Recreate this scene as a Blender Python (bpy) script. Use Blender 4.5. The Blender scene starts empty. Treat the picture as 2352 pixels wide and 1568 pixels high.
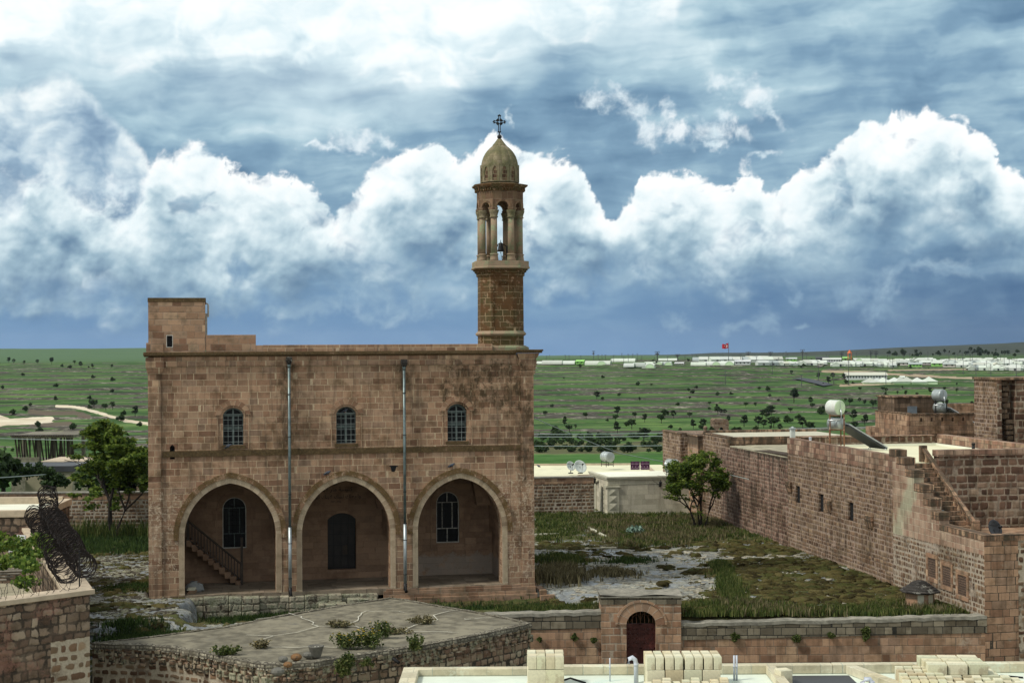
import bpy, bmesh, math, random
import numpy as np
from mathutils import Vector, Matrix, noise as mnoise
random.seed(7); rng = np.random.default_rng(7)
PI = math.pi; R = math.radians
scene = bpy.context.scene
COL = scene.collection

# ------------------------------------------------------------------ camera, exposure
FPX = 3508.0                       # focal length in units of a 2352-wide picture
CAMH = 9.55
cam = bpy.data.objects.new('camera', bpy.data.cameras.new('camera'))
COL.objects.link(cam)
cam.data.sensor_width = 36.0
cam.data.lens = 36.0 * FPX / 2352.0
cam.data.clip_start = 0.5; cam.data.clip_end = 60000
CM = Matrix.Rotation(PI/2 + math.atan(23/FPX), 4, 'X') @ Matrix.Rotation(R(-0.35), 4, 'Z')
cam.matrix_world = Matrix.Translation((0, 0, CAMH)) @ CM
scene.camera = cam
scene.render.resolution_x = 1024; scene.render.resolution_y = 682
scene.view_settings.view_transform = 'Standard'; scene.view_settings.look = 'None'
scene.view_settings.gamma = 1; scene.view_settings.use_curve_mapping = False
scene.view_settings.exposure = 0.35
scene.cycles.max_bounces = 5; scene.cycles.diffuse_bounces = 2; scene.cycles.glossy_bounces = 2
scene.cycles.transparent_max_bounces = 8

def ray(x, y): return CM.to_3x3() @ Vector(((x-1176)/FPX, -(y-784)/FPX, -1))
def onz(x, y, z):
    d = ray(x, y); return Vector((0, 0, CAMH)) + d*((z-CAMH)/d.z)
def aty(x, y, Y):
    d = ray(x, y); return Vector((0, 0, CAMH)) + d*(Y/d.y)
def azel(x, y):
    d = ray(x, y).normalized(); return math.atan2(d.x, d.y)*35.08, math.asin(d.z)*35.08

# ------------------------------------------------------------------ daylight
SUN_EL, SUN_AZ = 50, -115          # degrees; azimuth from +Y towards +X
world = bpy.data.worlds.new('World'); scene.world = world; world.use_nodes = True
wt = world.node_tree; wt.nodes.clear()
_o = wt.nodes.new('ShaderNodeOutputWorld'); _b = wt.nodes.new('ShaderNodeBackground'); _b.inputs[1].default_value = 0.12
_s = wt.nodes.new('ShaderNodeTexSky'); _s.sky_type = 'NISHITA'; _s.sun_disc = False
_s.sun_elevation = R(SUN_EL); _s.sun_rotation = R(SUN_AZ)
_m = wt.nodes.new('ShaderNodeMix'); _m.data_type = 'RGBA'; _m.inputs[0].default_value = .80
_m.inputs[7].default_value = (4.9, 5.1, 5.0, 1)          # the even white cloud deck over the blue
wt.links.new(_s.outputs[0], _m.inputs[6]); wt.links.new(_m.outputs[2], _b.inputs[0]); wt.links.new(_b.outputs[0], _o.inputs[0])
sun = bpy.data.objects.new('sun', bpy.data.lights.new('sun', 'SUN')); COL.objects.link(sun)
sun.data.energy = 2.4; sun.data.angle = R(8); sun.data.color = (1, .95, .86)
sd = Vector((math.sin(R(SUN_AZ))*math.cos(R(SUN_EL)), math.cos(R(SUN_AZ))*math.cos(R(SUN_EL)), math.sin(R(SUN_EL))))
sun.rotation_euler = sd.to_track_quat('Z', 'Y').to_euler()
def srgb(r, g, b):
    return tuple((c/255/12.92 if c/255 <= .04045 else ((c/255+.055)/1.055)**2.4) for c in (r, g, b))

# ------------------------------------------------------------------ numpy noise
def _hash(ix, iy, s):
    h = (ix.astype(np.int64)*374761393 + iy.astype(np.int64)*668265263 + s*1442695041) & 0xffffffff
    h = ((h ^ (h >> 13))*1274126177) & 0xffffffff
    h = ((h ^ (h >> 16))*2246822519) & 0xffffffff
    return ((h ^ (h >> 15)) & 0xffffff)/float(0xffffff)
def vnoise(x, y, s=0):
    x0 = np.floor(x); y0 = np.floor(y); fx = x-x0; fy = y-y0
    out = 0
    u = fx*fx*fx*(fx*(fx*6-15)+10); v = fy*fy*fy*(fy*(fy*6-15)+10)
    for dx in (0, 1):
        for dy in (0, 1):
            a = _hash(x0+dx, y0+dy, s)*2*PI
            g = np.cos(a)*(fx-dx) + np.sin(a)*(fy-dy)
            out = out + g*(u if dx else 1-u)*(v if dy else 1-v)
    return out*1.4
def fbm(x, y, oct=5, s=0, gain=.5, lac=2.03):
    a, t, n = 1.0, 0, 0
    for i in range(oct):
        t = t + a*vnoise(x, y, s+i*17); n += a; a *= gain; x = x*lac+13.7; y = y*lac-7.3
    return t/n
def worley(x, y, s=0):
    x0 = np.floor(x); y0 = np.floor(y); best = np.full(x.shape, 9.0)
    for dx in (-1, 0, 1):
        for dy in (-1, 0, 1):
            cx, cy = x0+dx, y0+dy
            d = (cx+_hash(cx, cy, s)-x)**2 + (cy+_hash(cx, cy, s+5)-y)**2
            best = np.minimum(best, d)
    return np.sqrt(best)
def sst(x, a, b):
    t = np.clip((x-a)/(b-a), 0, 1); return t*t*(3-2*t)
def cramp(f, stops):
    p = [q[0] for q in stops]
    return np.stack([np.interp(f, p, [q[1][k] for q in stops]) for k in range(3)], -1)
def lerp(a, b, t): return a*(1-t[..., None]) + b*t[..., None]

# ------------------------------------------------------------------ sky: clouded backdrop 26 km away
def sky_colours(X, Y, dx):
    E = azel
    W = np.ones_like(X)
    wx = fbm(X*.6, Y*.6, 4, 11); wy = fbm(X*.6, Y*.6, 4, 31)
    fx = fbm(X*3, Y*3, 5, 51, .6); fy = fbm(X*3, Y*3, 5, 71, .6)
    def puff(X, Y, s=0):
        x, y = X+wx*.55+fx*.14, Y+wy*.45+fy*.14
        return (1-worley(x*.85, y*.95, 1+s))*.95 + (1-worley(x*2.1, y*2.2, 2+s))*.52 + (1-worley(x*4.9, y*5.1, 3+s))*.24 + (1-worley(x*10.5, y*11, 4+s))*.11
    H = puff(X, Y)*.62 + fbm(X*1.3, Y*1.5, 7, 91, .6)*.9       # cauliflower height
    H = H - H.mean()
    xs, ys = X+wx*.26+fx*.05, Y+wy*.22+fy*.05
    HS = (1-worley(xs*.85, ys*.95, 2))*1.1 + (1-worley(xs*2.1, ys*2.2, 3))*.42 + (1-worley(xs*4.6, ys*4.9, 6))*.16 + fbm(X*.9+wx*.4, Y*1.1+wy*.4, 4, 95, .5)*1.0 + .10*fbm(X*5, Y*5, 3, 97)
    HS = HS-HS.mean()
    H2 = fbm(X*1.7+wx*1.0, Y*2.0+wy*1.0, 8, 191, .62)              # ragged
    top_px = [(-900,330),(-400,380),(-150,400),(0,395),(60,385),(110,352),(150,385),(200,440),(260,455),(320,440),(350,380),(385,350),(420,342),(455,326),(490,345),(520,372),(545,385),(580,398),(620,396),(690,410),
      (735,440),(752,468),(768,478),(790,452),(815,425),(845,392),(880,348),(930,335),(975,308),(1010,300),(1026,335),(1050,352),(1090,332),(1130,296),(1165,300),
      (1200,332),(1240,345),(1300,345),(1330,366),(1355,415),(1372,455),(1395,478),(1415,482),(1428,455),(1455,440),(1470,400),(1500,388),(1530,396),(1575,382),(1625,395),(1660,412),(1685,405),(1700,372),(1730,366),(1760,395),(1790,402),
      (1800,372),(1830,356),(1870,345),(1895,312),(1940,268),(1975,238),(2010,222),(2050,222),(2080,240),(2110,232),(2145,216),(2175,230),(2210,243),(2255,255),
      (2285,290),(2292,330),(2310,352),(2340,366),(2400,390),(2800,420),(3400,400)]
    bot_px = [(-900,640),(-200,650),(0,660),(150,655),(300,690),(450,670),(560,660),(700,655),(790,600),(900,612),(1000,600),(1150,615),(1300,600),(1450,585),(1550,610),(1700,610),
      (1800,560),(1900,560),(2000,510),(2150,500),(2260,515),(2352,560),(2700,600),(3400,600)]
    tp = [E(a, b) for a, b in top_px]; bp = [E(a, b) for a, b in bot_px]
    xw = X+fx*.14+wx*.12
    top = np.interp(xw, [p[0] for p in tp], [p[1] for p in tp])
    bot = np.interp(X+wx*.6, [p[0] for p in bp], [p[1] for p in bp])
    dt = (top-Y)-.06-.22*sst(X, E(1500, 0)[0], E(1900, 0)[0])
    lsoft = 1-sst(X, E(120, 0)[0], E(520, 0)[0])
    dens_top = dt + H*.36 + H2*(.42+.5*lsoft) + wx*.35
    m_top = sst(dens_top, -.02-.25*lsoft, .14+.55*lsoft+.10*sst(fx, -.2, .3))
    left = 1-sst(X, E(0, 0)[0], E(760, 0)[0])
    m_bot = sst((Y-bot) + HS*.55 + H2*.7, -1.0, .65)
    hole = sst(fbm(X*.75+wx*.5, Y*1.0+wy*.5, 6, 555, .55)+.30*np.exp(-(((X-E(755, 0)[0])/.35)**2+((Y-E(755, 490)[1])/.6)**2))+.34*np.exp(-(((X-E(285, 0)[0])/.35)**2+((Y-E(285, 440)[1])/.30)**2))+.24*np.exp(-(((X-E(1760, 0)[0])/.5)**2+((Y-E(1760, 540)[1])/.5)**2)), .16, .50)
    band = m_top*m_bot*(1-.8*hole)
    # light: march towards the sun (up and slightly left), darker where more cloud lies above
    dens = np.clip(dens_top*1.2, 0, 1)*(.45+np.clip(HS*.8+.4+H2*.25, 0, 1.4))
    sh = np.zeros_like(X); tot = 0
    for k, w_ in ((2, 1), (5, 1), (9, 1), (15, 1), (24, .8), (36, .6)):
        ox, oy = int(-.35*k), int(k)
        r_ = np.roll(np.roll(dens, oy*-1, 0), -ox, 1)
        r_[-oy:, :] = 0
        sh += r_*w_; tot += w_
    sh /= tot
    def relief(k):
        r_ = np.roll(np.roll(HS, -k, 0), int(.5*k), 1); return HS-r_
    def relf(k):
        r_ = np.roll(np.roll(H, -k, 0), int(.5*k), 1); return H-r_
    rel = relf(2)*.30 + relf(5)*.30 + relief(5)*.26 + relief(14)*.34 + relief(32)*.34
    inb = sst((Y-bot)/(np.maximum(top-bot, .4)), -.15, .75)
    edge = 1-sst(dens_top, 0, .45)
    L = .765 + rel*.37 - (sh-.45)*.40 + inb*.34 - .16 + edge*.03*(1-lsoft) + wx*.30 - left*.13 - .04
    right = sst(X, E(1350, 0)[0], E(1650, 0)[0])
    L = L + right*.05
    ccol = cramp(L, [(0.0, srgb(92,122,152)), (.25, srgb(122,150,174)), (.48, srgb(160,187,203)), (.70, srgb(202,222,230)), (.88, srgb(234,246,249)), (1.12, srgb(252,255,255))])
    # layered sheet above
    s1 = fbm(X*.30+wy*.35, Y*1.5-X*.05+wx*.5, 6, 301, .5)
    s2 = fbm(X*.55+wy*.6, Y*3.6-X*.12+wx*.8, 6, 341, .55)
    s3 = fbm(X*.35, Y*.45, 4, 371)
    s4 = fbm(X*.9+wx, Y*1.2+wy, 6, 401, .55)
    rd = sst(X, E(1150, 0)[0], E(2352, 0)[0])
    up = sst(Y+s3*.6, E(1500, 360)[1], E(1500, 40)[1])
    f = .50 + s1*.36 + s2*.13 + s3*.35 + s4*.13 + up*(.34-.30*rd)
    dark = np.exp(-(((X-E(560, 0)[0])/3.4)**2 + ((Y-E(560, 235)[1]-.06*(X-E(560, 0)[0]))/.75)**2))
    f = f - dark*.12
    band2 = np.exp(-(((X-E(600, 0)[0])/2.8)**2 + ((Y-E(600, 285)[1]+s1*.3)/.35)**2)); f = f+band2*.20
    sheet = cramp(f, [(0, srgb(92,120,148)), (.25, srgb(110,141,168)), (.48, srgb(134,166,190)), (.72, srgb(172,201,215)), (1, srgb(220,238,243))])
    hz = 1-sst(Y+s1*.7+s4*.4, .3, 3.2)
    low = lerp(np.ones(X.shape+(3,))*srgb(112,148,186), np.ones(X.shape+(3,))*srgb(84,112,148), rd)
    lowd = 1-sst(Y, 0, .9)
    low = lerp(low, np.ones(X.shape+(3,))*srgb(124,158,198), lowd*(1-rd)*.7)
    sheet = lerp(sheet, low, hz*.88)
    gl = [(-900,20),(-100,70),(0,120),(100,135),(200,115),(420,125),(600,158),(750,176),(900,180),(1030,182),(1130,140),(1250,95),(1400,60),(1500,50),(1552,20),(1572,-60),(1700,-160),(3400,-200)]
    gp = [E(a, b) for a, b in gl]
    g = np.interp(X+wx*.3, [p[0] for p in gp], [p[1] for p in gp])
    g1 = sst(Y-g+s1*.8+s4*.5, -.35, .62)
    g2 = sst(Y-g+s3*1.2+s1*.6, -1.5, .6)
    sheet = lerp(sheet, np.ones(X.shape+(3,))*srgb(220,237,244), g2*.55)
    glc = cramp(.42+s4*.8+s1*.6+.3*sst(Y-g, 0, 1.2), [(0, srgb(198,222,233)), (.4, srgb(226,242,247)), (.75, srgb(246,253,254)), (1.1, srgb(255,255,255))])
    colr = lerp(sheet, glc, g1)
    def blob(px, py, rx, ry, rot=0, k=.8, kk=.9):
        a, b = E(px, py); c, s_ = math.cos(R(rot)), math.sin(R(rot))
        ddx, ddy = X-a+wx*.35+fx*.25, Y-b+wy*.3+fy*.25
        u = (ddx*c+ddy*s_)*(100/rx); v = (ddy*c-ddx*s_)*(100/ry)
        return 1-np.sqrt(u*u+v*v)*kk + H*k*.35 + H2*k*1.2
    # grey soft mound upper left, crisp pale right flank
    mt = [(-900,330),(-300,260),(0,205),(50,200),(90,176),(120,165),(160,166),(190,186),(215,222),(250,262),(290,292),(320,330),(345,372),(370,470),(400,650),(420,1000),(3400,1400)]
    mp = [E(a, b) for a, b in mt]
    mtop = np.interp(X+fx*.10+wx*.1, [p[0] for p in mp], [p[1] for p in mp])
    dm = mtop-Y+H2*.2+H*.12
    mm = sst(dm, -.05, .28)
    fl = 1-sst(dm, 0, .55)
    mL = .55 + rel*.25 + s4*.5 + wx*.5 + fl*.32 + s1*.35 - .12*sst(-X, -E(0,0)[0]-1.2, -E(0,0)[0])
    mc = cramp(mL, [(0, srgb(112,140,170)), (.35, srgb(152,178,200)), (.6, srgb(194,214,226)), (.85, srgb(232,243,246)), (1.05, srgb(250,254,254))])
    colr = lerp(colr, mc, mm*.94*sst(Y+wx*.8+H*.3, 1.0, 2.2))
    w = np.full(X.shape, -9.)
    for q in ((1385,228,40,24,0,1.),(1430,222,40,22,0,1.),(1460,255,36,30,0,1.),(1490,285,50,40,-40,1.1),(1530,265,24,36,0,1.1),(1560,310,50,20,-10,1.1),(1635,300,34,44,60,1.1),(1660,270,26,30,0,1.1),(1700,300,40,22,-30,1.),
              (1650,190,44,24,-20,.9),(1690,195,44,26,-25,.9),(1735,225,60,32,-45,.9),(1785,260,40,12,-50,.9),(1640,330,40,12,10,1.),
              (830,322,60,24,5,1.0),(760,338,56,14,-8,1.),(885,322,34,14,0,1.),(1745,348,36,10,10,1.),(255,425,36,32,20,.7),(285,440,30,24,60,.7),(1168,270,10,22,-10,.9),(720,330,36,10,0,1.)):
        w = np.maximum(w, blob(*q))
    wm = sst(w, -.12, 1.05)
    wc = cramp(.70 + rel*.30 + H2*.2, [(0, srgb(160,186,206)), (.6, srgb(214,232,240)), (1, srgb(252,254,255))])
    colr = lerp(colr, wc, wm*.92)
    w = np.full(X.shape, -9.)
    for q in ((690,712,100,18,4,.9),(760,700,70,20,0,.9),(850,680,70,36,0,.9),(900,700,60,34,0,.9),(960,690,60,34,0,.9),(880,725,70,16,0,.9),(1545,738,34,20,-25,.8),(1690,754,34,12,0,.8),(1730,748,40,12,0,.8),(1762,738,26,28,0,.8),
              (1950,670,46,26,0,.9),(2010,668,50,32,-10,.9),(2005,722,34,22,0,.9),(1500,632,260,18,-3,.8),(1340,650,60,36,0,.9),(1810,580,60,30,0,1.),(480,700,110,26,0,.9),(120,700,200,24,0,.8),(1650,560,200,46,0,.9),(2150,620,120,18,0,.8),
              (640,640,60,30,0,.9),(1830,740,16,10,0,.8),(1820,675,16,12,0,.8),(1060,690,36,22,0,.9),(1240,680,40,20,0,.9)):
        w = np.maximum(w, blob(*q))
    lm = sst(w, -.35, 1.0)
    lc = cramp(.56 + rel*.35 + H2*.3, [(0, srgb(118,150,182)), (.6, srgb(156,184,204)), (1, srgb(200,220,230))])
    colr = lerp(colr, lc, lm*.62)
    colr = lerp(colr, ccol, band)

    g_ = colr.mean(-1, keepdims=True); colr = g_+(colr-g_)*.95
    colr = np.clip((colr-.42)*1.10+.42, 0.01, None)
    return colr
def build_sky():
    st = R(.034); azs = np.arange(-R(25), R(25), st); els = np.arange(-R(1.6), R(20), st)
    A, B = np.meshgrid(azs, els)
    c = sky_colours(A*35.08, B*35.08, st*35.08)
    a = sst(R(25)-np.abs(A), 0, R(4))*sst(R(20)-B, 0, R(3))
    rad = 26000.0
    co = np.stack([rad*np.sin(A)*np.cos(B), rad*np.cos(A)*np.cos(B), CAMH+rad*np.sin(B)], -1).reshape(-1, 3)
    return A.shape, co, np.concatenate([c, a[..., None]], -1).reshape(-1, 4)

# ------------------------------------------------------------------ mesh building
class MB:
    def __init__(s): s.v = []; s.f = []; s.uv = []; s.sm = []
    def face(s, pts, uv=None, smooth=False):
        i = len(s.v); s.v.extend([tuple(p) for p in pts]); s.f.append(tuple(range(i, i+len(pts)))); s.uv.append(uv); s.sm.append(smooth)
        return s
    def box(s, x0, x1, y0, y1, z0, z1, M=None, skip=''):
        p = [(x0,y0,z0),(x1,y0,z0),(x1,y1,z0),(x0,y1,z0),(x0,y0,z1),(x1,y0,z1),(x1,y1,z1),(x0,y1,z1)]
        if M: p = [M @ Vector(q) for q in p]
        for k, q in (('b',(3,2,1,0)),('t',(4,5,6,7)),('f',(0,1,5,4)),('r',(1,2,6,5)),('k',(2,3,7,6)),('l',(3,0,4,7))):
            if k not in skip: s.face([p[a] for a in q])
        return s
    def hexa(s, bot, top):
        """prism between two rings with the same count"""
        n = len(bot)
        s.face(list(reversed(bot))); s.face(top)
        for i in range(n): j = (i+1) % n; s.face([bot[i], bot[j], top[j], top[i]])
        return s
    def plate(s, outline, holes, y0, y1, M=None, back=True, rim=True):
        """flat sheet in x,z with holes, from y0 (front) to y1 (back)"""
        from mathutils.geometry import tessellate_polygon
        loops = [outline]+list(holes)
        tri = tessellate_polygon([[Vector((a, b, 0)) for a, b in l] for l in loops])
        flat = [q for l in loops for q in l]
        T = (lambda a, b, y: M @ Vector((a, y, b))) if M else (lambda a, b, y: Vector((a, y, b)))
        for t in tri:
            a, b, c = [flat[i] for i in t]
            ar = (b[0]-a[0])*(c[1]-a[1])-(b[1]-a[1])*(c[0]-a[0])
            if abs(ar) < 1e-9: continue
            if ar < 0: b, c = c, b
            s.face([T(*a, y0), T(*b, y0), T(*c, y0)])
            if back: s.face([T(*c, y1), T(*b, y1), T(*a, y1)])
        if rim:
            for k, l in enumerate(loops):
                ar = sum(l[i-1][0]*l[i][1]-l[i][0]*l[i-1][1] for i in range(len(l)))
                ll = l if (ar > 0) == (k == 0) else list(reversed(l))
                for i in range(len(ll)):
                    a, b = ll[i-1], ll[i]
                    s.face([T(*b, y0), T(*a, y0), T(*a, y1), T(*b, y1)])
        return s
    def tube(s, pts, r, n=6, cap=True, r1=None):
        """round bar through pts"""
        pts = [Vector(p) for p in pts]; rings = []
        for i, p in enumerate(pts):
            d = (pts[min(i+1, len(pts)-1)]-pts[max(i-1, 0)]).normalized()
            a = d.cross(Vector((0, 0, 1)) if abs(d.z) < .95 else Vector((1, 0, 0))).normalized(); b = d.cross(a)
            rr = r if r1 is None else r+(r1-r)*i/(len(pts)-1)
            rings.append([p+(a*math.cos(2*PI*k/n)+b*math.sin(2*PI*k/n))*rr for k in range(n)])
        for A, B in zip(rings, rings[1:]):
            for k in range(n):
                j = (k+1) % n; s.face([A[k], B[k], B[j], A[j]], smooth=n > 5)
        if cap: s.face(rings[0]); s.face(list(reversed(rings[-1])))
        return s
    def lathe(s, prof, c=(0, 0, 0), n=16, M=None, smooth=True, ring=None):
        """profile [(radius, z)...] turned about z, or swept round a polygon ring of unit scale"""
        ring = ring or [(math.cos(2*PI*k/n), math.sin(2*PI*k/n)) for k in range(n)]
        n = len(ring)
        T = (lambda q: M @ Vector(q)) if M else (lambda q: q)
        rs = [[T((c[0]+a*r, c[1]+b*r, c[2]+z)) for a, b in ring] for r, z in prof]
        for A, B in zip(rs, rs[1:]):
            for k in range(n):
                j = (k+1) % n; s.face([A[k], A[j], B[j], B[k]], smooth=smooth)
        if prof[0][0] > 1e-4: s.face(list(reversed(rs[0])))
        if prof[-1][0] > 1e-4: s.face(rs[-1])
        return s
    def build(s, name, mat, parent=None, loc=(0, 0, 0), rotz=0, bevel=0):
        me = bpy.data.meshes.new(name)
        V = np.array(s.v, dtype=float)
        # weld equal corners
        key = np.round(V, 5); uq, inv = np.unique(key, axis=0, return_inverse=True); inv = inv.reshape(-1)
        faces = []; uvs = []; sm = []
        for f, uv, q in zip(s.f, s.uv, s.sm):
            g = [int(inv[i]) for i in f]
            gg = []; uu = []
            for k, a in enumerate(g):
                if a != g[k-1] or len(g) == 1: gg.append(a); uu.append(uv[k] if uv else None)
            if len(set(gg)) < 3 or len(set(gg)) != len(gg): continue
            P = V[[f[0], f[1], f[2]]] if len(f) == 3 else V[list(f)]
            if uv is None:
                n = np.zeros(3)
                for k in range(len(P)): n += np.cross(P[k-1], P[k])
                l = np.linalg.norm(n)
                n = n/l if l > 1e-12 else np.array([0, 0, 1.])
                if abs(n[2]) > .75: uu = [(uq[a][0], uq[a][1]) for a in gg]
                else:
                    t = np.array([-n[1], n[0]]); t /= np.linalg.norm(t)
                    uu = [(uq[a][0]*t[0]+uq[a][1]*t[1], uq[a][2]) for a in gg]
            faces.append(gg); uvs.extend(uu); sm.append(q)
        me.from_pydata(uq.tolist(), [], faces)
        ul = me.uv_layers.new(name='UVMap')
        ul.data.foreach_set('uv', np.array(uvs, dtype=np.float32).ravel())
        me.polygons.foreach_set('use_smooth', sm)
        if mat: me.materials.append(mat)
        me.update()
        o = bpy.data.objects.new(name, me); COL.objects.link(o)
        o.location = loc; o.rotation_euler = (0, 0, rotz)
        if parent: o.parent = parent
        if bevel:
            b = o.modifiers.new('bevel', 'BEVEL'); b.width = bevel; b.segments = 1; b.limit_method = 'ANGLE'; b.angle_limit = R(35)
        return o
def thing(name, label, cat, loc=(0, 0, 0), rotz=0, group=None, kind=None):
    o = bpy.data.objects.new(name, None); COL.objects.link(o)
    o.empty_display_size = .2; o.location = loc; o.rotation_euler = (0, 0, rotz)
    return tag(o, label, cat, group, kind)
def tag(o, label=None, cat=None, group=None, kind=None):
    if label: o['label'] = label
    if cat: o['category'] = cat
    if group: o['group'] = group
    if kind: o['kind'] = kind
    return o
def dup(root, loc, rotz=0, label=None, scale=None):
    r = root.copy(); COL.objects.link(r); r.location = loc; r.rotation_euler = (0, 0, rotz)
    if label: r['label'] = label
    if scale is not None: r.scale = (scale,)*3 if not hasattr(scale, '__len__') else scale
    for ch in list(root.children):
        c = ch.copy(); COL.objects.link(c); c.parent = r
        for g in ch.children:
            d = g.copy(); COL.objects.link(d); d.parent = c
    return r
def raw_mesh(name, V, F, mat, uv=None, col=None, smooth=True, kind=None, parent=None):
    """fast path for big numpy meshes; F is (n,3) or (n,4)"""
    me = bpy.data.meshes.new(name); n, k = F.shape
    me.vertices.add(len(V)); me.vertices.foreach_set('co', np.ascontiguousarray(V, dtype=np.float32).ravel())
    me.loops.add(n*k); me.loops.foreach_set('vertex_index', np.ascontiguousarray(F, dtype=np.int32).ravel())
    me.polygons.add(n); me.polygons.foreach_set('loop_start', np.arange(0, n*k, k, dtype=np.int32))
    try: me.polygons.foreach_set('loop_total', np.full(n, k, dtype=np.int32))
    except Exception: pass
    me.polygons.foreach_set('use_smooth', np.full(n, smooth))
    me.update(calc_edges=True)
    if col is not None:
        for nm, c in (col.items() if isinstance(col, dict) else [('col', col)]):
            c = np.asarray(c, dtype=np.float32)
            if c.ndim == 1: a = me.attributes.new(nm, 'FLOAT', 'POINT'); a.data.foreach_set('value', c)
            else: a = me.attributes.new(nm, 'FLOAT_COLOR', 'POINT'); a.data.foreach_set('color', np.ascontiguousarray(c).ravel())
    me.materials.append(mat)
    o = bpy.data.objects.new(name, me); COL.objects.link(o)
    if kind: o['kind'] = kind
    if parent: o.parent = parent
    return o
def grid_faces(nr, nc):
    i = np.arange(nr*nc).reshape(nr, nc)
    return np.stack([i[:-1, :-1], i[:-1, 1:], i[1:, 1:], i[1:, :-1]], -1).reshape(-1, 4)

# ------------------------------------------------------------------ node language
class S:
    def __init__(s, nt, sock): s.nt, s.s = nt, sock
    def __add__(a, b): return mth(a.nt, 'ADD', a, b)
    def __radd__(a, b): return mth(a.nt, 'ADD', b, a)
    def __sub__(a, b): return mth(a.nt, 'SUBTRACT', a, b)
    def __rsub__(a, b): return mth(a.nt, 'SUBTRACT', b, a)
    def __mul__(a, b): return mth(a.nt, 'MULTIPLY', a, b)
    def __rmul__(a, b): return mth(a.nt, 'MULTIPLY', b, a)
    def __truediv__(a, b): return mth(a.nt, 'DIVIDE', a, b)
def put(nt, sock, v):
    if isinstance(v, S): nt.links.new(v.s, sock)
    elif v is not None:
        if hasattr(sock.default_value, '__len__') and not hasattr(v, '__len__'): v = (v, v, v)
        if hasattr(sock.default_value, '__len__') and len(sock.default_value) == 4 and len(v) == 3: v = (*v, 1)
        sock.default_value = v
def mth(nt, op, a, b=None, c=None):
    n = nt.nodes.new('ShaderNodeMath'); n.operation = op
    put(nt, n.inputs[0], a)
    if b is not None: put(nt, n.inputs[1], b)
    if c is not None: put(nt, n.inputs[2], c)
    return S(nt, n.outputs[0])
def fmax(a, b): return mth((a if isinstance(a, S) else b).nt, 'MAXIMUM', a, b)
def fmin(a, b): return mth((a if isinstance(a, S) else b).nt, 'MINIMUM', a, b)
def ffloor(a): return mth(a.nt, 'FLOOR', a)
def ffract(a): return mth(a.nt, 'FRACT', a)
def fabs(a): return mth(a.nt, 'ABSOLUTE', a)
def ss(a, lo, hi, t0=0.0, t1=1.0, kind='SMOOTHSTEP'):
    n = a.nt.nodes.new('ShaderNodeMapRange'); n.interpolation_type = kind
    for i, v in ((0, a), (1, lo), (2, hi), (3, t0), (4, t1)): put(a.nt, n.inputs[i], v)
    return S(a.nt, n.outputs[0])
def mixc(f, a, b, mode='MIX'):
    nt = [q for q in (f, a, b) if isinstance(q, S)][0].nt
    n = nt.nodes.new('ShaderNodeMix'); n.data_type = 'RGBA'; n.blend_type = mode; n.clamp_factor = True
    put(nt, n.inputs[0], f); put(nt, n.inputs[6], a); put(nt, n.inputs[7], b)
    return S(nt, n.outputs[2])
def vec(x, y, z=0.0):
    nt = [q for q in (x, y, z) if isinstance(q, S)][0].nt
    n = nt.nodes.new('ShaderNodeCombineXYZ')
    for i, v in enumerate((x, y, z)): put(nt, n.inputs[i], v)
    return S(nt, n.outputs[0])
def sep(v):
    n = v.nt.nodes.new('ShaderNodeSeparateXYZ'); put(v.nt, n.inputs[0], v)
    return [S(v.nt, o) for o in n.outputs]
def noise(v, scale, detail=3, rough=.5, dim='3D', color=False):
    n = v.nt.nodes.new('ShaderNodeTexNoise'); n.noise_dimensions = dim; put(v.nt, n.inputs['Vector'], v)
    n.inputs['Scale'].default_value = scale; n.inputs['Detail'].default_value = detail
    n.inputs['Roughness'].default_value = rough
    return S(v.nt, n.outputs[1 if color else 0])
def voro(v, scale, feature='F1', dim='2D', out='Distance'):
    n = v.nt.nodes.new('ShaderNodeTexVoronoi'); n.voronoi_dimensions = dim; n.feature = feature
    put(v.nt, n.inputs['Vector'], v); n.inputs['Scale'].default_value = scale
    return S(v.nt, n.outputs[out])
def whitec(v):
    n = v.nt.nodes.new('ShaderNodeTexWhiteNoise'); put(v.nt, n.inputs['Vector'], v)
    return sep(S(v.nt, n.outputs[1]))
def ramp(f, stops, mode='LINEAR'):
    n = f.nt.nodes.new('ShaderNodeValToRGB'); n.color_ramp.interpolation = mode
    e = n.color_ramp.elements
    while len(e) < len(stops): e.new(0.5)
    for i, (p, c) in enumerate(stops):
        e[i].position = p; e[i].color = (*c, 1) if hasattr(c, '__len__') else (c, c, c, 1)
    put(f.nt, n.inputs[0], f)
    return S(f.nt, n.outputs[0])
def attr(nt, name):
    n = nt.nodes.new('ShaderNodeAttribute'); n.attribute_name = name
    return S(nt, n.outputs['Color']), S(nt, n.outputs['Fac'])
def coord(nt, which='Object'):
    n = nt.nodes.new('ShaderNodeTexCoord'); return S(nt, n.outputs[which])
def newmat(name):
    m = bpy.data.materials.new(name); m.use_nodes = True; nt = m.node_tree; nt.nodes.clear()
    o = nt.nodes.new('ShaderNodeOutputMaterial'); b = nt.nodes.new('ShaderNodeBsdfPrincipled')
    nt.links.new(b.outputs[0], o.inputs[0]); b.inputs['Specular IOR Level'].default_value = .3
    return m, nt, b
def bump(nt, b, h, strength=.5, dist=.02):
    n = nt.nodes.new('ShaderNodeBump'); n.inputs['Strength'].default_value = strength; n.inputs['Distance'].default_value = dist
    put(nt, n.inputs['Height'], h); nt.links.new(n.outputs[0], b.inputs['Normal'])
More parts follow.
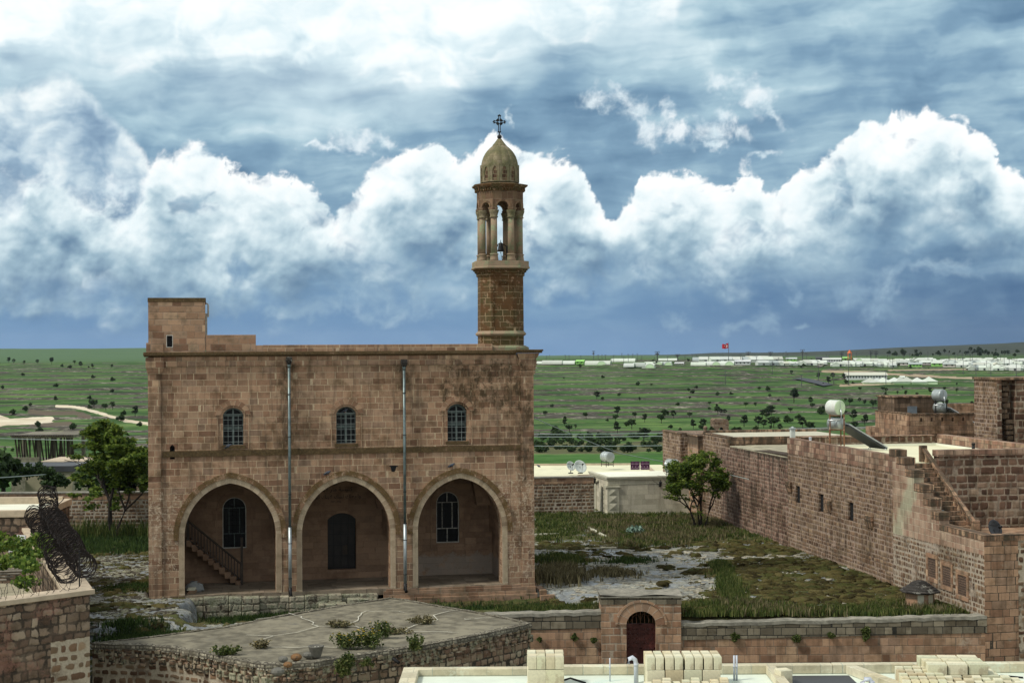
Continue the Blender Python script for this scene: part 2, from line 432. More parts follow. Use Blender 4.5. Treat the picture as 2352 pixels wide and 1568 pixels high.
def plain(name, c, rough=.7, metal=0, var=.25, scale=6, spec=.3, c2=None, dirt=None):
    """slightly uneven, weathered single-colour surface"""
    m, nt, b = newmat(name); P = coord(nt)
    n1 = noise(P, scale, 5, .6); n2 = noise(P, scale*.17, 3, .5)
    c2 = c2 or tuple(q*(1-var) for q in c)
    cc = mixc(ss(n1*.6+n2*.4, .38, .62), c2, c)
    if dirt: cc = mixc(ss(noise(P, scale*.5, 6, .65), .56, .70), cc, dirt)
    put(nt, b.inputs['Base Color'], cc); put(nt, b.inputs['Roughness'], ss(n1, .3, .7, rough*.85, min(1, rough*1.1)))
    b.inputs['Metallic'].default_value = metal; b.inputs['Specular IOR Level'].default_value = spec
    bump(nt, b, n1, .15, .01)
    return m
def masonry(nt, uv, h, w, mortar, warp=.0, rnd=.0, edge=.004, seed=1.0, vary=.9, wob=.0):
    """irregular coursed stones; returns mortar mask, distance into stone, three random values per stone"""
    u, v, _ = sep(uv)
    if warp:
        wn = noise(vec(u, v, seed), 2.2, 3, .6, color=True); a, b_, _ = sep(wn)
        u = u+(a-.5)*warp; v = v+(b_-.5)*warp
    if wob: v = v+(noise(vec(u*.12, seed, 0), 3, 2)-.5)*wob
    v = v+(noise(vec(v*1.9, seed*3.1, .5), 1.0, 2)-.5)*h*1.5*(1 if warp > .02 else .25)
    row = ffloor(v/h); rr, r2, _ = whitec(vec(row, seed, 3.0))
    x = u/w*(rr*.35+.85)+r2*17.3
    x = x+(noise(vec(x*.9, row*7.7, seed), 1.0, 0)-.5)*vary*1.6
    colm = ffloor(x); fx = ffract(x); fy = ffract(v/h)
    dx = fmin(fx, 1-fx)*w; dy = fmin(fy, 1-fy)*h
    s1, s2, s3 = whitec(vec(colm, row, seed))
    if rnd:
        d = mth(nt, 'SMOOTH_MIN', dx, dy, rnd) - s3*rnd*.25
    else: d = fmin(dx, dy)
    en = noise(vec(u, v, seed*2), 9/(h*4), 4, .65)
    d = d+(en-.5)*edge*4
    m = 1-ss(d, mortar*.5-edge*.35, mortar*.5+edge*.8)
    return m, d, s1, s2, s3
def stone(name, h=.25, w=.42, mortar=.012, warp=0.0, rnd=0.0, edge=.004, seed=1.0, pal=None, mort=(.42,.33,.25), vary=.9, wob=0.0,
          grime=.35, lichen=None, extra=None, rough=.88, bumpd=.012, mortdark=0.0, gscale=1.0, joints=None):
    m, nt, b = newmat(name)
    uv = coord(nt, 'UV'); P = coord(nt, 'Object')
    mk, d, s1, s2, s3 = masonry(nt, uv, h, w, mortar, warp, rnd, edge, seed, vary, wob)
    pal = pal or [(0, (.235,.135,.095)), (.35, (.31,.19,.135)), (.6, (.36,.235,.17)), (.85, (.33,.225,.165)), (1, (.42,.29,.21))]
    base = ramp(s1, pal)
    fine = noise(vec(*sep(P)), 14*gscale, 7, .7); mid = noise(P, 2.6*gscale, 5, .6); big = noise(P, .45, 4, .55)
    val = .46+fine*.72+s2*.30
    base = mixc(1.0, base, vec(val, val, val), 'MULTIPLY')
    base = mixc(ss(mid*.6+fine*.4+s3*.12, .52, .66)*grime, base, mixc(.5, base, (.06,.048,.034)))
    mc = mixc(ss(fine, .3, .7), tuple(q*.72 for q in mort), mort)
    if mortdark: mc = mixc(ss(big, .45, .55)*mortdark, mc, (.07,.055,.045))
    if warp > .02: mc = mixc(ss(noise(P, 1.1, 5, .65), .50, .62)*.75, mc, mixc(.5, base, (.06,.048,.038)))
    c = mixc(mk, base, mc)
    c = mixc(ss(big+(mid-.5)*.8, .46, .72)*grime*1.1, c, mixc(1.0, c, (.50,.46,.38), 'MULTIPLY'))
    if lichen:
        c = mixc(ss(mid*.55+fine*.45+big*.25, lichen[1], lichen[1]+.1)*.85, c, lichen[0])
    if extra: c = extra(nt, P, uv, c, mid, fine, big)
    if joints: c = mixc(mk*ss(mid, .42, .5), c, joints)
    put(nt, b.inputs['Base Color'], c); b.inputs['Roughness'].default_value = rough; b.inputs['Specular IOR Level'].default_value = .18
    hgt = ss(d, 0.0, mortar*.5+edge*2+rnd*.5)*.7+fine*.35+mid*.15
    bump(nt, b, hgt, .8, bumpd)
    return m
_sh, _co, _c = build_sky()
sky_mat = bpy.data.materials.new('sky_glow'); sky_mat.use_nodes = True
_n = sky_mat.node_tree; _n.nodes.clear()
_o = _n.nodes.new('ShaderNodeOutputMaterial'); _e = _n.nodes.new('ShaderNodeEmission'); _t = _n.nodes.new('ShaderNodeBsdfTransparent'); _x = _n.nodes.new('ShaderNodeMixShader'); _a = _n.nodes.new('ShaderNodeAttribute'); _a.attribute_name = 'col'
_e.inputs[1].default_value = 1/(2**scene.view_settings.exposure)
_n.links.new(_a.outputs['Color'], _e.inputs[0]); _n.links.new(_a.outputs['Alpha'], _x.inputs[0]); _n.links.new(_t.outputs[0], _x.inputs[1]); _n.links.new(_e.outputs[0], _x.inputs[2]); _n.links.new(_x.outputs[0], _o.inputs[0])
sky_mat.cycles.emission_sampling = 'NONE'
raw_mesh('sky', _co, grid_faces(*_sh), sky_mat, col=_c, kind='structure')
del _co, _c

# ------------------------------------------------------------------ materials
TAN = [(0, (.215,.120,.074)), (.14, (.30,.178,.110)), (.35, (.355,.222,.138)), (.65, (.39,.250,.157)), (.88, (.315,.208,.140)), (1, (.45,.305,.19))]
RED = [(0, (.088,.050,.031)), (.25, (.152,.092,.056)), (.55, (.220,.140,.084)), (.85, (.19,.134,.084)), (1, (.30,.215,.135))]
DRK = [(0, (.10,.065,.04)), (.5, (.17,.115,.075)), (1, (.24,.17,.12))]
CREAM = (.62,.55,.40)
def rectmask(P, u0, u1, z0, z1, soft, n, amp):
    u, v, z = sep(P)
    a = fmin(fmin(fmin(u-u0, u1-u), fmin(z-z0, z1-z)), .12)
    return ss(a+(n-.5)*amp, -soft, soft)
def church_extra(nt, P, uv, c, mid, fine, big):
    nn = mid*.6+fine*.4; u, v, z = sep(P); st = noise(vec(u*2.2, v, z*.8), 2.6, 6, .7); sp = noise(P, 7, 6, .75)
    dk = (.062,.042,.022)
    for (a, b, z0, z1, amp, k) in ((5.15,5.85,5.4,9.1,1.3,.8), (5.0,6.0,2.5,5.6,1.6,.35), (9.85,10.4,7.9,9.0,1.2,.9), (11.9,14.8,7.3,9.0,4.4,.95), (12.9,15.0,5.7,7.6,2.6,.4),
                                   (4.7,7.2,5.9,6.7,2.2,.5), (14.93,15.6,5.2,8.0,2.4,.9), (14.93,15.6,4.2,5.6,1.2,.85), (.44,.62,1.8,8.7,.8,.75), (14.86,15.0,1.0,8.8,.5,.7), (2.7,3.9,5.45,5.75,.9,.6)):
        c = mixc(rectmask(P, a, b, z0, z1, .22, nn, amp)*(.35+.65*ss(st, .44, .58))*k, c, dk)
    for (a, b, z0, z1, amp, k) in ((-.1,1.35,1.0,3.9,3.6,.85), (14.1,15.6,.4,4.4,3.6,.7), (13.2,14.3,3.2,4.4,2.5,.3)):
        c = mixc(rectmask(P, a, b, z0, z1, .25, fine*.5+mid*.5, amp)*ss(sp, .50, .60)*k, c, (.58,.46,.33))
    u, v, z = sep(P)
    drip = noise(vec(u*3.2, v*3.2, z*.22), 1.6, 5, .65)
    c = mixc(ss(drip, .49, .66)*.45, c, (.09,.065,.045))
    return c
def tower_extra(nt, P, uv, c, mid, fine, big):
    u, v, z = sep(P)
    g = ss(mid*.5+big*.3+fine*.35, .50, .62)
    moss = mixc(ss(mid+big*.5, .6, .85), (.085,.042,.014), (.060,.050,.018))
    dry = ss(noise(P, 5, 5, .7), .56, .64)
    return mixc((1-dry*.8)*.93, c, mixc(1.0, moss, mixc(.5, c, (1,1,1)), 'MULTIPLY') if False else moss)
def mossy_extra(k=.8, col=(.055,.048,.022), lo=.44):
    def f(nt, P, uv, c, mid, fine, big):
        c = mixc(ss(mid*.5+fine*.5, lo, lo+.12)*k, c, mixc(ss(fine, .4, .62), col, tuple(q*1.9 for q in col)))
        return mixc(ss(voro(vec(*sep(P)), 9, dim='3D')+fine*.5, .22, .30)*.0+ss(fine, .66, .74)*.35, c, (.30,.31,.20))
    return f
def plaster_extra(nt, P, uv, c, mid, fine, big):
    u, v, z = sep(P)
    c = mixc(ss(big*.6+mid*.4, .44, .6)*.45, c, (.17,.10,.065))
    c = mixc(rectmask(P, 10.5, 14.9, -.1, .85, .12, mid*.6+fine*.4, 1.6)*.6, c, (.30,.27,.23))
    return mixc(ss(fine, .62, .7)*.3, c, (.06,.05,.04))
M = {}
M['church'] = stone('church_stone', .250, .38, .019, .012, 0, .0022, 1, TAN, (.57,.44,.29), grime=.6, extra=church_extra)
M['church_dark'] = stone('church_dark_stone', .3, .5, .012, .01, 0, .003, 2, TAN, (.22,.18,.12), grime=.6, extra=mossy_extra(.95, (.058,.040,.018), .32))  # moss plus painted shade: colour deepened because cornice and string-course shadows fall weak
M['church_ring'] = stone('church_arch_stone', 3.0, .21, .013, .004, 0, .0025, 3, [(0, (.36,.27,.18)), (.5, (.44,.34,.23)), (1, (.50,.40,.27))], (.60,.50,.36), vary=.25, grime=.3, extra=mossy_extra(.45, (.10,.075,.04), .52))
M['church_hood'] = stone('church_hood_stone', 3.0, .30, .013, .004, 0, .0025, 4, TAN, (.62,.52,.36), vary=.25, grime=.4, extra=mossy_extra(.92, (.075,.048,.018), .40))
M['church_voussoir'] = stone('church_voussoir_stone', 3.0, .21, .013, .004, 0, .0025, 13, TAN, (.47,.37,.25), vary=.25, grime=.4, extra=mossy_extra(.5, (.10,.07,.04), .50))
M['church_worn'] = stone('church_worn_stone', .26, .5, .016, .03, 0, .006, 5, TAN, (.33,.25,.18), grime=.5, extra=mossy_extra(.4, (.10,.09,.06), .50))
M['tower'] = stone('tower_stone', .245, .44, .016, .02, 0, .004, 6, TAN, (.50,.38,.26), grime=.6, extra=tower_extra, joints=(.34,.25,.15))
M['tower_pale'] = stone('tower_pale_stone', 9, 9, .001, 0, 0, .001, 7, [(0, (.27,.20,.13)), (1, (.30,.22,.15))], grime=.5, lichen=((.24,.29,.17), .62), extra=mossy_extra(.35, (.10,.085,.05), .47))
M['dome'] = stone('dome_stone', .22, .4, .006, .01, 0, .003, 8, [(0, (.20,.17,.10)), (1, (.25,.21,.14))], (.12,.10,.06), grime=.5, lichen=((.19,.21,.12), .60), extra=mossy_extra(.8, (.07,.06,.028), .45))
M['dome_red'] = stone('dome_panel_stone', .16, .2, .012, .01, 0, .004, 9, RED, (.28,.26,.15), grime=.3)
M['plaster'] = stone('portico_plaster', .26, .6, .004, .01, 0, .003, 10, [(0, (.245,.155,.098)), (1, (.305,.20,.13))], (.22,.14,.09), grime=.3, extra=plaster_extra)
M['floor_flag'] = stone('portico_flagstones', .6, .8, .012, .03, 0, .006, 11, [(0, (.20,.16,.115)), (1, (.27,.22,.16))], (.12,.09,.07), grime=.5, rough=.6)
M['glass'] = plain('dark_glass', (.005,.006,.008), .45, 0, .3, 3, .18)
M['void'] = plain('dark_opening', (.008,.008,.009), .9, 0, .2)
M['winframe'] = plain('grey_green_window_paint', (.11,.145,.135), .6, 0, .3, 9)
M['grille'] = plain('pale_grille_paint', (.36,.42,.40), .5, 0, .4, 12)
M['whitepaint'] = plain('cream_paint', (.52,.50,.44), .6, 0, .35, 9)
M['black_stone'] = stone('blackened_stone', .2, .5, .01, .02, 0, .004, 52, [(0, (.022,.02,.018)), (1, (.055,.05,.045))], (.02,.02,.02), grime=.4, lichen=((.30,.30,.26), .66))
M['rough_plinth'] = stone('rough_bedrock_plinth', .34, .5, .03, .25, .05, .03, 71, [(0, (.12,.105,.075)), (.5, (.24,.215,.155)), (1, (.38,.34,.25))], (.06,.05,.035), grime=.6, bumpd=.06, lichen=((.38,.38,.28), .60), extra=mossy_extra(.8, (.04,.045,.018), .50))
M['iron'] = plain('black_iron', (.018,.018,.018), .55, .3, .3, 9)
M['darkmetal'] = plain('dark_metal_door', (.030,.026,.024), .5, .2, .5, 3)
M['zinc'] = plain('weathered_zinc', (.19,.25,.25), .42, .5, .45, 5, dirt=(.16,.17,.15))
M['zinc_new'] = plain('bright_zinc', (.40,.45,.46), .4, .5, .25, 5)
M['wood_dark'] = plain('dark_wood', (.065,.048,.035), .7, 0, .5, 9)
M['carving'] = plain('carved_dark_letters', (.03,.022,.018), .9, 0, .2)

# ------------------------------------------------------------------ shapes
def pointed(c, zs, s, rise, n=16):
    """pointed arch outline from left spring to right spring"""
    L = []
    for i in range(n+1):
        t = math.cos(PI/2*i/n); L.append((c-s*t, zs+rise*(.86*(1-t**2.25)**.52+.14*(1-t))))
    Rr = [(2*c-x, z) for x, z in reversed(L[:-1])]
    return L+Rr
def segarch(c, zs, s, rise, n=12):
    r = (s*s+rise*rise)/(2*rise); a = math.asin(min(1, s/r)) if rise <= s else PI-math.asin(s/r)
    return [(c-r*math.sin(a-2*a*i/n), zs+rise-r+r*math.cos(a-2*a*i/n)) for i in range(n+1)]
def ringband(mb, inner, outer, y0, y1, foot=True, M=None):
    """moulded band between two outlines with voussoir uv (u along the arch)"""
    T = (lambda a, y: M @ Vector((a[0], y, a[1]))) if M else (lambda a, y: (a[0], y, a[1]))
    L = 0
    for i in range(len(inner)-1):
        a, b, c, d = inner[i], inner[i+1], outer[i+1], outer[i]
        l2 = L+math.dist(((a[0]+d[0])/2, (a[1]+d[1])/2), ((b[0]+c[0])/2, (b[1]+c[1])/2))
        w = math.dist(a, d)
        mb.face([T(a, y0), T(b, y0), T(c, y0), T(d, y0)][::-1], [(L, 1.2), (l2, 1.2), (l2, 1.2+w), (L, 1.2+w)][::-1])
        mb.face([T(d, y0), T(c, y0), T(c, y1), T(d, y1)][::-1], [(L, 1.2), (l2, 1.2), (l2, 1.25), (L, 1.25)][::-1])
        mb.face([T(b, y0), T(a, y0), T(a, y1), T(b, y1)][::-1], [(l2, 1.2), (L, 1.2), (L, 1.25), (l2, 1.25)][::-1])
        L = l2
    if foot:
        for k in (0, -1):
            q = [T(inner[k], y0), T(outer[k], y0), T(outer[k], y1), T(inner[k], y1)]
            mb.face(q if k else q[::-1])
    return mb
def part(mb, name, mat, parent, **k): return mb.build(name, M[mat] if isinstance(mat, str) else mat, parent, **k)

# ------------------------------------------------------------------ the church
CH_LOC = (-14.338, 60.115, 0); CH_ROT = R(11.2)
ARCHES = [(3.165, 1.785), (7.76, 1.77), (12.41, 1.745)]
ZS, RISE = 2.34, 2.05
def church():
    W, T = 15.47, .8
    root = thing('church', 'brown ashlar church with three pointed porch arches and three grilled upper windows', 'church', CH_LOC, CH_ROT)
    # front wall
    out = [(0, -.9), (0, 9.42), (W, 9.42), (W, -.9)]
    for c, s in reversed(ARCHES):
        a = pointed(c, ZS, s, RISE)
        out += [(c+s, -.9)] + [(x, z) for x, z in reversed(a)] + [(c-s, -.9)]
    WIN = [(3.295, 5.89, 7.38), (7.78, 5.88, 7.37), (12.31, 5.90, 7.42)]
    holes = [[(c-.40, zb), (c+.40, zb)]+[(x, z) for x, z in reversed(segarch(c, zt-.27, .40, .27))] for c, zb, zt in WIN]
    holes.append([(.83, 5.38), (1.02, 5.38), (1.02, 5.86), (.925, 5.97), (.83, 5.86)])
    mb = MB(); mb.plate(out, holes, 0, T)
    D = 11.0
    for u0, u1 in ((0, T), (W-T, W)): mb.box(u0, u1, T, D, -.9, 9.42, skip='f')
    mb.box(T, W-T, D-T, D, -.9, 9.42); mb.box(T, W-T, 3.9, D-T, 9.30, 9.38)
    mb.box(T, W-T, T, 3.9, 9.2, 9.38)
    part(mb, 'wall', 'church', root)
    # back wall of the porch with door and two windows
    z0 = -.2
    pw = [(2.88, 3.86, 1.41, 3.54), (11.88, 12.87, 1.37, 3.55)]
    h2 = [[(7.24, .38), (8.44, .38)]+list(reversed(segarch(7.84, 2.49, .60, .28)))]
    for a, b, c, d in pw: h2.append([(a, c), (b, c)]+list(reversed(segarch((a+b)/2, d-(b-a)/2, (b-a)/2, (b-a)/2))))
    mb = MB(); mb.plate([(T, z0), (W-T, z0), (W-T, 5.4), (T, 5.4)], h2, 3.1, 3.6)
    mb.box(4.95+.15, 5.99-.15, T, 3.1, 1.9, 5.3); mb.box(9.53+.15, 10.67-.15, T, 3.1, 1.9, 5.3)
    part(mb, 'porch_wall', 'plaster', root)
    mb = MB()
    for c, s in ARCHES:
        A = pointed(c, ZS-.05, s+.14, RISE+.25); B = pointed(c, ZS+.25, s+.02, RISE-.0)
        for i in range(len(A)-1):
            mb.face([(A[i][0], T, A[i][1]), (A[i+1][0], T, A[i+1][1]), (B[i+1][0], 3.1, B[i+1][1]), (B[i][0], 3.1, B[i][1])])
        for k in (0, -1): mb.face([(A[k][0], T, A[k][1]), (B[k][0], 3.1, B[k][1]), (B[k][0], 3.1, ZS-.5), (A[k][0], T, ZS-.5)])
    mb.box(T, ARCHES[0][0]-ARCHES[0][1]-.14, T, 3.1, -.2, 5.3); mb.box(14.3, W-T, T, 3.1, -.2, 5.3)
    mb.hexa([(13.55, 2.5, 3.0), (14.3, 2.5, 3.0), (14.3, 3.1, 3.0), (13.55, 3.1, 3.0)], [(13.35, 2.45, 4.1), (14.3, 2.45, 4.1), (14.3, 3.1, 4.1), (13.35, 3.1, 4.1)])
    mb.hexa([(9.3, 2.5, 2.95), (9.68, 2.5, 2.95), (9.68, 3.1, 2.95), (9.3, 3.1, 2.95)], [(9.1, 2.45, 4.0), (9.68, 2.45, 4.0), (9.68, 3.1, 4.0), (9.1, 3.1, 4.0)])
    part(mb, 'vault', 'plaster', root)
    mb = MB(); mb.box(T+.003, W-T-.003, .0, 3.1, -.25, -.002)
    mb.box(1.385, 14.14, -.012, .0, -.25, -.004); part(mb, 'porch_floor', 'floor_flag', root)
    # rough plinth and projecting ashlar base on the right
    mb = MB()
    rr = random.Random(3)
    x = 1.42
    while x < 9.0:
        w = rr.uniform(.5, 1.3); x2 = min(x+w, 9.0)
        mb.box(x, x2-.012, -.14-rr.random()*.34, .03, -.95, -.04-rr.random()*.13); x = x2
    part(mb, 'plinth', 'rough_plinth', root, bevel=.03)
    mb = MB(); mb.box(9.0, 15.60, -.12, .02, -1.0, -.40); mb.box(9.25, 15.54, -.06, .03, -.40, -.12); mb.box(9.35, 14.9, -.03, .03, -.12, -.03)
    mb.box(15.47, 15.56, .0, 6, -1, -.30)
    part(mb, 'plinth', 'church_worn', root, bevel=.012)
    # broken step slabs by the middle arch
    mb = MB(); mb.box(6.6, 7.7, -.85, -.3, -.85, -.42); mb.box(7.75, 8.95, -.75, -.2, -.9, -.28)
    part(mb, 'step', 'rough_plinth', root, bevel=.03)
    # pilasters, capitals, friezes, cornice, parapets
    mb = MB(); mb.box(.0, .50, -.05, .0, -.35, 8.76); part(mb, 'pilaster', 'church', root)
    mb = MB(); mb.box(14.99, 15.50, -.05, .0, -.12, 8.66); part(mb, 'pilaster', 'church', root)
    mb = MB()
    mb.box(-.02, .54, -.09, 0, 8.76, 8.84); mb.box(-.04, .57, -.12, 0, 8.84, 8.90); mb.hexa([(-.04, -.12, 8.90), (.57, -.12, 8.90), (.57, 0, 8.90), (-.04, 0, 8.90)], [(-.08, -.17, 9.02), (.62, -.17, 9.02), (.62, 0, 9.02), (-.08, 0, 9.02)])
    mb.box(-.08, .62, -.17, 0, 9.02, 9.40)
    part(mb, 'capital', 'church', root)
    mb = MB()
    mb.box(14.95, 15.54, -.09, 0, 8.60, 8.67); mb.box(14.92, 15.57, -.12, 0, 8.67, 8.74)
    mb.hexa([(14.95, -.10, 8.74), (15.54, -.10, 8.74), (15.54, 0, 8.74), (14.95, 0, 8.74)], [(14.88, -.17, 9.02), (15.61, -.17, 9.02), (15.61, 0, 9.02), (14.88, 0, 9.02)])
    mb.box(14.86, 15.63, -.19, 0, 9.02, 9.06); mb.box(14.89, 15.60, -.16, 0, 9.06, 9.28)
    mb.hexa([(14.86, -.18, 9.28), (15.63, -.18, 9.28), (15.63, 0, 9.28), (14.86, 0, 9.28)], [(14.78, -.27, 9.48), (15.72, -.27, 9.48), (15.72, 0, 9.48), (14.78, 0, 9.48)])
    cap = part(mb, 'capital', 'church', root)
    mb = MB()      # carved shells and leaves
    for cx in (15.06, 15.43):
        for k in range(7):
            a = PI*(k+.5)/7; r = .145
            p = Vector((cx, -.155, 8.80)); q = p+Vector((math.cos(a)*r, -.02, math.sin(a)*r))
            mb.tube([p, q], .012, 4, r1=.026)
    for k in range(6):
        x = 14.93+k*.115
        mb.tube([(x, -.17, 9.09), (x+.055, -.18, 9.24), (x+.115, -.17, 9.09)], .014, 4)
    part(mb, 'carving', 'church', cap)
    mb = MB(); mb.box(.62, 14.78, -.045, 0, 9.07, 9.27); mb.box(.62, 14.78, -.075, 0, 9.27, 9.42); mb.box(.62, 14.78, -.085, 0, 9.045, 9.07)
    part(mb, 'frieze', 'church', root)
    mb = MB()
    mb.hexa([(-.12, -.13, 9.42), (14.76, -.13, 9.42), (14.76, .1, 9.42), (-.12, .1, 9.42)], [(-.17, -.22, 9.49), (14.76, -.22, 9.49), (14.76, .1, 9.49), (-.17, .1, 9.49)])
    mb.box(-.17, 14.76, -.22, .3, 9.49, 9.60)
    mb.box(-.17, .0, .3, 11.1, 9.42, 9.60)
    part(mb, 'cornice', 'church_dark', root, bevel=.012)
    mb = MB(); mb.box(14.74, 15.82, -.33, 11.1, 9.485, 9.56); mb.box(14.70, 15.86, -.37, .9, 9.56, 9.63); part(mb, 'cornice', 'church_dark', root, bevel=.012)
    mb = MB(); mb.box(4.48, 13.80, .02, .32, 9.60, 9.87); part(mb, 'parapet', 'church', root, bevel=.008)
    mb = MB(); mb.box(-.06, .60, -.06, -.002, 9.60, 9.98); part(mb, 'parapet', 'church_worn', root, bevel=.006)
    mb = MB(); mb.box(2.24, 4.20, .01, .3, 9.60, 10.28); mb.box(4.20, 4.478, .02, .3, 9.60, 9.86)
    part(mb, 'parapet', 'church_worn', root, bevel=.006)
    # roof stair turret
    mb = MB(); mb.plate([(.02, 9.60), (2.22, 9.60), (2.22, 11.58), (.02, 11.58)], [[(.72, 9.80), (.96, 9.80), (.96, 10.27), (.72, 10.27)]], .0, .22)
    mb.box(.02, .24, .22, 3.2, 9.38, 11.58); mb.box(2.0, 2.22, .22, 3.2, 9.38, 11.58); mb.box(.24, 2.0, 3.0, 3.2, 9.38, 11.58)
    tu = part(mb, 'turret', 'church_worn', root)
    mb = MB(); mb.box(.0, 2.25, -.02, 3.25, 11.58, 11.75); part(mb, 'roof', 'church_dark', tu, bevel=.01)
    mb = MB(); mb.plate([(.71, 9.79), (.97, 9.79), (.97, 10.28), (.71, 10.28)], [[(.735, 9.815), (.945, 9.815), (.945, 10.255), (.735, 10.255)]], -.004, .05); part(mb, 'window_frame', 'whitepaint', tu)
    mb = MB(); mb.box(.735, .945, .05, .08, 9.815, 10.255); part(mb, 'window', 'void', tu)
    mb = MB(); mb.tube([(2.26, .5, 11.55), (2.34, .5, 11.5), (2.34, .5, 11.0)], .04, 6); mb.box(2.222, 2.30, .7, 1.7, 9.7, 11.15); part(mb, 'door', 'whitepaint', tu)
    # string course
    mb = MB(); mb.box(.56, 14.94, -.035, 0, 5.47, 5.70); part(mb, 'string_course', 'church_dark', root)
    # porch arches: pale inner ring, dark raised hood
    for c, s in ARCHES:
        base = [(c-s, ZS)]; A = pointed(c, ZS, s, RISE); B = pointed(c, ZS, s+.22, RISE+.215); Cc = pointed(c, ZS-.0, s+.225, RISE+.22); D2 = pointed(c, ZS-.0, s+.43, RISE+.43)
        mb = MB(); ringband(mb, A, B, -.02, .03)
        mb.box(c-s-.22, c-s, -.02, 0, -.02, ZS); mb.box(c+s, c+s+.22, -.02, 0, -.02, ZS)
        ar = part(mb, 'arch', 'church_ring', root)
        mb = MB(); ringband(mb, Cc, D2, -.075, .0, foot=True)
        mb.box(c-s-.43, c-s-.225, -.075, 0, ZS-.16, ZS); mb.box(c+s+.225, c+s+.43, -.075, 0, ZS-.16, ZS)
        part(mb, 'hood_moulding', 'church_hood', ar)
        mb = MB(); mb.box(c-s-.225, c-s-.215, -.026, -.021, -.02, ZS-.2)
    # upper windows
    for c, zb, zt in WIN:
        mb = MB()
        sp = zt-.27
        inn = [(c-.40, zb)]+segarch(c, sp, .40, .27)+[(c+.40, zb)]; out_ = [(c-.62, zb-.18)]+segarch(c, sp, .62, .49)+[(c+.62, zb-.18)]
        mid_ = [(c-.57, zb-.14)]+segarch(c, sp, .57, .44)+[(c+.57, zb-.14)]
        hood_i = segarch(c, sp, .50, .365); hood_o = segarch(c, sp-.02, .70, .60)
        wroot = MB(); wroot.box(c-.40, c+.40, .30, .33, zb, zt); w = part(wroot, 'window', 'glass', root)
        mb = MB(); ringband(mb, mid_, out_, -.02, .0, foot=False); mb.box(c-.62, c+.62, -.02, .0, zb-.18, zb-.145); part(mb, 'surround', 'church', w)
        mb = MB(); ringband(mb, hood_i, hood_o, -.06, .0); part(mb, 'hood', 'church_voussoir', w)
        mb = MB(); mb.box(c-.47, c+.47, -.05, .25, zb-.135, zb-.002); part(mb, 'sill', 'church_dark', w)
        mb = MB(); hole = [[(c-.36, zb+.04), (c-.045, zb+.04), (c-.045, zb+.62), (c-.36, zb+.62)], [(c+.045, zb+.04), (c+.36, zb+.04), (c+.36, zb+.62), (c+.045, zb+.62)],
                           [(c-.36, zb+.74), (c-.045, zb+.74), (c-.045, zb+1.14), (c-.36, zb+1.14)], [(c+.045, zb+.74), (c+.36, zb+.74), (c+.36, zb+1.14), (c+.045, zb+1.14)],
                           [(c-.33, zb+1.22), (c-.035, zb+1.22), (c-.035, zb+1.43), (c-.22, zb+1.36)], [(c+.035, zb+1.22), (c+.33, zb+1.22), (c+.22, zb+1.36), (c+.035, zb+1.43)]]
        mb.plate([(c-.40, zb), (c+.40, zb)]+list(reversed(segarch(c, sp, .40, .27))), hole, .24, .295); part(mb, 'frame', 'winframe', w)
        mb = MB()
        for dx in (-.2, .0, .2): mb.tube([(c+dx, .12, zb), (c+dx, .12, zt-.03-(.28 if dx else .1))], .007, 4)
        for k in range(6): mb.tube([(c-.4, .125, zb+.13+k*.22), (c+.4, .125, zb+.13+k*.22)], .008, 4)
        part(mb, 'grille', 'grille', w)
    mb = MB(); mb.box(.80, 1.06, .25, .28, 5.34, 6.0); sl = part(mb, 'slit_window', 'void', root)
    # door and porch windows
    mb = MB(); mb.box(7.22, 8.46, 3.40, 3.45, .3, 2.8); d = part(mb, 'door', 'darkmetal', root)
    mb = MB()
    for x in (7.26, 7.50, 7.82, 8.12, 8.42): mb.box(x-.016, x+.016, 3.36, 3.39, .38, 2.7)
    for z in (.42, .95, 1.40, 1.86, 2.32): mb.box(7.24, 8.44, 3.345, 3.36, z-.018, z+.018)
    part(mb, 'frame', 'iron', d)
    mb = MB(); mb.box(7.9, 8.1, 3.39, 3.398, .98, 1.38); part(mb, 'panel', 'wood_dark', d)
    for a, b, c, dz in pw:
        cx = (a+b)/2; hw = (b-a)/2
        mb = MB(); mb.box(a, b, 3.40, 3.43, c, dz); w = part(mb, 'window', 'glass', root)
        mb = MB(); o = [(a, c), (b, c)]+list(reversed(segarch(cx, dz-hw, hw, hw))); i2 = [(a+.035, c+.04), (b-.035, c+.04)]+list(reversed(segarch(cx, dz-hw, hw-.035, hw-.035)))
        mb.plate(o, [i2], 3.18, 3.24)
        part(mb, 'frame', 'whitepaint', w)
        mb = MB()
        for x in (cx-.22, cx+.22): mb.box(x-.018, x+.018, 3.30, 3.33, c+.62, dz-.45)
        for z in (c+.60, dz-.46): mb.box(a, b, 3.30, 3.33, z-.018, z+.018)
        mb.box(cx-.018, cx+.018, 3.30, 3.33, c, c+.6); mb.box(cx-.018, cx+.018, 3.30, 3.33, dz-.46, dz-.02)
        part(mb, 'glazing_bar', 'whitepaint' if a > 8 else 'winframe', w)
        mb = MB()
        for k in range(6): mb.tube([(a+.08+k*(b-a-.16)/5, 3.21, c), (a+.08+k*(b-a-.16)/5, 3.21, dz-.15)], .007, 4)
        for k in range(9): mb.tube([(a, 3.205, c+.15+k*.2), (b, 3.205, c+.15+k*.2)], .007, 4)
        part(mb, 'grille', 'iron', w)
        mb = MB(); I = [(cx-hw-.02, c-.02)]+segarch(cx, dz-hw, hw+.02, hw+.02)+[(cx+hw+.02, c-.02)]; O = [(cx-hw-.26, c-.22)]+segarch(cx, dz-hw, hw+.26, hw+.26)+[(cx+hw+.26, c-.22)]
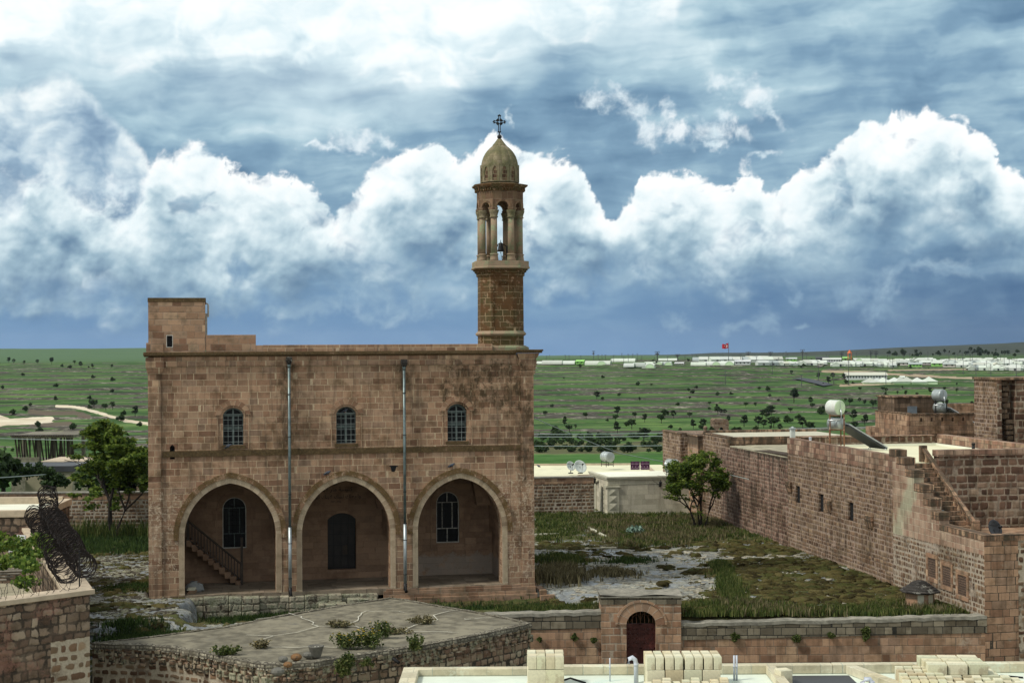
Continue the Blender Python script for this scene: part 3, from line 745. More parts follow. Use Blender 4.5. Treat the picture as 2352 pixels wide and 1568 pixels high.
        ringband(mb, [(cx-hw-.21, c-.18)]+segarch(cx, dz-hw, hw+.21, hw+.21)+[(cx+hw+.21, c-.18)], O, 3.07, 3.1, foot=False); mb.box(cx-hw-.26, cx+hw+.26, 3.07, 3.1, c-.22, c-.185); part(mb, 'surround', 'plaster', w)
    # stone stair with wooden rail on the left of the porch
    mb = MB(); n = 10; u0, u1, zt0 = 1.42, 3.62, 1.92
    for k in range(n):
        x = u0+k*(u1-u0)/n; z = zt0-k*zt0/n
        dx = (u1-u0)/n
        mb.hexa([(x, 2.35, z-.30), (x+dx, 2.35, z-.30), (x+dx, 3.1, z-.30), (x, 3.1, z-.30)], [(x-.02, 2.28, z-.02), (x+dx+.03, 2.28, z-.02), (x+dx+.03, 3.1, z-.02), (x-.02, 3.1, z-.02)])
    mb.box(u1-.12, u1+.02, 2.3, 3.1, -.05, .18)
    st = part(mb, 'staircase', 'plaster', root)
    mb = MB(); mb.tube([(1.36, 2.3, 2.80), (3.64, 2.3, .85)], .045, 5); mb.tube([(1.40, 2.3, 2.02), (3.62, 2.3, .22)], .03, 5); mb.box(3.60, 3.70, 2.25, 2.35, 0, 1.95)
    mb.box(1.42, 1.50, 2.26, 2.34, 1.9, 2.85)
    for k in range(18):
        x = 1.52+k*.122; z = 2.80-(x-1.36)*.855; mb.box(x-.02, x+.02, 2.29, 2.32, z-.78, z-.01)
    part(mb, 'railing', 'wood_dark', st)
    # rainwater heads and pipes
    for u, zt in ((5.50, 9.08), (10.12, 8.95)):
        mb = MB(); mb.tube([(u, -.14, zt-.12), (u, -.14, 2.3)], .055, 8); mb.tube([(u, -.14, zt-.12), (u, -.12, zt+.05)], .07, 8)
        p = part(mb, 'downpipe', 'zinc', root)
        mb = MB(); mb.tube([(u, -.14, 2.6), (u, -.14, .16)], .068, 8); part(mb, 'lower_pipe', 'zinc_new', p)
        mb = MB()
        for z in (7.9, 6.2, 3.9, 2.62, 1.95, .55): mb.tube([(u, -.14, z-.012), (u, -.14, z+.012)], .078, 8)
        mb.tube([(u, -.14, .18), (u, -.14, -.05), (u+.03, -.24, -.14)], .072, 8)
        part(mb, 'bracket', 'iron', p)
        mb = MB(); mb.hexa([(u-.08, -.24, zt+.02), (u+.08, -.24, zt+.02), (u+.08, 0, zt+.02), (u-.08, 0, zt+.02)], [(u-.14, -.30, zt+.2), (u+.14, -.30, zt+.2), (u+.14, 0, zt+.2), (u-.14, 0, zt+.2)]); mb.box(u-.12, u+.12, -.27, 0, zt+.2, zt+.30)
        part(mb, 'gutter_spout', 'black_stone', p, bevel=.01)
    # drain hole and broken stone between the arches
    mb = MB(); mb.box(9.52, 9.86, -.012, 0, 4.92, 4.96); mb.hexa([(9.60, -.004, 4.72), (9.72, -.004, 4.70), (9.72, .0, 4.70), (9.60, 0, 4.72)], [(9.56, -.004, 4.93), (9.82, -.004, 4.93), (9.82, 0, 4.93), (9.56, 0, 4.93)])
    part(mb, 'wall_hole', 'void', root)
    # inscription over the door
    mb = MB()
    def cv(x0, z0, pts, r=.012):
        mb.tube([(x0+a, 3.092, z0+b) for a, b in pts], r, 4)
    cx, zc = 7.52, 4.02
    cv(cx, zc, [(-.22, .0), (-.18, .05), (.14, .05), (.22, .0), (.14, -.05), (-.18, -.05), (-.22, .0)])
    cv(cx-.04, zc+.08, [(0, 0), (0, .13)]); cv(cx-.04, zc+.08, [(-.06, .07), (.06, .07)])
    part(mb, 'carving', 'carving', root)
    def arab(txt, x, z, size):
        cu = bpy.data.curves.new('inscription', 'FONT'); cu.body = txt; cu.size = size; cu.align_x = 'CENTER'; cu.extrude = .008
        o = bpy.data.objects.new('t', cu); COL.objects.link(o)
        me = bpy.data.meshes.new_from_object(o.evaluated_get(bpy.context.evaluated_depsgraph_get()))
        bpy.data.objects.remove(o)
        me.transform(Matrix.Translation((x, 3.085, z)) @ Matrix.Rotation(PI/2, 4, 'X'))
        me.materials.clear(); me.materials.append(M['carving'])
        q = bpy.data.objects.new('inscription', me); COL.objects.link(q); q.parent = root
    arab(''.join(reversed('\uFEDB\uFEE8\uFEF4\uFEB4\uFE94 \uFEE3\uFE8E\uFEAD \uFEFB\uFE91\uFEFC')), 7.62, 3.70, .24)
    arab(''.join(reversed('\uFEED\uFE8D\uFE9F\uFECC\uFEE0\uFEDA \uFEDF\uFE92\uFEF4\uFEDA \uFEFB\uFE91\uFEE8\uFEDA \uFE8D\uFEDF\uFEAE\uFEB1')), 7.56, 3.40, .22)
    arab('\u0661\u0669\u0661\u0662 - \u0661\u0669\u0661\u0665', 7.60, 3.22, .11)
    arab(''.join(reversed('\uFEDF\uFEC4\uFEF4\uFE94')), 7.50, 3.985, .13)
    return root
church()

# ------------------------------------------------------------------ the bell tower
TU, TV = 14.38, 1.25            # centre in the church frame
def ch2w(u, v, z=0.0):
    c, s = math.cos(CH_ROT), math.sin(CH_ROT)
    return Vector((CH_LOC[0]+u*c-v*s, CH_LOC[1]+u*s+v*c, z))
TROT = R(8)
OCT = [(-.455,-1), (.455,-1), (1,-.455), (1,.455), (.455,1), (-.455,1), (-1,.455), (-1,-.455)]
OCT2 = [(-.58,-1), (.58,-1), (1,-.58), (1,.58), (.58,1), (-.58,1), (-1,.58), (-1,-.58)]
def bell_tower():
    root = thing('bell_tower', 'mossy brown bell tower with eight columns and a ribbed dome on the church roof', 'bell tower', ch2w(TU, TV, 9.56), TROT)
    Z = lambda z: z-9.56
    mb = MB(); mb.lathe([(1.10, Z(9.56)), (1.10, Z(9.72)), (.95, Z(9.80))], ring=OCT2, smooth=False); part(mb, 'base', 'tower_pale', root)
    mb = MB(); mb.lathe([(.905, Z(9.74)), (.905, Z(10.20))], ring=OCT2, smooth=False); mb.lathe([(.905, Z(10.40)), (.895, Z(12.78))], ring=OCT2, smooth=False)
    sh = part(mb, 'shaft', 'tower', root)
    mb = MB()     # twisted rope borders and shell on the two seen faces
    for a, x in ((0, -.42), (0, .42)):
        pts = [(x+.018*math.sin(k*1.7), -.905-.012*math.cos(k*1.7), Z(10.55)+k*.045) for k in range(44)]; mb.tube(pts, .030, 4)
    for k in range(7):
        a = PI*(k+.5)/7; mb.tube([(0, -.91, Z(12.34)), (.22*math.cos(a), -.93, Z(12.34)+.19*math.sin(a))], .012, 4, r1=.030)
    mb.tube([(-.25, -.91, Z(12.32)), (.25, -.91, Z(12.32))], .02, 4)
    part(mb, 'carving', 'tower', sh)
    mb = MB(); mb.lathe([(.905, Z(10.19)), (.99, Z(10.25)), (1.0, Z(10.30)), (.93, Z(10.38)), (.905, Z(10.41))], ring=OCT2, smooth=False); part(mb, 'moulding', 'tower_pale', root)
    mb = MB(); mb.lathe([(.90, Z(12.66)), (.93, Z(12.72)), (.93, Z(12.80)), (.99, Z(12.84)), (1.0, Z(12.90)), (1.06, Z(12.93)), (1.08, Z(12.98))], ring=OCT2, smooth=False)
    def rim(r, ring, step_, f):
        for i in range(8):
            a = Vector((ring[i][0]*r, ring[i][1]*r, 0)); b = Vector((ring[(i+1) % 8][0]*r, ring[(i+1) % 8][1]*r, 0)); L = (b-a).length; n = max(2, int(L/step_))
            d = (b-a).normalized(); o = Vector((d.y, -d.x, 0))
            for k in range(n): f(a+d*(k+.5)*L/n, d, o)
    def dent(z0, z1, w, t):
        def f(p, d, o):
            q = [p-d*w+o*0, p+d*w, p+d*w+o*t, p-d*w+o*t]
            mb.hexa([(v.x, v.y, z0) for v in q][::-1], [(v.x, v.y, z1) for v in q][::-1])
        return f
    rim(.995, OCT2, .10, dent(Z(12.85), Z(12.91), .025, .03)); rim(.93, OCT2, .16, dent(Z(12.70), Z(12.82), .03, .03)); rim(1.05, OCT2, .10, dent(Z(12.925), Z(12.97), .025, .03))
    part(mb, 'corbel', 'tower', root)
    mb = MB(); mb.lathe([(1.10, Z(12.98)), (1.155, Z(13.0)), (1.155, Z(13.06)), (1.12, Z(13.09)), (1.12, Z(13.31)), (.0, Z(13.31))], ring=OCT2, smooth=False); part(mb, 'balcony', 'tower_pale', root, bevel=.012)
    # eight columns
    cr = .78
    for a, b in OCT:
        c = (a*cr, b*cr, 0)
        mb = MB(); mb.lathe([(.138, Z(13.60)), (.132, Z(15.12))], c=c, n=14); col = part(mb, 'column', 'tower_pale', root)
        mb = MB(); mb.lathe([(.19, Z(13.30)), (.175, Z(13.40)), (.155, Z(13.55)), (.185, Z(13.57)), (.185, Z(13.60)), (.145, Z(13.62))], c=c, n=14); part(mb, 'column_base', 'tower_pale', col)
        mb = MB(); mb.lathe([(.145, Z(15.10)), (.185, Z(15.12)), (.15, Z(15.16)), (.16, Z(15.24)), (.20, Z(15.36)), (.215, Z(15.42)), (.16, Z(15.42))], c=c, n=12); part(mb, 'capital', 'dome', col)
    # arcade: each of the eight faces is a panel with a round opening
    mb = MB(); rr = .80; mo = MB()
    for i in range(8):
        a = Vector((OCT[i][0]*rr, OCT[i][1]*rr, 0)); b = Vector((OCT[(i+1) % 8][0]*rr, OCT[(i+1) % 8][1]*rr, 0)); L = (b-a).length; d = (b-a).normalized(); o = Vector((d.y, -d.x, 0))
        Mx = Matrix(((d.x, -o.x, 0, (a.x+b.x)/2+o.x*.12), (d.y, -o.y, 0, (a.y+b.y)/2+o.y*.12), (0, 0, 1, 0), (0, 0, 0, 1)))
        h = L/2+.06; rad = L/2-.135
        arc = [(rad*math.cos(PI-PI*k/10), Z(15.55)+rad*math.sin(PI-PI*k/10)*1.0) for k in range(11)]
        mb.plate([(-h, Z(15.42)), (-h, Z(16.24)), (h, Z(16.24)), (h, Z(15.42)), (rad, Z(15.42))]+arc[::-1]+[(-rad, Z(15.42))], [], 0, .26, Mx)
        arc2 = [((rad+.09)*math.cos(PI-PI*k/10), Z(15.55)+(rad+.09)*math.sin(PI-PI*k/10)) for k in range(11)]
        arc1 = [((rad+.02)*math.cos(PI-PI*k/10), Z(15.55)+(rad+.02)*math.sin(PI-PI*k/10)) for k in range(11)]
        ringband(mo, arc1, arc2, -.035, 0, M=Mx)
        mo.box(-h-.02, -rad+.02, -.05, 0, Z(15.44), Z(15.53), Mx); mo.box(rad-.02, h+.02, -.05, 0, Z(15.44), Z(15.53), Mx)
    ac = part(mb, 'arcade', 'tower_band', root); part(mo, 'moulding', 'tower_band', ac)
    mb = MB(); rim(.895, OCT, .085, dent(Z(15.93), Z(16.22), .022, .03))
    rim(.895, OCT, .17, dent(Z(16.04), Z(16.10), .07, .022))
    part(mb, 'carved_band', 'tower_band', root)
    mb = MB(); mb.lathe([(.93, Z(16.22)), (.97, Z(16.28)), (.97, Z(16.34)), (1.03, Z(16.38)), (1.05, Z(16.42)), (1.11, Z(16.44)), (1.12, Z(16.50)), (.90, Z(16.55)), (.0, Z(16.57))], ring=OCT, smooth=False)
    rim(.965, OCT, .11, dent(Z(16.235), Z(16.36), .026, .055)); cn = part(mb, 'cornice', 'tower', root)
    # drum and ribbed dome (twelve gores)
    N = 12
    def gore(r, k, n=8):
        return r*(1+.035*abs(math.sin(PI*k/n)))
    ringg = []
    for k in range(N*6):
        a = 2*PI*k/(N*6); ph = (k % 6)/6
        rr2 = 1-.045*(1-abs(2*ph-1))*0+.0; rr2 = .955+.05*math.sin(PI*ph)
        ringg.append((rr2*math.cos(a), rr2*math.sin(a)))
    mb = MB(); mb.lathe([(.735, Z(16.52)), (.745, Z(16.58)), (.725, Z(16.62)), (.725, Z(17.30)), (.735, Z(17.34))], n=24, smooth=False); dr = part(mb, 'drum', 'dome', root)
    mb = MB(); mp = MB()
    for k in range(N):
        a = 2*PI*k/N+.13; d = Vector((-math.sin(a), math.cos(a), 0)); o = Vector((math.cos(a), math.sin(a), 0))
        Mx = Matrix(((d.x, -o.x, 0, o.x*.745), (d.y, -o.y, 0, o.y*.745), (0, 0, 1, 0), (0, 0, 0, 1)))
        ar = pointed(0, Z(17.02), .105, .24, 5)
        mp.plate([(-.105, Z(16.66))]+ar+[(.105, Z(16.66))], [], -.012, .03, Mx, back=False, rim=False)
        mb.plate([(-.205, Z(16.62)), (.205, Z(16.62)), (.205, Z(17.36)), (-.205, Z(17.36))], [[(-.105, Z(16.66)), (.105, Z(16.66))]+ar[::-1]], -.05, .0, Mx, back=False)
    part(mp, 'niche', 'dome_red', dr); part(mb, 'niche_frame', 'dome', dr)
    mb = MB(); prof = [(.775, 17.30), (.775, 17.36), (.765, 17.45), (.735, 17.58), (.685, 17.72), (.61, 17.86), (.52, 17.98), (.42, 18.08), (.31, 18.17), (.27, 18.20)]
    mb.lathe([(r, Z(z)) for r, z in prof], ring=ringg, smooth=False); mb.lathe([(.30, Z(18.17)), (.30, Z(18.20)), (.20, Z(18.32)), (.11, Z(18.44)), (.10, Z(18.47)), (0, Z(18.48))], n=12, smooth=False)
    part(mb, 'dome', 'dome', root)
    mb = MB(); mb.lathe([(0, Z(18.47)), (.06, Z(18.485)), (.095, Z(18.53)), (.10, Z(18.565)), (.095, Z(18.60)), (.05, Z(18.65)), (0, Z(18.66))], n=14); mb.lathe([(.02, Z(18.64)), (.02, Z(18.72))], n=6)
    fb = part(mb, 'finial', 'iron', root)
    mb = MB(); zc = Z(19.19)
    def slot(pts): return pts
    def arm(ax, az, L, w0=.05, hole=True):
        o = Vector((ax, 0, az)); s_ = Vector((-az, 0, ax))
        Q = lambda a, b: Vector((0, 0, zc))+o*a+s_*b
        for b0, b1 in ((-w0, -w0+.03), (w0-.03, w0)):
            p = [Q(.03, b0), Q(L, b0), Q(L, b1), Q(.03, b1)]
            mb.hexa([(v.x, -.02, v.z) for v in p], [(v.x, .02, v.z) for v in p])
        p = [Q(L-.03, -w0-.02), Q(L+.02, -w0-.02), Q(L+.02, w0+.02), Q(L-.03, w0+.02)]
        mb.hexa([(v.x, -.02, v.z) for v in p], [(v.x, .02, v.z) for v in p])
        mb.lathe([(0, -.03), (.028, 0), (0, .03)], c=Q(L+.035, 0), n=6)
    arm(1, 0, .23); arm(-1, 0, .23); arm(0, 1, .27); arm(0, -1, .43)
    for a, b in ((1, 1), (1, -1), (-1, 1), (-1, -1)):
        for t in range(4):
            an = math.atan2(b, a)+(t-1.5)*.30; mb.tube([(math.cos(an)*.05, 0, zc+math.sin(an)*.05), (math.cos(an)*.155, 0, zc+math.sin(an)*.155)], .022, 4)
    mb.tube([(0, 0, Z(18.64)), (0, 0, Z(18.78))], .025, 5)
    part(mb, 'cross', 'iron', root)
M['tower_band'] = stone('tower_carved_stone', .3, .3, .008, .01, 0, .004, 12, RED, (.30,.22,.15), grime=.4, extra=mossy_extra(.45, (.09,.075,.035), .5))
M['tower_pale'] = M['tower_pale']
bell_tower()
def bell():
    t = thing('bell', 'small black iron bell on a yoke between the tower columns', 'bell', ch2w(TU+.03, TV-.30, 13.31), CH_ROT)
    mb = MB(); mb.lathe([(.0, .72), (.05, .71), (.09, .66), (.11, .55), (.125, .45), (.165, .37), (.15, .37), (.0, .40)], c=(-.06, 0, .05), n=16); part(mb, 'bell_body', 'iron', t)
    mb = MB(); mb.tube([(-.06, 0, .42), (-.05, 0, .3), (-.02, 0, .12), (.0, 0, .05)], .008, 4); mb.lathe([(0, -.03), (.03, 0), (0, .03)], c=(-.06, 0, .36), n=8); part(mb, 'clapper', 'iron', t)
    mb = MB(); mb.tube([(.2, 0, 0), (.2, 0, .66)], .035, 5); mb.tube([(-.19, 0, .70), (-.06, 0, .80), (.07, 0, .70), (.2, 0, .62)], .02, 5); mb.tube([(-.15, 0, .03), (.25, 0, .03)], .025, 5); mb.tube([(-.06, 0, .78), (-.06, 0, .90)], .015, 5); mb.tube([(-.19, 0, .70), (-.19, 0, .62)], .015, 4)
    part(mb, 'yoke', 'iron', t)
bell()

# ------------------------------------------------------------------ more masonry
def streak_extra(k=.5, top=None, lo=.48):
    """dark rain streaks; heavier below a coping height"""
    def f(nt, P, uv, c, mid, fine, big):
        u, v, z = sep(P); a, b_, _ = sep(uv)
        drip = noise(vec(a*2.6, z*.22, 3.3), 1.5, 4, .6)
        c = mixc(ss(drip, lo, lo+.16)*k, c, (.045,.034,.024))
        if top: c = mixc(ss(z+(drip-.5)*1.2, top-.45, top)*.8, c, (.04,.032,.022))
        return c
    return f
def both(*fs):
    def f(nt, P, uv, c, mid, fine, big):
        for g in fs: c = g(nt, P, uv, c, mid, fine, big)
        return c
    return f
def patches(col, lo, k=.8):
    def f(nt, P, uv, c, mid, fine, big):
        n = noise(P, .8, 6, .6); return mixc(ss(n*.7+fine*.3, lo, lo+.09)*k, c, col)
    return f
def greenwash(nt, P, uv, c, mid, fine, big):
    P0 = noise(vec(*sep(P)), 1.7, 6, .65)
    u, v, z = sep(P)
    n = noise(vec(v*1.4, z*.6, 1.0), 1.1, 5, .6)
    band = 1-ss(fabs((v-7.6)+(z-2.2)*.9+(n-.5)*3), .3, 1.5)
    return mixc(ss(band*(.3+n*.7)+(P0-.5)*1.1, .22, .75)*.5, c, (.40,.45,.31))
PINKM = (.44,.33,.26); PALEM = (.52,.47,.38)
M['wall_rubble'] = stone('long_wall_rubble', .205, .27, .034, .075, .05, .012, 21, RED, (.34,.26,.20), grime=.6, bumpd=.03, extra=both(streak_extra(.35), patches((.40,.30,.24), .56, .55)))
M['wall_rubble_old'] = stone('far_wall_rubble', .21, .30, .035, .10, .06, .014, 22, [(0, (.10,.055,.04)), (.5, (.19,.11,.08)), (1, (.28,.18,.13))], (.30,.225,.17), grime=.8, bumpd=.04, extra=streak_extra(.7, 4.2))
M['wall_low'] = stone('low_wall_rubble', .205, .26, .045, .07, .06, .016, 23, RED, (.42,.36,.28), grime=.6, bumpd=.03, extra=both(streak_extra(.25), patches((.36,.31,.25), .54, .7)))
M['band_ashlar'] = stone('parapet_ashlar', .27, .40, .022, .01, 0, .004, 24, [(0, (.22,.12,.085)), (.5, (.33,.21,.145)), (1, (.42,.31,.22))], (.14,.11,.08), grime=.5, extra=streak_extra(.5, None, .48))
M['stair_ashlar'] = stone('stair_wall_ashlar', .27, .42, .014, .01, 0, .003, 25, [(0, (.29,.18,.125)), (.5, (.36,.25,.175)), (1, (.43,.32,.23))], (.55,.48,.36), grime=.35, extra=both(greenwash, streak_extra(.3)))
M['cap_dark'] = stone('weathered_coping', .30, .5, .02, .02, 0, .006, 26, TAN, (.08,.065,.05), grime=.7, extra=both(streak_extra(.8, None, .42), mossy_extra(.6, (.05,.045,.03), .46)))
M['big_rubble'] = stone('brown_block_wall', .31, .42, .042, .09, .07, .014, 27, [(0, (.085,.045,.03)), (.4, (.14,.08,.053)), (.8, (.22,.14,.095)), (1, (.31,.23,.16))], (.34,.28,.21), grime=.7, bumpd=.03, extra=streak_extra(.4))
M['corner_wall'] = stone('corner_pillar_stone', .29, .42, .016, .02, .01, .006, 28, TAN, (.07,.06,.045), grime=.5, extra=both(streak_extra(.3), patches((.28,.29,.22), .55, .5)))
M['gate_wall'] = stone('lane_wall_stone', .285, .44, .016, .02, .01, .006, 29, TAN, (.24,.18,.13), grime=.45, extra=both(streak_extra(.3), patches((.42,.36,.28), .57, .6)))
M['gate_dark'] = stone('lane_wall_top_courses', .27, .40, .022, .02, .012, .007, 30, [(0, (.10,.085,.06)), (.5, (.16,.14,.10)), (1, (.24,.21,.15))], (.035,.034,.028), grime=.6)
M['gatehouse'] = stone('gatehouse_stone', .27, .40, .028, .03, .02, .009, 31, TAN, (.40,.33,.25), grime=.4, extra=streak_extra(.3, 4.0))
M['slab_wall'] = stone('terrace_rubble', .27, .34, .03, .12, .08, .018, 32, [(0, (.15,.09,.06)), (.4, (.27,.19,.13)), (.8, (.36,.29,.20)), (1, (.42,.36,.26))], (.05,.043,.032), grime=.6, bumpd=.05, lichen=((.32,.32,.22), .62), extra=patches((.07,.065,.04), .54, .6))
M['left_wall'] = stone('left_wall_rubble', .24, .32, .03, .20, .08, .026, 33, [(0, (.10,.065,.045)), (.4, (.19,.135,.095)), (.8, (.27,.205,.145)), (1, (.36,.29,.21))], (.06,.048,.036), grime=.6, bumpd=.04, extra=patches((.30,.15,.11), .53, .5))
M['white_mortar'] = stone('white_pointed_rubble', .27, .36, .085, .12, .09, .016, 34, RED, (.47,.41,.31), grime=.5, bumpd=.04)
M['back_wall'] = stone('garden_wall_rubble', .20, .30, .05, .08, .06, .013, 35, RED, (.42,.37,.29), grime=.5, bumpd=.03, extra=streak_extra(.25, 2.1))
M['annex'] = stone('annex_limestone', .30, .62, .006, .004, 0, .002, 36, [(0, (.47,.44,.33)), (1, (.54,.50,.39))], (.38,.36,.27), grime=.15, extra=streak_extra(.22, None, .52))
M['annex_trim'] = plain('annex_trim_stone', (.52,.50,.38), .8, 0, .2, 5, dirt=(.36,.36,.26))
M['white_roof'] = plain('pale_roof_render', (.78,.80,.66), .75, 0, .12, 1.2, dirt=(.56,.60,.50))
M['terrace_floor'] = plain('cream_terrace_render', (.70,.68,.47), .8, 0, .14, .8, dirt=(.48,.48,.34))
M['coping_stone'] = plain('pale_coping_stone', (.52,.43,.31), .85, 0, .25, 3, dirt=(.34,.27,.2))
M['concrete'] = plain('old_roof_concrete', (.235,.215,.155), .9, 0, .55, 2.2, dirt=(.105,.10,.085))
M['roof_rough'] = plain('lichened_roof_earth', (.40,.37,.26), .95, 0, .45, 2.5, dirt=(.16,.14,.10))
M['rust'] = plain('rusty_steel', (.28,.14,.075), .8, .2, .5, 7, dirt=(.5,.42,.34))
M['red_door'] = plain('dark_red_gate_paint', (.085,.022,.018), .5, .1, .45, 5, dirt=(.16,.06,.05))
M['tank'] = plain('galvanised_tank', (.42,.47,.46), .42, .45, .2, 4)
M['tank_white'] = plain('white_tank_paint', (.62,.66,.60), .5, 0, .15, 5, dirt=(.45,.40,.33))
M['tank_end'] = plain('pale_green_tank_end', (.60,.74,.50), .5, 0, .08, 5, dirt=(.45,.58,.38))
M['panel_black'] = plain('solar_panel_back', (.045,.05,.052), .4, .3, .3, 3)
M['alu'] = plain('aluminium', (.55,.58,.58), .35, .7, .2, 6)
M['pvc'] = plain('grey_plastic_pipe', (.50,.54,.60), .4, 0, .12, 6)
M['dish'] = plain('white_dish_paint', (.60,.66,.62), .5, 0, .15, 6, dirt=(.45,.52,.5))
M['black_rubber'] = plain('black_plastic', (.012,.012,.014), .35, 0, .3, 4, .5)

# ------------------------------------------------------------------ ground of the church yard
def ch_local(x, y):
    dx, dy = x-CH_LOC[0], y-CH_LOC[1]; c, s = math.cos(CH_ROT), math.sin(CH_ROT)
    return dx*c+dy*s, -dx*s+dy*c
def ground_z(x, y):
    """yard level, works on arrays"""
    x = np.asarray(x, float); y = np.asarray(y, float)
    u, v = ch_local(x, y)
    z = -.30 + .10*fbm(x*.18, y*.18, 3, 601)
    front = sst(-v, -.2, .35)*(1-sst(-v, 3.6, 5.0))
    z = z*(1-0) + (-.62)*front*sst(u+.25*np.sin(v*2.3), 1.35, 1.75)*(1-sst(u, 15.3, 17.5)*.85)
    left = 1-sst(u+.25*np.sin(v*2.3), 1.3, 1.8)
    z = z*(1-left) + left*(-.07+.05*fbm(x*.3, y*.3, 3, 611)-.25*sst(v, 6, 20))
    led = left*sst(u, -30, -29)*0
    drop = left*sst(-v+.35*np.sin(u*1.3)+.28*u*0, 5.8, 6.3)
    z = z - drop*.42 - left*sst(-v, 7.6, 8.4)*.3
    return z
def masks(x, y):
    u, v = ch_local(x, y)
    n = fbm(x*.9, y*2.0, 5, 631, .6); n2 = fbm(x*.22, y*.42, 3, 651); fine = fbm(x*3.2, y*6, 4, 671, .55)
    right = sst(u, 15.6, 17)
    bare = .20*np.exp(-(((x-4.2)/3.4)**2+((y-64.5)/5.5)**2)) + .13*np.exp(-(((x-8.5)/4)**2+((y-73.5)/3.2)**2)) + .15*np.exp(-(((x-3)/2.6)**2+((y-58.7)/1.7)**2))
    cover = sst(x-.02*(y-60), 7.0, 13.0)*.20 + sst(y, 76, 80)*.35
    bare = bare + .17*np.exp(-(((x-5.0)/4.2)**2+((y-69)/6)**2))
    mossr = n*1.25 + n2*.6 + cover*.75 - bare*1.7 - .075 + fine*.75
    lb = -.15 + .16*sst(y, 72, 76)*2 + .14*np.exp(-(((x+12.2)/1.8)**2+((y-54.2)/2.0)**2))*2
    mossl = n*1.1+n2*.7+lb+fine*.2
    ditch = sst(-v, -.1, .5)*(1-sst(-v, 3.5, 4.8))*sst(u, 1.6, 2.6)*(1-sst(u, 15.4, 16.5))
    m = np.where(u > 8, mossr+.8*(1-sst(y, 57.4, 59.0)), mossl)
    m = np.maximum(m, ditch*.5)
    return m, n, fine, ditch
def build_yard():
    st = .11
    xs = np.arange(-34, 22, st); ys = np.concatenate([np.arange(44, 88, st*1.15), np.arange(88, 97, .3)])
    X, Y = np.meshgrid(xs, ys)
    Z = ground_z(X, Y); m, n, fine, ditch = masks(X, Y)
    mm = sst(m, .02, .14)
    rel = fbm(X*1.3, Y*2.6, 5, 701, .6)
    Z = Z + mm*(.07+.10*np.clip(fine, -1, 1)) + (1-mm)*(np.round(rel*5)/5*.05+rel*.02)
    u, v = ch_local(X, Y)
    # keep below the porch floor and inside buildings
    ins = (u > 1.2) & (u < 15.6) & (v > .05) & (v < 11)
    Z = np.where(ins, -1.0, Z); Z = np.where((u > -.1) & (u <= 1.3) & (v > .1) & (v < 11), -.5, Z)
    Z = np.where(Y < 56.3-.12*np.maximum(0, -X-0)*0, Z, Z)
    lane = (Y < np.where(X > 17.1, 55.98+(X-17.2)*.172, np.where(abs(X-4.66) < 1.3, 56.35, 56.22))) & (X > -.3); Z = np.where(lane, -3.3, Z)
    fr = [onz(a, b, .3) for a, b in ((212,1477),(330,1481),(460,1497),(610,1525),(720,1520),(860,1498),(1000,1476),(1130,1450),(1218,1430))]
    yf = np.interp(X, [p.x for p in fr], [p.y for p in fr]); Z = np.where((Y < yf+.15) & (X > fr[0].x), -4.6, Z); Z = np.where((X <= fr[0].x) & (Y < 48.4-(fr[0].x-X)*.35), -4.6, Z)
    col = {'moss': mm.ravel(), 'damp': sst(fbm(X*.35, Y*.7, 4, 741)+.10*rel, -.12, .22).ravel()}
    m_, nt, b = newmat('yard_rock_and_moss')
    P = coord(nt); _, ms = attr(nt, 'moss'); _, wet = attr(nt, 'damp')
    x, y, z = sep(P); Ps = vec(x, y*1.6, z)
    f = noise(Ps, 5, 7, .68); g = noise(Ps, 1.1, 5, .6); h = noise(Ps, 16, 4, .6)
    rock = ramp(f*.65+g*.35, [(.30, (.05,.045,.04)), (.40, (.09,.085,.07)), (.48, (.18,.185,.16)), (.55, (.27,.28,.235)), (.62, (.40,.36,.26)), (.74, (.50,.44,.32))])
    dampc = mixc(.5, rock, (.16,.20,.25))
    rock = mixc(wet, rock, dampc)
    rock = mixc(ss(h, .56, .66)*.75, rock, (.035,.035,.03)); rock = mixc(1-ss(voro(vec(x+f*.5, y*1.4+h*.3, z), 1.7, 'DISTANCE_TO_EDGE'), .0, .05), rock, (.05,.045,.035)); rock = mixc(ss(noise(Ps, 28, 3, .6), .55, .65)*.35, rock, (.52,.48,.38))
    moss = ramp(f*.5+h*.5, [(.32, (.020,.018,.008)), (.45, (.052,.046,.016)), (.56, (.088,.075,.026)), (.70, (.14,.12,.045))])
    moss = mixc(ss(g, .47, .60)*.55, moss, (.060,.085,.022))
    e = ms+(h-.5)*.55+(f-.5)*.4
    k = ss(e, .42, .54)
    edge = k*(1-ss(e, .54, .80))
    c = mixc(k, rock, moss); c = mixc(edge*.55, c, (.025,.020,.010))
    put(nt, b.inputs['Base Color'], c)
    put(nt, b.inputs['Roughness'], k*.95+(1-k)*ss(wet+(f-.5)*1.4, .1, .9, .85, .30))
    b.inputs['Specular IOR Level'].default_value = .3
    bump(nt, b, f*.6+h*.4, .9, .05)
    wt_ = np.interp(X, [6.1, 17.3], [-.52, -.33]); nearw = (X > 3.2)*(1-sst(Y, 56.7, 58.0)); Z = np.where(lane, Z, np.minimum(Z, Z*(1-nearw)+np.where(X < 6.1, -.62, wt_)*nearw))
    FF = grid_faces(*X.shape); zf = Z.ravel()[FF]; FF = FF[(zf.max(1)-zf.min(1)) < .8]
    raw_mesh('yard_ground', np.stack([X, Y, Z], -1).reshape(-1, 3), FF, m_, col=col, kind='structure')
build_yard()
_o = MB().box(-60, 60, -10, 93, -4.9, -4.72).build('lane_ground', M['roof_rough']); _o['kind'] = 'structure'

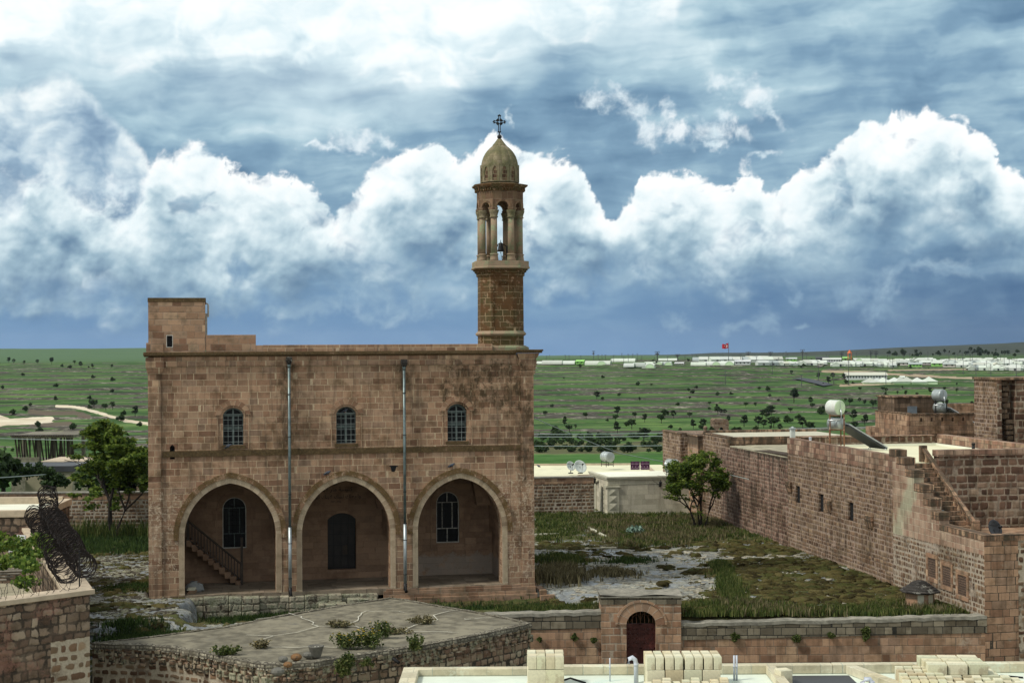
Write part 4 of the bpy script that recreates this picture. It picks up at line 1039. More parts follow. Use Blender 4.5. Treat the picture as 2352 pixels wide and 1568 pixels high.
# ------------------------------------------------------------------ frame of the right-hand building
RW_LOC = (17.258, 56.013, 0); RW_ROT = math.atan2(.16957, .98552)
def rw2w(x, y, z=0.0):
    c, s = math.cos(RW_ROT), math.sin(RW_ROT); return Vector((RW_LOC[0]+x*c-y*s, RW_LOC[1]+x*s+y*c, z))
def long_building():
    root = thing('stone_building', 'long receding brown stone building with flat roof terraces and an outside stair on the right', 'building', RW_LOC, RW_ROT)
    # rubble wall, near to far, slits cut in it
    def yz(pts): return [(a, b) for a, b in pts]
    My = Matrix(((0, 1, 0, 0), (1, 0, 0, 0), (0, 0, 1, 0), (0, 0, 0, 1)))    # plate x->local y, depth->local x
    def side(outl, holes, x0, x1):
        mb = MB(); mb.plate(outl, holes, x0, x1, My)
        mb.f = [tuple(reversed(f)) for f in mb.f]; return mb
    slits = [[(y-.30, z-.42), (y+.30, z-.42), (y+.30, z+.42), (y-.30, z+.42)] for y, z in ((19.3, 2.45), (16.2, 2.33), (12.6, 2.29))]
    mb = side([(8.05, -.8), (20.7, -.8), (20.7, 4.40), (8.05, 4.40)], slits, 0, .7); part(mb, 'wall', 'wall_rubble', root)
    mb = side([(.0, -.8), (8.05, -.8), (8.05, 1.86), (.0, 1.98)], [], .0, .7); part(mb, 'wall', 'wall_low', root)
    mb = side([(20.7, -.8), (31.7, -.8), (31.7, 4.15), (26, 4.2), (20.7, 4.3)], [], .01, .9); part(mb, 'wall', 'wall_rubble_old', root)
    mb = side([(8.05, 4.40), (20.7, 4.40), (20.7, 5.16), (8.05, 5.10)], [], -.015, .34); part(mb, 'parapet', 'band_ashlar', root)
    # stair flank in ashlar with stepped top
    top = [(8.35, 5.30), (8.35, 5.32), (7.62, 5.32), (7.62, 5.05), (6.81, 5.05), (6.81, 4.60), (5.96, 4.60), (5.96, 4.08), (5.09, 4.08), (5.09, 3.60), (4.39, 3.60), (4.39, 3.12), (3.7, 3.12), (3.7, 2.66), (0, 2.66)]
    mb = side([(0, 1.98), (8.05, 1.86), (8.05, 4.40), (8.35, 4.40)]+top, [], -.006, .42); part(mb, 'stair_wall', 'stair_ashlar', root)
    mb = MB()
    for (y0, y1, z) in ((7.60, 8.36, 5.32), (6.79, 7.62, 5.05), (5.94, 6.81, 4.60), (5.07, 5.96, 4.08), (4.37, 5.09, 3.60), (3.68, 4.39, 3.12)):
        mb.box(-.03, .45, y0, y1-.01, z-.26, z+.05)
    mb.box(-.03, .45, -.03, 3.67, 2.50, 2.72); mb.box(.45, 4, -.03, .40, 2.50, 2.72)
    part(mb, 'coping', 'cap_dark', root, bevel=.012)
    # steps rising away from the viewer
    mb = MB(); n = 15
    for k in range(n):
        y = 4.3+k*(8.2-4.3)/n; z = 2.15+(k+1)*(4.75-2.15)/n
        mb.box(.43, 1.72, y, 8.3, z-.17 if k else 1.5, z)
    part(mb, 'steps', 'cap_dark', root, bevel=.012)
    # block wall facing the stair foot
    mb = MB(); mb.box(1.86, 9, 7.6, 8.1, 1.6, 5.05, skip=''); part(mb, 'wall', 'big_rubble', root)
    mb = MB(); mb.box(1.80, 9, 7.55, 8.12, 5.055, 5.32); part(mb, 'parapet', 'band_ashlar', root, bevel=.015)
    mb = MB(); mb.box(.42, 9, .4, 7.6, 1.85, 2.02); part(mb, 'landing', 'church_worn', root)
    # corner pillar facing the lane
    mb = MB(); mb.box(.0, .72, -.03, .0, -3.4, 2.50); mb.box(.72, 1.32, -.025, .4, -3.4, 2.50); part(mb, 'corner_pillar', 'corner_wall', root)
    mb = MB(); mb.box(1.32, 6, -.02, .4, -3.4, 2.50); part(mb, 'wall', 'white_mortar', root)
    # terrace roof
    mb = MB(); mb.box(.34, 10, 8.12, 19.3, 4.5, 4.75); part(mb, 'roof', 'terrace_floor', root)
    mb = MB(); mb.box(.9, 10.0, 19.2, 19.3, 4.75, 4.86); mb.box(7.2, 7.3, 12, 19.2, 4.752, 4.85); part(mb, 'skirting', 'white_roof', root)
    mb = MB(); mb.box(.34, 7.2, 19.3, 19.75, 4.6, 5.22); part(mb, 'parapet', 'big_rubble', root, bevel=.02)
    mb = MB(); mb.box(.3, 7.2, 19.28, 19.8, 5.22, 5.27); mb.box(7.3, 7.75, 9.5, 19.3, 4.6, 5.30); part(mb, 'parapet', 'band_ashlar', root, bevel=.015)
    # far roof, parapet stubs
    mb = MB(); mb.box(.9, 8, 20.7, 31.5, 4.0, 4.22); mb.box(.0, .9, 20.75, 31.7, 4.14, 4.20); part(mb, 'roof', 'roof_rough', root)
    # zigzag rear blocks
    mb = MB(); mb.box(.0, 7, 30.0, 35.2, 4.0, 4.62, skip='b'); mb.box(0, 7, 31.7, 35.2, -.8, 4.0, skip='t'); part(mb, 'wall', 'wall_rubble', root)
    mb = MB(); mb.box(-.3, 6.5, 35.21, 37.4, -.8, 4.42); part(mb, 'wall', 'gatehouse', root)
    mb = MB(); mb.box(-.75, 6.5, 37.41, 41.4, -.8, 4.47); part(mb, 'wall', 'wall_rubble', root)
    mb = MB(); mb.box(-.1, 7.1, 29.95, 30.2, 4.3, 4.68); mb.box(-.05, .25, 30.2, 35.25, 4.62, 4.70); mb.box(-.35, .0, 35.2, 37.45, 4.42, 4.5); mb.box(-.8, -.3, 37.4, 41.45, 4.47, 4.55); mb.box(.25, 7, 34.9, 35.2, 4.62, 4.80)
    part(mb, 'coping', 'cap_dark', root, bevel=.012)
    mb = MB(); mb.box(.25, 7, 30.2, 34.9, 4.63, 4.66); part(mb, 'roof', 'annex_trim', root)
    # slit linings and projecting stones on the long wall
    mb = MB()
    for y, z in ((19.3, 2.45), (16.2, 2.33), (12.6, 2.29)): mb.box(.10, .14, y-.32, y+.32, z-.44, z+.44)
    part(mb, 'slit_window', 'void', root)
    for y, z in ((20.4, 2.75), (15.2, 2.30), (10.4, 2.10)):
        mb = MB(); mb.hexa([(-.05, y-.3, z-.3), (.0, y-.3, z-.3), (.0, y+.3, z-.3), (-.05, y+.3, z-.3)], [(-.16, y-.38, z+.12), (.0, y-.38, z+.12), (0, y+.38, z+.12), (-.16, y+.38, z+.12)]); mb.box(-.13, 0, y-.34, y+.34, z+.12, z+.26)
        part(mb, 'corbel_stone', 'cap_dark', root, bevel=.03)
    # three carved plaques
    for y, z in ((4.35, .92), (3.05, .78), (1.75, .62)):
        mb = side([(y-.52, z-.55), (y+.52, z-.55), (y+.52, z+.55), (y-.52, z+.55)], [[(y-.36, z-.38), (y+.36, z-.38), (y+.36, z+.38), (y-.36, z+.38)]], -.03, .01)
        p = part(mb, 'plaque', 'church_worn', root)
        mb = MB(); mb.box(-.004, .02, y-.36, y+.36, z-.38, z+.38); part(mb, 'plaque_face', 'plaque', p)
        mb = MB(); r_ = random.Random(int(y*10))
        for k in range(8):
            yy = y-.31; zz = z+.32-k*.09
            while yy < y+.30:
                w = r_.uniform(.03, .09); mb.tube([(-.008, yy, zz+r_.uniform(-.01, .01)), (-.008, yy+w*.5, zz+r_.uniform(-.02, .025)), (-.008, yy+w, zz)], .009, 3, cap=False); yy += w+.018
        part(mb, 'inscription', 'carving', p)
    # balustrade
    mb = MB(); A = Vector((1.72, 4.15, 2.62)); B = Vector((1.72, 8.7, 5.28)); d = (B-A)
    mb.hexa([A+Vector((-.10, 0, -.06)), A+Vector((.10, 0, -.06)), B+Vector((.10, 0, -.06)), B+Vector((-.10, 0, -.06))], [A+Vector((-.10, 0, .07)), A+Vector((.10, 0, .07)), B+Vector((.10, 0, .07)), B+Vector((-.10, 0, .07))])
    mb.box(1.56, 1.88, 3.92, 4.15, 2.0, 2.78); mb.box(1.58, 1.86, 8.7, 8.95, 4.7, 5.45)
    bl = part(mb, 'balustrade', 'cap_dark', root, bevel=.01)
    for k in range(12):
        p = A+d*((k+.6)/12.2)
        mb = MB(); mb.lathe([(.10, -.62), (.10, -.54), (.06, -.50), (.085, -.40), (.10, -.32), (.06, -.18), (.075, -.14), (.09, -.10), (.09, -.06)], c=(p.x, p.y, p.z), n=8)
        part(mb, 'baluster', 'church_worn', bl)
    return root
M['plaque'] = plain('plaque_stone', (.15,.10,.07), .9, 0, .4, 8)
long_building()

# ------------------------------------------------------------------ gatehouse and lane walls
def lane_walls():
    for nm, lab, X0, X1, zt0, zt1, seed in (('lane_wall', 'low brown stone wall with two dark top courses left of the red gate', -1.2, 3.25, -.08, .02, 1), ('lane_wall', 'long brown stone wall with two dark top courses right of the red gate', 6.12, 17.32, -.44, -.24, 2)):
        root = thing(nm, lab, 'wall', (X0, 56.0, -3.3))
        L = X1-X0; z0 = zt0+3.3; z1 = zt1+3.3
        mb = MB(); h = .60
        mb.hexa([(0, 0, 0), (L, 0, 0), (L, .5, 0), (0, .5, 0)], [(0, 0, z0-h), (L, 0, z1-h), (L, .5, z1-h), (0, .5, z0-h)]); part(mb, 'wall_face', 'gate_wall', root)
        mb = MB(); mb.hexa([(0, -.03, z0-h), (L, -.03, z1-h), (L, .52, z1-h), (0, .52, z0-h)], [(0, -.03, z0-.05), (L, -.03, z1-.05), (L, .52, z1-.05), (0, .52, z0-.05)]); part(mb, 'top_course', 'gate_dark', root)
        mb = MB(); n = int(L/.25); r_ = random.Random(seed)
        hs = [r_.uniform(-.02, .03) for _ in range(n+1)]
        for k in range(n):
            a, b = L*k/n, L*(k+1)/n; za = z0+(z1-z0)*k/n+hs[k]; zb = z0+(z1-z0)*(k+1)/n+hs[k+1]
            mb.hexa([(a, -.05, za-.12), (b, -.05, zb-.12), (b, .55, zb-.12), (a, .55, za-.12)], [(a, -.05, za), (b, -.05, zb), (b, .55, zb), (a, .55, za)])
        part(mb, 'coping', 'cement', root)
    root = thing('gatehouse', 'square stone gatehouse with round arch over the red metal gate', 'gatehouse', (4.66, 55.9, -3.3))
    w = 1.46; zt = 3.86
    arc = [(.54*math.cos(PI*k/14), 2.84+.50*math.sin(PI*k/14)) for k in range(15)]
    mb = MB(); mb.plate([(-w, 0), (-w, zt), (w, zt), (w, 0), (.54, 0)]+arc+[(-.54, 0)], [], 0, 1.45); part(mb, 'wall', 'gatehouse', root)
    mb = MB(); n = 11
    for i in range(8):
        for j in range(4):
            a, b = -w-.05+i*(2*w+.1)/8, -w-.05+(i+1)*(2*w+.1)/8; c, d = -.05+j*1.55/4, -.05+(j+1)*1.55/4
            q = lambda x, y: zt+.06+.03*math.sin(x*3+y*2)
            mb.face([(a, c, q(a, c)), (b, c, q(b, c)), (b, d, q(b, d)), (a, d, q(a, d))])
    mb.box(-w-.05, w+.05, -.05, 1.5, zt-.02, zt+.028, skip='t'); part(mb, 'roof', 'cement', root)
    mb = MB(); mb.box(-w-.02, w+.02, -.02, 1.47, zt-.27, zt-.02); part(mb, 'top_course', 'gate_dark', root)
    mb = MB(); A = [(.54*math.cos(PI-PI*k/14), 2.84+.50*math.sin(PI*k/14)) for k in range(15)]; B = [(.86*math.cos(PI-PI*k/14), 2.84+.82*math.sin(PI*k/14)) for k in range(15)]
    ringband(mb, A, B, -.03, .0); part(mb, 'arch', 'gate_ring', root)
    mb = MB(); A = [(.87*math.cos(PI-PI*k/14), 2.84+.83*math.sin(PI*k/14)) for k in range(15)]; B = [(.95*math.cos(PI-PI*k/14), 2.84+.91*math.sin(PI*k/14)) for k in range(15)]
    ringband(mb, A, B, -.06, .0); part(mb, 'hood_moulding', 'gate_ring', root)
    for s in (-1, 1):
        mb = MB(); x0, x1 = (-.54, -.01) if s < 0 else (.01, .54)
        mb.box(x0-(.012 if s > 0 else 0), x1+(.012 if s < 0 else 0), .30, .34, .02, 2.84); mb.box(x0, x0+.05, .28, .30, .02, 2.84); mb.box(x1-.05, x1, .28, .30, .02, 2.84)
        for z in (.9, 1.9, 2.78): mb.box(x0, x1, .28, .30, z, z+.05)
        for i in range(5):
            for j in range(3): mb.lathe([(.035, 0), (0, .03)], M=Matrix.Translation((x0+.12+j*.145, .298, 1.95+i*.17)) @ Matrix.Rotation(PI/2, 4, 'X'), n=4)
        part(mb, 'door', 'red_door', root)
    mb = MB()
    for k in range(7): 
        x = -.45+k*.15; mb.tube([(x, .32, 2.85), (x, .32, 2.84+.5*math.sqrt(max(.05, 1-(x/.54)**2)))], .010, 4)
    mb.tube([(-.36, .32, 2.9), (-.25, .32, 3.1), (-.1, .32, 3.2), (0, .32, 2.95), (.1, .32, 3.2), (.25, .32, 3.1), (.36, .32, 2.9)], .01, 4)
    part(mb, 'lunette_grille', 'rust', root)
M['cement'] = plain('rough_cement_coping', (.30,.285,.23), .95, 0, .5, 4, dirt=(.10,.095,.08))
M['gate_ring'] = stone('gate_voussoirs', 3.0, .24, .022, .006, 0, .005, 41, TAN, (.42,.34,.26), vary=.2, grime=.4)
lane_walls()

# ------------------------------------------------------------------ concrete terrace with rubble retaining wall
SLZ = .30
def terrace():
    back = [(895,1372),(770,1392),(632,1415),(524,1438),(430,1450),(349,1461),(250,1472)]
    front = [(212,1477),(260,1479),(330,1481),(400,1487),(460,1497),(520,1509),(570,1519),(610,1525),(660,1525),(720,1520),(790,1508),(860,1498),(930,1488),(1000,1476),(1070,1463),(1130,1450),(1180,1440),(1218,1430)]
    right = [(1160,1417),(1080,1402),(1000,1389),(930,1376)]
    bp = [onz(a, b, SLZ) for a, b in back]; fp = [onz(a, b, SLZ) for a, b in front]; rp = [onz(a, b, SLZ) for a, b in right]
    o = onz(800, 1450, SLZ); root = thing('terrace', 'flat cracked concrete terrace on a curved rubble wall in front of the church', 'terrace', (o.x, o.y, SLZ))
    ring = [p-o for p in bp+fp+rp]
    from mathutils.geometry import tessellate_polygon
    tri = tessellate_polygon([[Vector((p.x, p.y, 0)) for p in ring]])
    bm = bmesh.new(); vs = [bm.verts.new((p.x, p.y, 0)) for p in ring]
    f = bm.faces.new(vs); bmesh.ops.triangulate(bm, faces=[f]); 
    for _ in range(5):
        long_ = [e for e in bm.edges if e.calc_length() > .55]
        if not long_: break
        bmesh.ops.subdivide_edges(bm, edges=long_, cuts=1); bmesh.ops.triangulate(bm, faces=bm.faces[:])
    for v_ in bm.verts: v_.co.z = .03*float(fbm(np.array([v_.co.x*.7]), np.array([v_.co.y*.7]), 3, 801)[0])
    bmesh.ops.recalc_face_normals(bm, faces=bm.faces)
    me = bpy.data.meshes.new('slab'); bm.to_mesh(me); bm.free(); me.materials.append(M['concrete'])
    if me.polygons[0].normal.z < 0: me.flip_normals()
    sl = bpy.data.objects.new('slab', me); COL.objects.link(sl); sl.parent = root
    mb = MB(); L = 0; r_ = random.Random(5)
    def wall_run(P, zt, zb, out=0, L=0.0):
        for a, b in zip(P, P[1:]):
            n = max(1, int((b-a).length/.16))
            for k in range(n):
                p = a+(b-a)*k/n; q = a+(b-a)*(k+1)/n; l = (q-p).length
                mb.face([(p.x, p.y, zb), (q.x, q.y, zb), (q.x, q.y, zt), (p.x, p.y, zt)], [(L, zb), (L+l, zb), (L+l, zt), (L, zt)]); L += l
        return L
    F = [p-o for p in fp]
    wall_run(F[7:], -.10, -5.2, 0); part(mb, 'retaining_wall', 'slab_wall', root)
    mb = MB(); wall_run(F[:8], -.10, -5.2, 0); part(mb, 'retaining_wall', 'white_mortar', root)
    mb = MB(); Rr = [p-o for p in (fp[-1:]+rp+bp)]
    wall_run(Rr, -.10, -1.6, 0); part(mb, 'back_edge', 'slab_wall', root)
    # crumbling cement rim
    mb = MB(); allp = F+Rr[1:]; allp = allp+[allp[0]]
    for a, b in zip(allp, allp[1:]):
        n = max(1, int((b-a).length/.14))
        for k in range(n):
            p = a+(b-a)*k/n; q = a+(b-a)*(k+1)/n; d = (q-p).normalized(); o2 = Vector((d.y, -d.x, 0))*(.05+r_.random()*.05); i2 = Vector((-d.y, d.x, 0))*.18; t = .03+r_.random()*.035; bz = -.12-r_.random()*.05
            mb.hexa([(p+o2).to_tuple()[:2]+(bz,), (q+o2).to_tuple()[:2]+(bz,), (q+i2).to_tuple()[:2]+(bz,), (p+i2).to_tuple()[:2]+(bz,)], [(p+o2*.6).to_tuple()[:2]+(t*.3,), (q+o2*.6).to_tuple()[:2]+(t*.3,), (q+i2).to_tuple()[:2]+(t*.6,), (p+i2).to_tuple()[:2]+(t*.6,)])
    part(mb, 'rim', 'rim', root)
    # protruding rim stones
    mb = MB()
    for a, b in zip(F, F[1:]):
        n = max(1, int((b-a).length/.30))
        for k in range(n):
            p = a+(b-a)*(k+.5)/n; d = (b-a).normalized(); w = .11+r_.random()*.04; h = .10+r_.random()*.05; o2 = Vector((d.y, -d.x, 0))
            for row in range(2):
                z = -.24-row*.27+r_.uniform(-.03, .03); off = .15 if row else 0; pp = p+d*off
                ring0 = [pp-d*w-o2*.1, pp+d*w-o2*.1, pp+d*w*.8+o2*(.05+r_.random()*.04), pp-d*w*.85+o2*(.05+r_.random()*.04)]
                ring0 = ring0[::-1]
                mb.hexa([(v.x, v.y, z-h) for v in ring0], [(v.x+r_.uniform(-.02, .02), v.y, z+h) for v in ring0])
    part(mb, 'rim_stones', 'slab_wall', root, bevel=.03)
    # white sealed cracks
    def crack(pts, w=.015):
        mb = MB()
        P = [onz(a, b, SLZ)-o for a, b in pts]; Q = []
        for a, b in zip(P, P[1:]):
            n = max(2, int((b-a).length/.35))
            for k in range(n): Q.append(a+(b-a)*k/n+Vector((r_.uniform(-.06, .06), r_.uniform(-.10, .10), 0))*(1 if k else .3))
        Q.append(P[-1])
        for i in range(len(Q)-1):
            a, b = Q[i], Q[i+1]; d = (b-a).normalized(); s_ = Vector((-d.y, d.x, 0))*w*r_.uniform(.7, 1.5)
            za = .045+.03*float(fbm(np.array([a.x*.7]), np.array([a.y*.7]), 3, 801)[0]); zb = .045+.03*float(fbm(np.array([b.x*.7]), np.array([b.y*.7]), 3, 801)[0])
            mb.face([(a.x-s_.x, a.y-s_.y, za), (b.x-s_.x, b.y-s_.y, zb), (b.x+s_.x, b.y+s_.y, zb), (a.x+s_.x, a.y+s_.y, za)][::-1])
        part(mb, 'sealed_crack', 'crack', root)
    mb = MB()
    Zx = lambda x, y: ((1050+x/2.24)/1.7415, (2231+y/2.24)/1.7415)
    for c in ([(230,500),(350,530),(360,550),(450,580),(440,605),(500,622)], [(0,735),(100,705),(300,675),(500,622),(640,618),(830,620),(900,632),(1000,650),(1160,655),(1280,662),(1650,672),(1760,676)],
              [(760,600),(850,570),(890,500),(930,480),(1070,485)], [(1280,662),(1340,620),(1400,600),(1460,578),(1530,570),(1570,562),(1530,520),(1600,500),(1750,472)], [(1150,484),(1270,495)], [(80,805),(400,808),(650,808),(900,812)], [(1810,552),(1870,552)], [(1900,552),(2050,538)], [(-150,700),(100,705)], [(-60,560),(60,545)]):
        crack([Zx(*p) for p in c])
    pass
M['rim'] = stone('rim_cement', .12, .16, .03, .1, .04, .02, 42, [(0, (.16,.15,.11)), (1, (.40,.37,.28))], (.10,.09,.07), grime=.4, bumpd=.03)
M['crack'] = plain('white_crack_sealant', (.55,.54,.45), .8, 0, .15, 4)
terrace()

# ------------------------------------------------------------------ countryside
def px_of(x, y): return 1176+FPX*x/y
_RP = ([95,110,130,200,280,360,430,520,650,760,850,900,1000,1500,3000,6500,8200], [-1.2,-2.5,-5,-9.5,-10.8,-11.5,-10,-8,-4.5,-1,1.5,2.6,3,3,-3,-10,-17])
_LP = ([95,110,130,180,250,300,400,500,650,800,1000,1170,1400,1900,2500,3200,6500,8200], [-1.2,-2.5,-4,-6,-9,-10,-9.5,-7.5,-4,-1,2,3.5,2,8,19,12,-10,-17])
def land_z(x, y):
    x = np.asarray(x, float); y = np.asarray(y, float)
    p = px_of(x, np.maximum(y, 1))
    zr = np.interp(y, *_RP); zl = np.interp(y, *_LP)
    w = sst(p, 380, 1150)
    z = zl*(1-w)+zr*w
    # right side: camp slope sits lower, long hill behind
    rr = sst(p, 1650, 2200)
    z = z - rr*3.2*np.exp(-((y-860)/190)**2) - sst(p, 1500, 1900)*1.0*np.exp(-((y-760)/200)**2)
    top = np.interp(p, [1560,1750,1900,2050,2200,2352,2700,3200], [-3,1.5,5.5,12,17,22.5,32,36])
    hb = sst(y, 1250, 3000)*(1-sst(y, 3300, 6000)); z = z*(1-hb*sst(p, 1500, 1650))+top*hb*sst(p, 1500, 1650)
    z = z + fbm(x*.012, y*.012, 4, 901)*1.3*sst(y, 200, 420)*(1-sst(y, 800, 1200)*.6) + fbm(x*.0016, y*.0016, 4, 931)*9*sst(y, 1700, 3500)
    return z
def terrace_z(x, y):
    z = land_z(x, y); h = 1.05
    n = fbm(x*.02, y*.045, 4, 951)*1.5+fbm(x*.1, y*.2, 3, 961)*.22
    t = (z+n*.55)/h; f = t-np.floor(t)
    st_ = np.floor(t)+sst(f, .80, .97)
    k = sst(y, 215, 300)*(1-sst(y, 1050, 1300))
    w = .45+.55*sst(fbm(x*.012, y*.03, 3, 971), -.25, .15)
    zz = z + (st_*h - t*h)*.85*k*w
    rock = sst(f, .80, .86)*(1-sst(f, .95, 1.0))*k
    return zz, rock
def hit(px, py, y0=100, y1=4000):
    d = ray(px, py); ys = np.geomspace(y0, y1, 900); xs = d.x/d.y*ys; zs = CAMH+d.z/d.y*ys
    tz = terrace_z(xs, ys)[0]; below = np.nonzero(tz > zs)[0]
    i = below[0] if len(below) else len(ys)-1
    return Vector((xs[i], ys[i], tz[i]))
def build_land():
    ys = np.concatenate([np.arange(94.5, 215, 2.5), np.arange(215, 640, .75), np.arange(640, 1100, 1.3), np.geomspace(1100, 8200, 150)])
    ps = np.concatenate([np.arange(-1500, -160, 60), np.arange(-160, 380, 3.2), np.arange(380, 1190, 14), np.arange(1190, 2500, 3.2), np.arange(2500, 3800, 60)])
    Pp, Y = np.meshgrid(ps, ys); X = (Pp-1176)/FPX*Y
    Z, rock = terrace_z(X, Y)
    # screen-height of every point: used only to lay out the quarry, track and field where they lie on the slope
    T = 807-.0061*(Pp-1176)-(Z-CAMH)/Y*FPX
    def poly(pts, w):
        m = np.zeros_like(X)
        for (a, b), (c, d) in zip(pts, pts[1:]):
            t = np.clip(((Pp-a)*(c-a)+(T-b)*(d-b))/((c-a)**2+(d-b)**2), 0, 1); dd = np.hypot(Pp-a-t*(c-a), (T-b-t*(d-b))*1.6); m = np.maximum(m, 1-sst(dd, w*.6, w*1.2))
        return m
    jag = fbm(X*.08, Y*.08, 4, 981)
    dirt = poly([(130,932),(165,934),(200,940),(240,952),(290,966),(345,974)], 6+jag*5)
    dirt = np.maximum(dirt, poly([(-30,975),(20,970),(60,968),(110,962)], 13+jag*10)); dirt = np.maximum(dirt, poly([(-20,955),(10,965)], 14)*1)
    dirt = np.maximum(dirt, poly([(1890,852),(2000,856),(2100,862),(2200,868),(2360,872)], 5+jag*6)); dirt = np.maximum(dirt, poly([(1930,885),(1990,882),(2050,880)], 5+jag*3)); dirt = np.maximum(dirt, poly([(2040,850),(2200,848),(2352,846)], 2.5)*.7)
    dark = np.maximum(poly([(70,945),(120,950),(170,948),(200,955)], 9+jag*8), poly([(70,975),(110,975),(160,972)], 7+jag*6))
    brown = np.maximum(poly([(1180,872),(1240,878)], 8+jag*6), np.maximum(poly([(1690,1000),(1800,998)], 9+jag*10), poly([(1240,1028),(1420,1030),(1520,1022)], 22+jag*14)))
    field = sst(T, 1043, 1045)*(Pp > 1150)*(1-sst(T, 1110, 1140))
    m, nt, b = newmat('hillside')
    P = coord(nt); x, y, z = sep(P)
    _, rk = attr(nt, 'rock'); _, dt = attr(nt, 'dirt'); _, dk = attr(nt, 'dark'); _, br = attr(nt, 'brown'); _, fl = attr(nt, 'field')
    n1 = noise(vec(x*.8, y, 0), .02, 6, .62); n2 = noise(vec(x*.28, y, 0), .15, 6, .68); n3 = noise(vec(x*.6, y, 0), .6, 5, .7); n4 = noise(vec(x*.25, y, 0), .05, 5, .6)
    g = ramp(n1*.30+n2*.45+n4*.25, [(.36, (.009,.018,.006)), (.42, (.021,.048,.012)), (.47, (.038,.088,.020)), (.53, (.066,.135,.030)), (.59, (.115,.190,.050)), (.68, (.17,.22,.080)), (.78, (.24,.26,.11))])
    g = mixc(ss(n3, .54, .66)*.55, g, (.018,.030,.012))
    hd = 1-ss(fabs(n4-.5), .003, .012); hd2 = 1-ss(fabs(n4-.56), .003, .010); g = mixc(hd*.8, g, (.012,.020,.009)); g = mixc(hd2*ss(n3, .4, .5)*.7, g, (.20,.20,.10))
    far = ss(y, 1050, 1700); g = mixc(far, g, mixc(ss(x, 200, 420), mixc(n1, (.060,.115,.050), (.085,.145,.065)), mixc(ss(n1*.6+n2*.4, .42, .58), (.030,.040,.032), (.055,.066,.045))))
    rc = ramp(n3*.6+n2*.4, [(.36, (.035,.033,.028)), (.52, (.075,.07,.055)), (.60, (.22,.21,.165)), (.74, (.42,.39,.30))])
    c = mixc(ss(rk*.95+(n2-.5)*1.1, .40, .58), g, rc)
    c = mixc(ss(dk+(n3-.5)*.8, .4, .6)*.85, c, mixc(n3, (.07,.045,.035), (.17,.13,.10)))
    c = mixc(ss(br+(n2-.5)*.8, .4, .65)*.6, c, (.115,.085,.055))
    c = mixc(ss(fl+(n3-.5)*.1, .4, .6), c, mixc(ss(n2*.6+n3*.4, .4, .62), (.030,.095,.016), (.065,.15,.032)))
    c = mixc(ss(dt+(n3-.5)*.7, .42, .6)*.95, c, mixc(ss(n2, .4, .6), mixc(ss(x, 60, 120), (.50,.42,.30), (.30,.235,.16)), mixc(ss(x, 60, 120), (.66,.60,.46), (.38,.31,.21))))
    put(nt, b.inputs['Base Color'], c); b.inputs['Roughness'].default_value = .95; b.inputs['Specular IOR Level'].default_value = .1
    raw_mesh('countryside', np.stack([X, Y, Z], -1).reshape(-1, 3), grid_faces(*X.shape), m,
             col={'rock': rock.ravel(), 'dirt': dirt.ravel(), 'dark': dark.ravel(), 'brown': brown.ravel(), 'field': field.ravel()}, kind='structure')
build_land()

# ------------------------------------------------------------------ vegetation
def leafmat(name, c0, c1, c2, trans=.25):
    m, nt, b = newmat(name)
    P = coord(nt); n = noise(P, 1.3, 3, .6); _, rv = attr(nt, 'tint')
    c = mixc(ss(n*.5+rv*.5, .30, .52), c0, mixc(ss(n*.4+rv*.6, .50, .78), c1, c2))
    put(nt, b.inputs['Base Color'], c); b.inputs['Roughness'].default_value = .6; b.inputs['Specular IOR Level'].default_value = .2
    t = nt.nodes.new('ShaderNodeBsdfTranslucent'); put(nt, t.inputs[0], c); x = nt.nodes.new('ShaderNodeMixShader'); x.inputs[0].default_value = trans
    o = [q for q in nt.nodes if q.type == 'OUTPUT_MATERIAL'][0]
    nt.links.new(b.outputs[0], x.inputs[1]); nt.links.new(t.outputs[0], x.inputs[2]); nt.links.new(x.outputs[0], o.inputs[0])
    return m
M['leaf_far'] = leafmat('dark_tree_leaves', (.010,.020,.009), (.024,.042,.016), (.045,.07,.024))
M['leaf_far2'] = leafmat('green_tree_leaves', (.018,.036,.011), (.036,.066,.019), (.06,.10,.030))
M['leaf_yard'] = leafmat('acacia_leaves', (.034,.066,.010), (.10,.16,.022), (.21,.27,.045), .42)
M['leaf_bright'] = leafmat('vine_leaves', (.04,.08,.012), (.10,.17,.025), (.20,.26,.05), .35)
M['grass_green'] = leafmat('green_grass', (.030,.050,.012), (.075,.110,.024), (.17,.18,.06), .3)
M['grass_dry'] = leafmat('dry_grass', (.07,.06,.03), (.16,.14,.07), (.30,.26,.14), .3)
M['weed_dark'] = leafmat('dark_weeds', (.018,.036,.010), (.042,.078,.020), (.085,.13,.032), .3)
M['bark'] = plain('dark_bark', (.035,.028,.022), .95, 0, .4, 8)
M['flower'] = plain('yellow_flower', (.75,.48,.03), .8, 0, .1, 9)
M['sage'] = plain('pale_sage_leaves', (.22,.33,.26), .8, 0, .3, 9)
def leaves(C, size, name, mat, parent=None, flat=.5, loc=None, rs=rng, elong=1.6):
    """one small bent quad per centre in C"""
    n = len(C); C = np.asarray(C)
    a = rs.normal(size=(n, 3)); a[:, 2] *= flat; a /= np.linalg.norm(a, axis=1)[:, None]
    b = rs.normal(size=(n, 3)); b -= (b*a).sum(1)[:, None]*a; b /= np.linalg.norm(b, axis=1)[:, None]
    s = (size*(.6+.8*rs.random(n)))[:, None]
    V = np.stack([C-a*s*elong*.5, C+b*s*.5, C+a*s*elong*.5, C-b*s*.5], 1).reshape(-1, 3)
    F = np.arange(n*4).reshape(-1, 4)
    t = np.repeat(rs.random(n), 4)
    o = raw_mesh(name, V, F, mat, col={'tint': t}, smooth=False, parent=parent)
    if loc is not None: o.location = loc
    return o
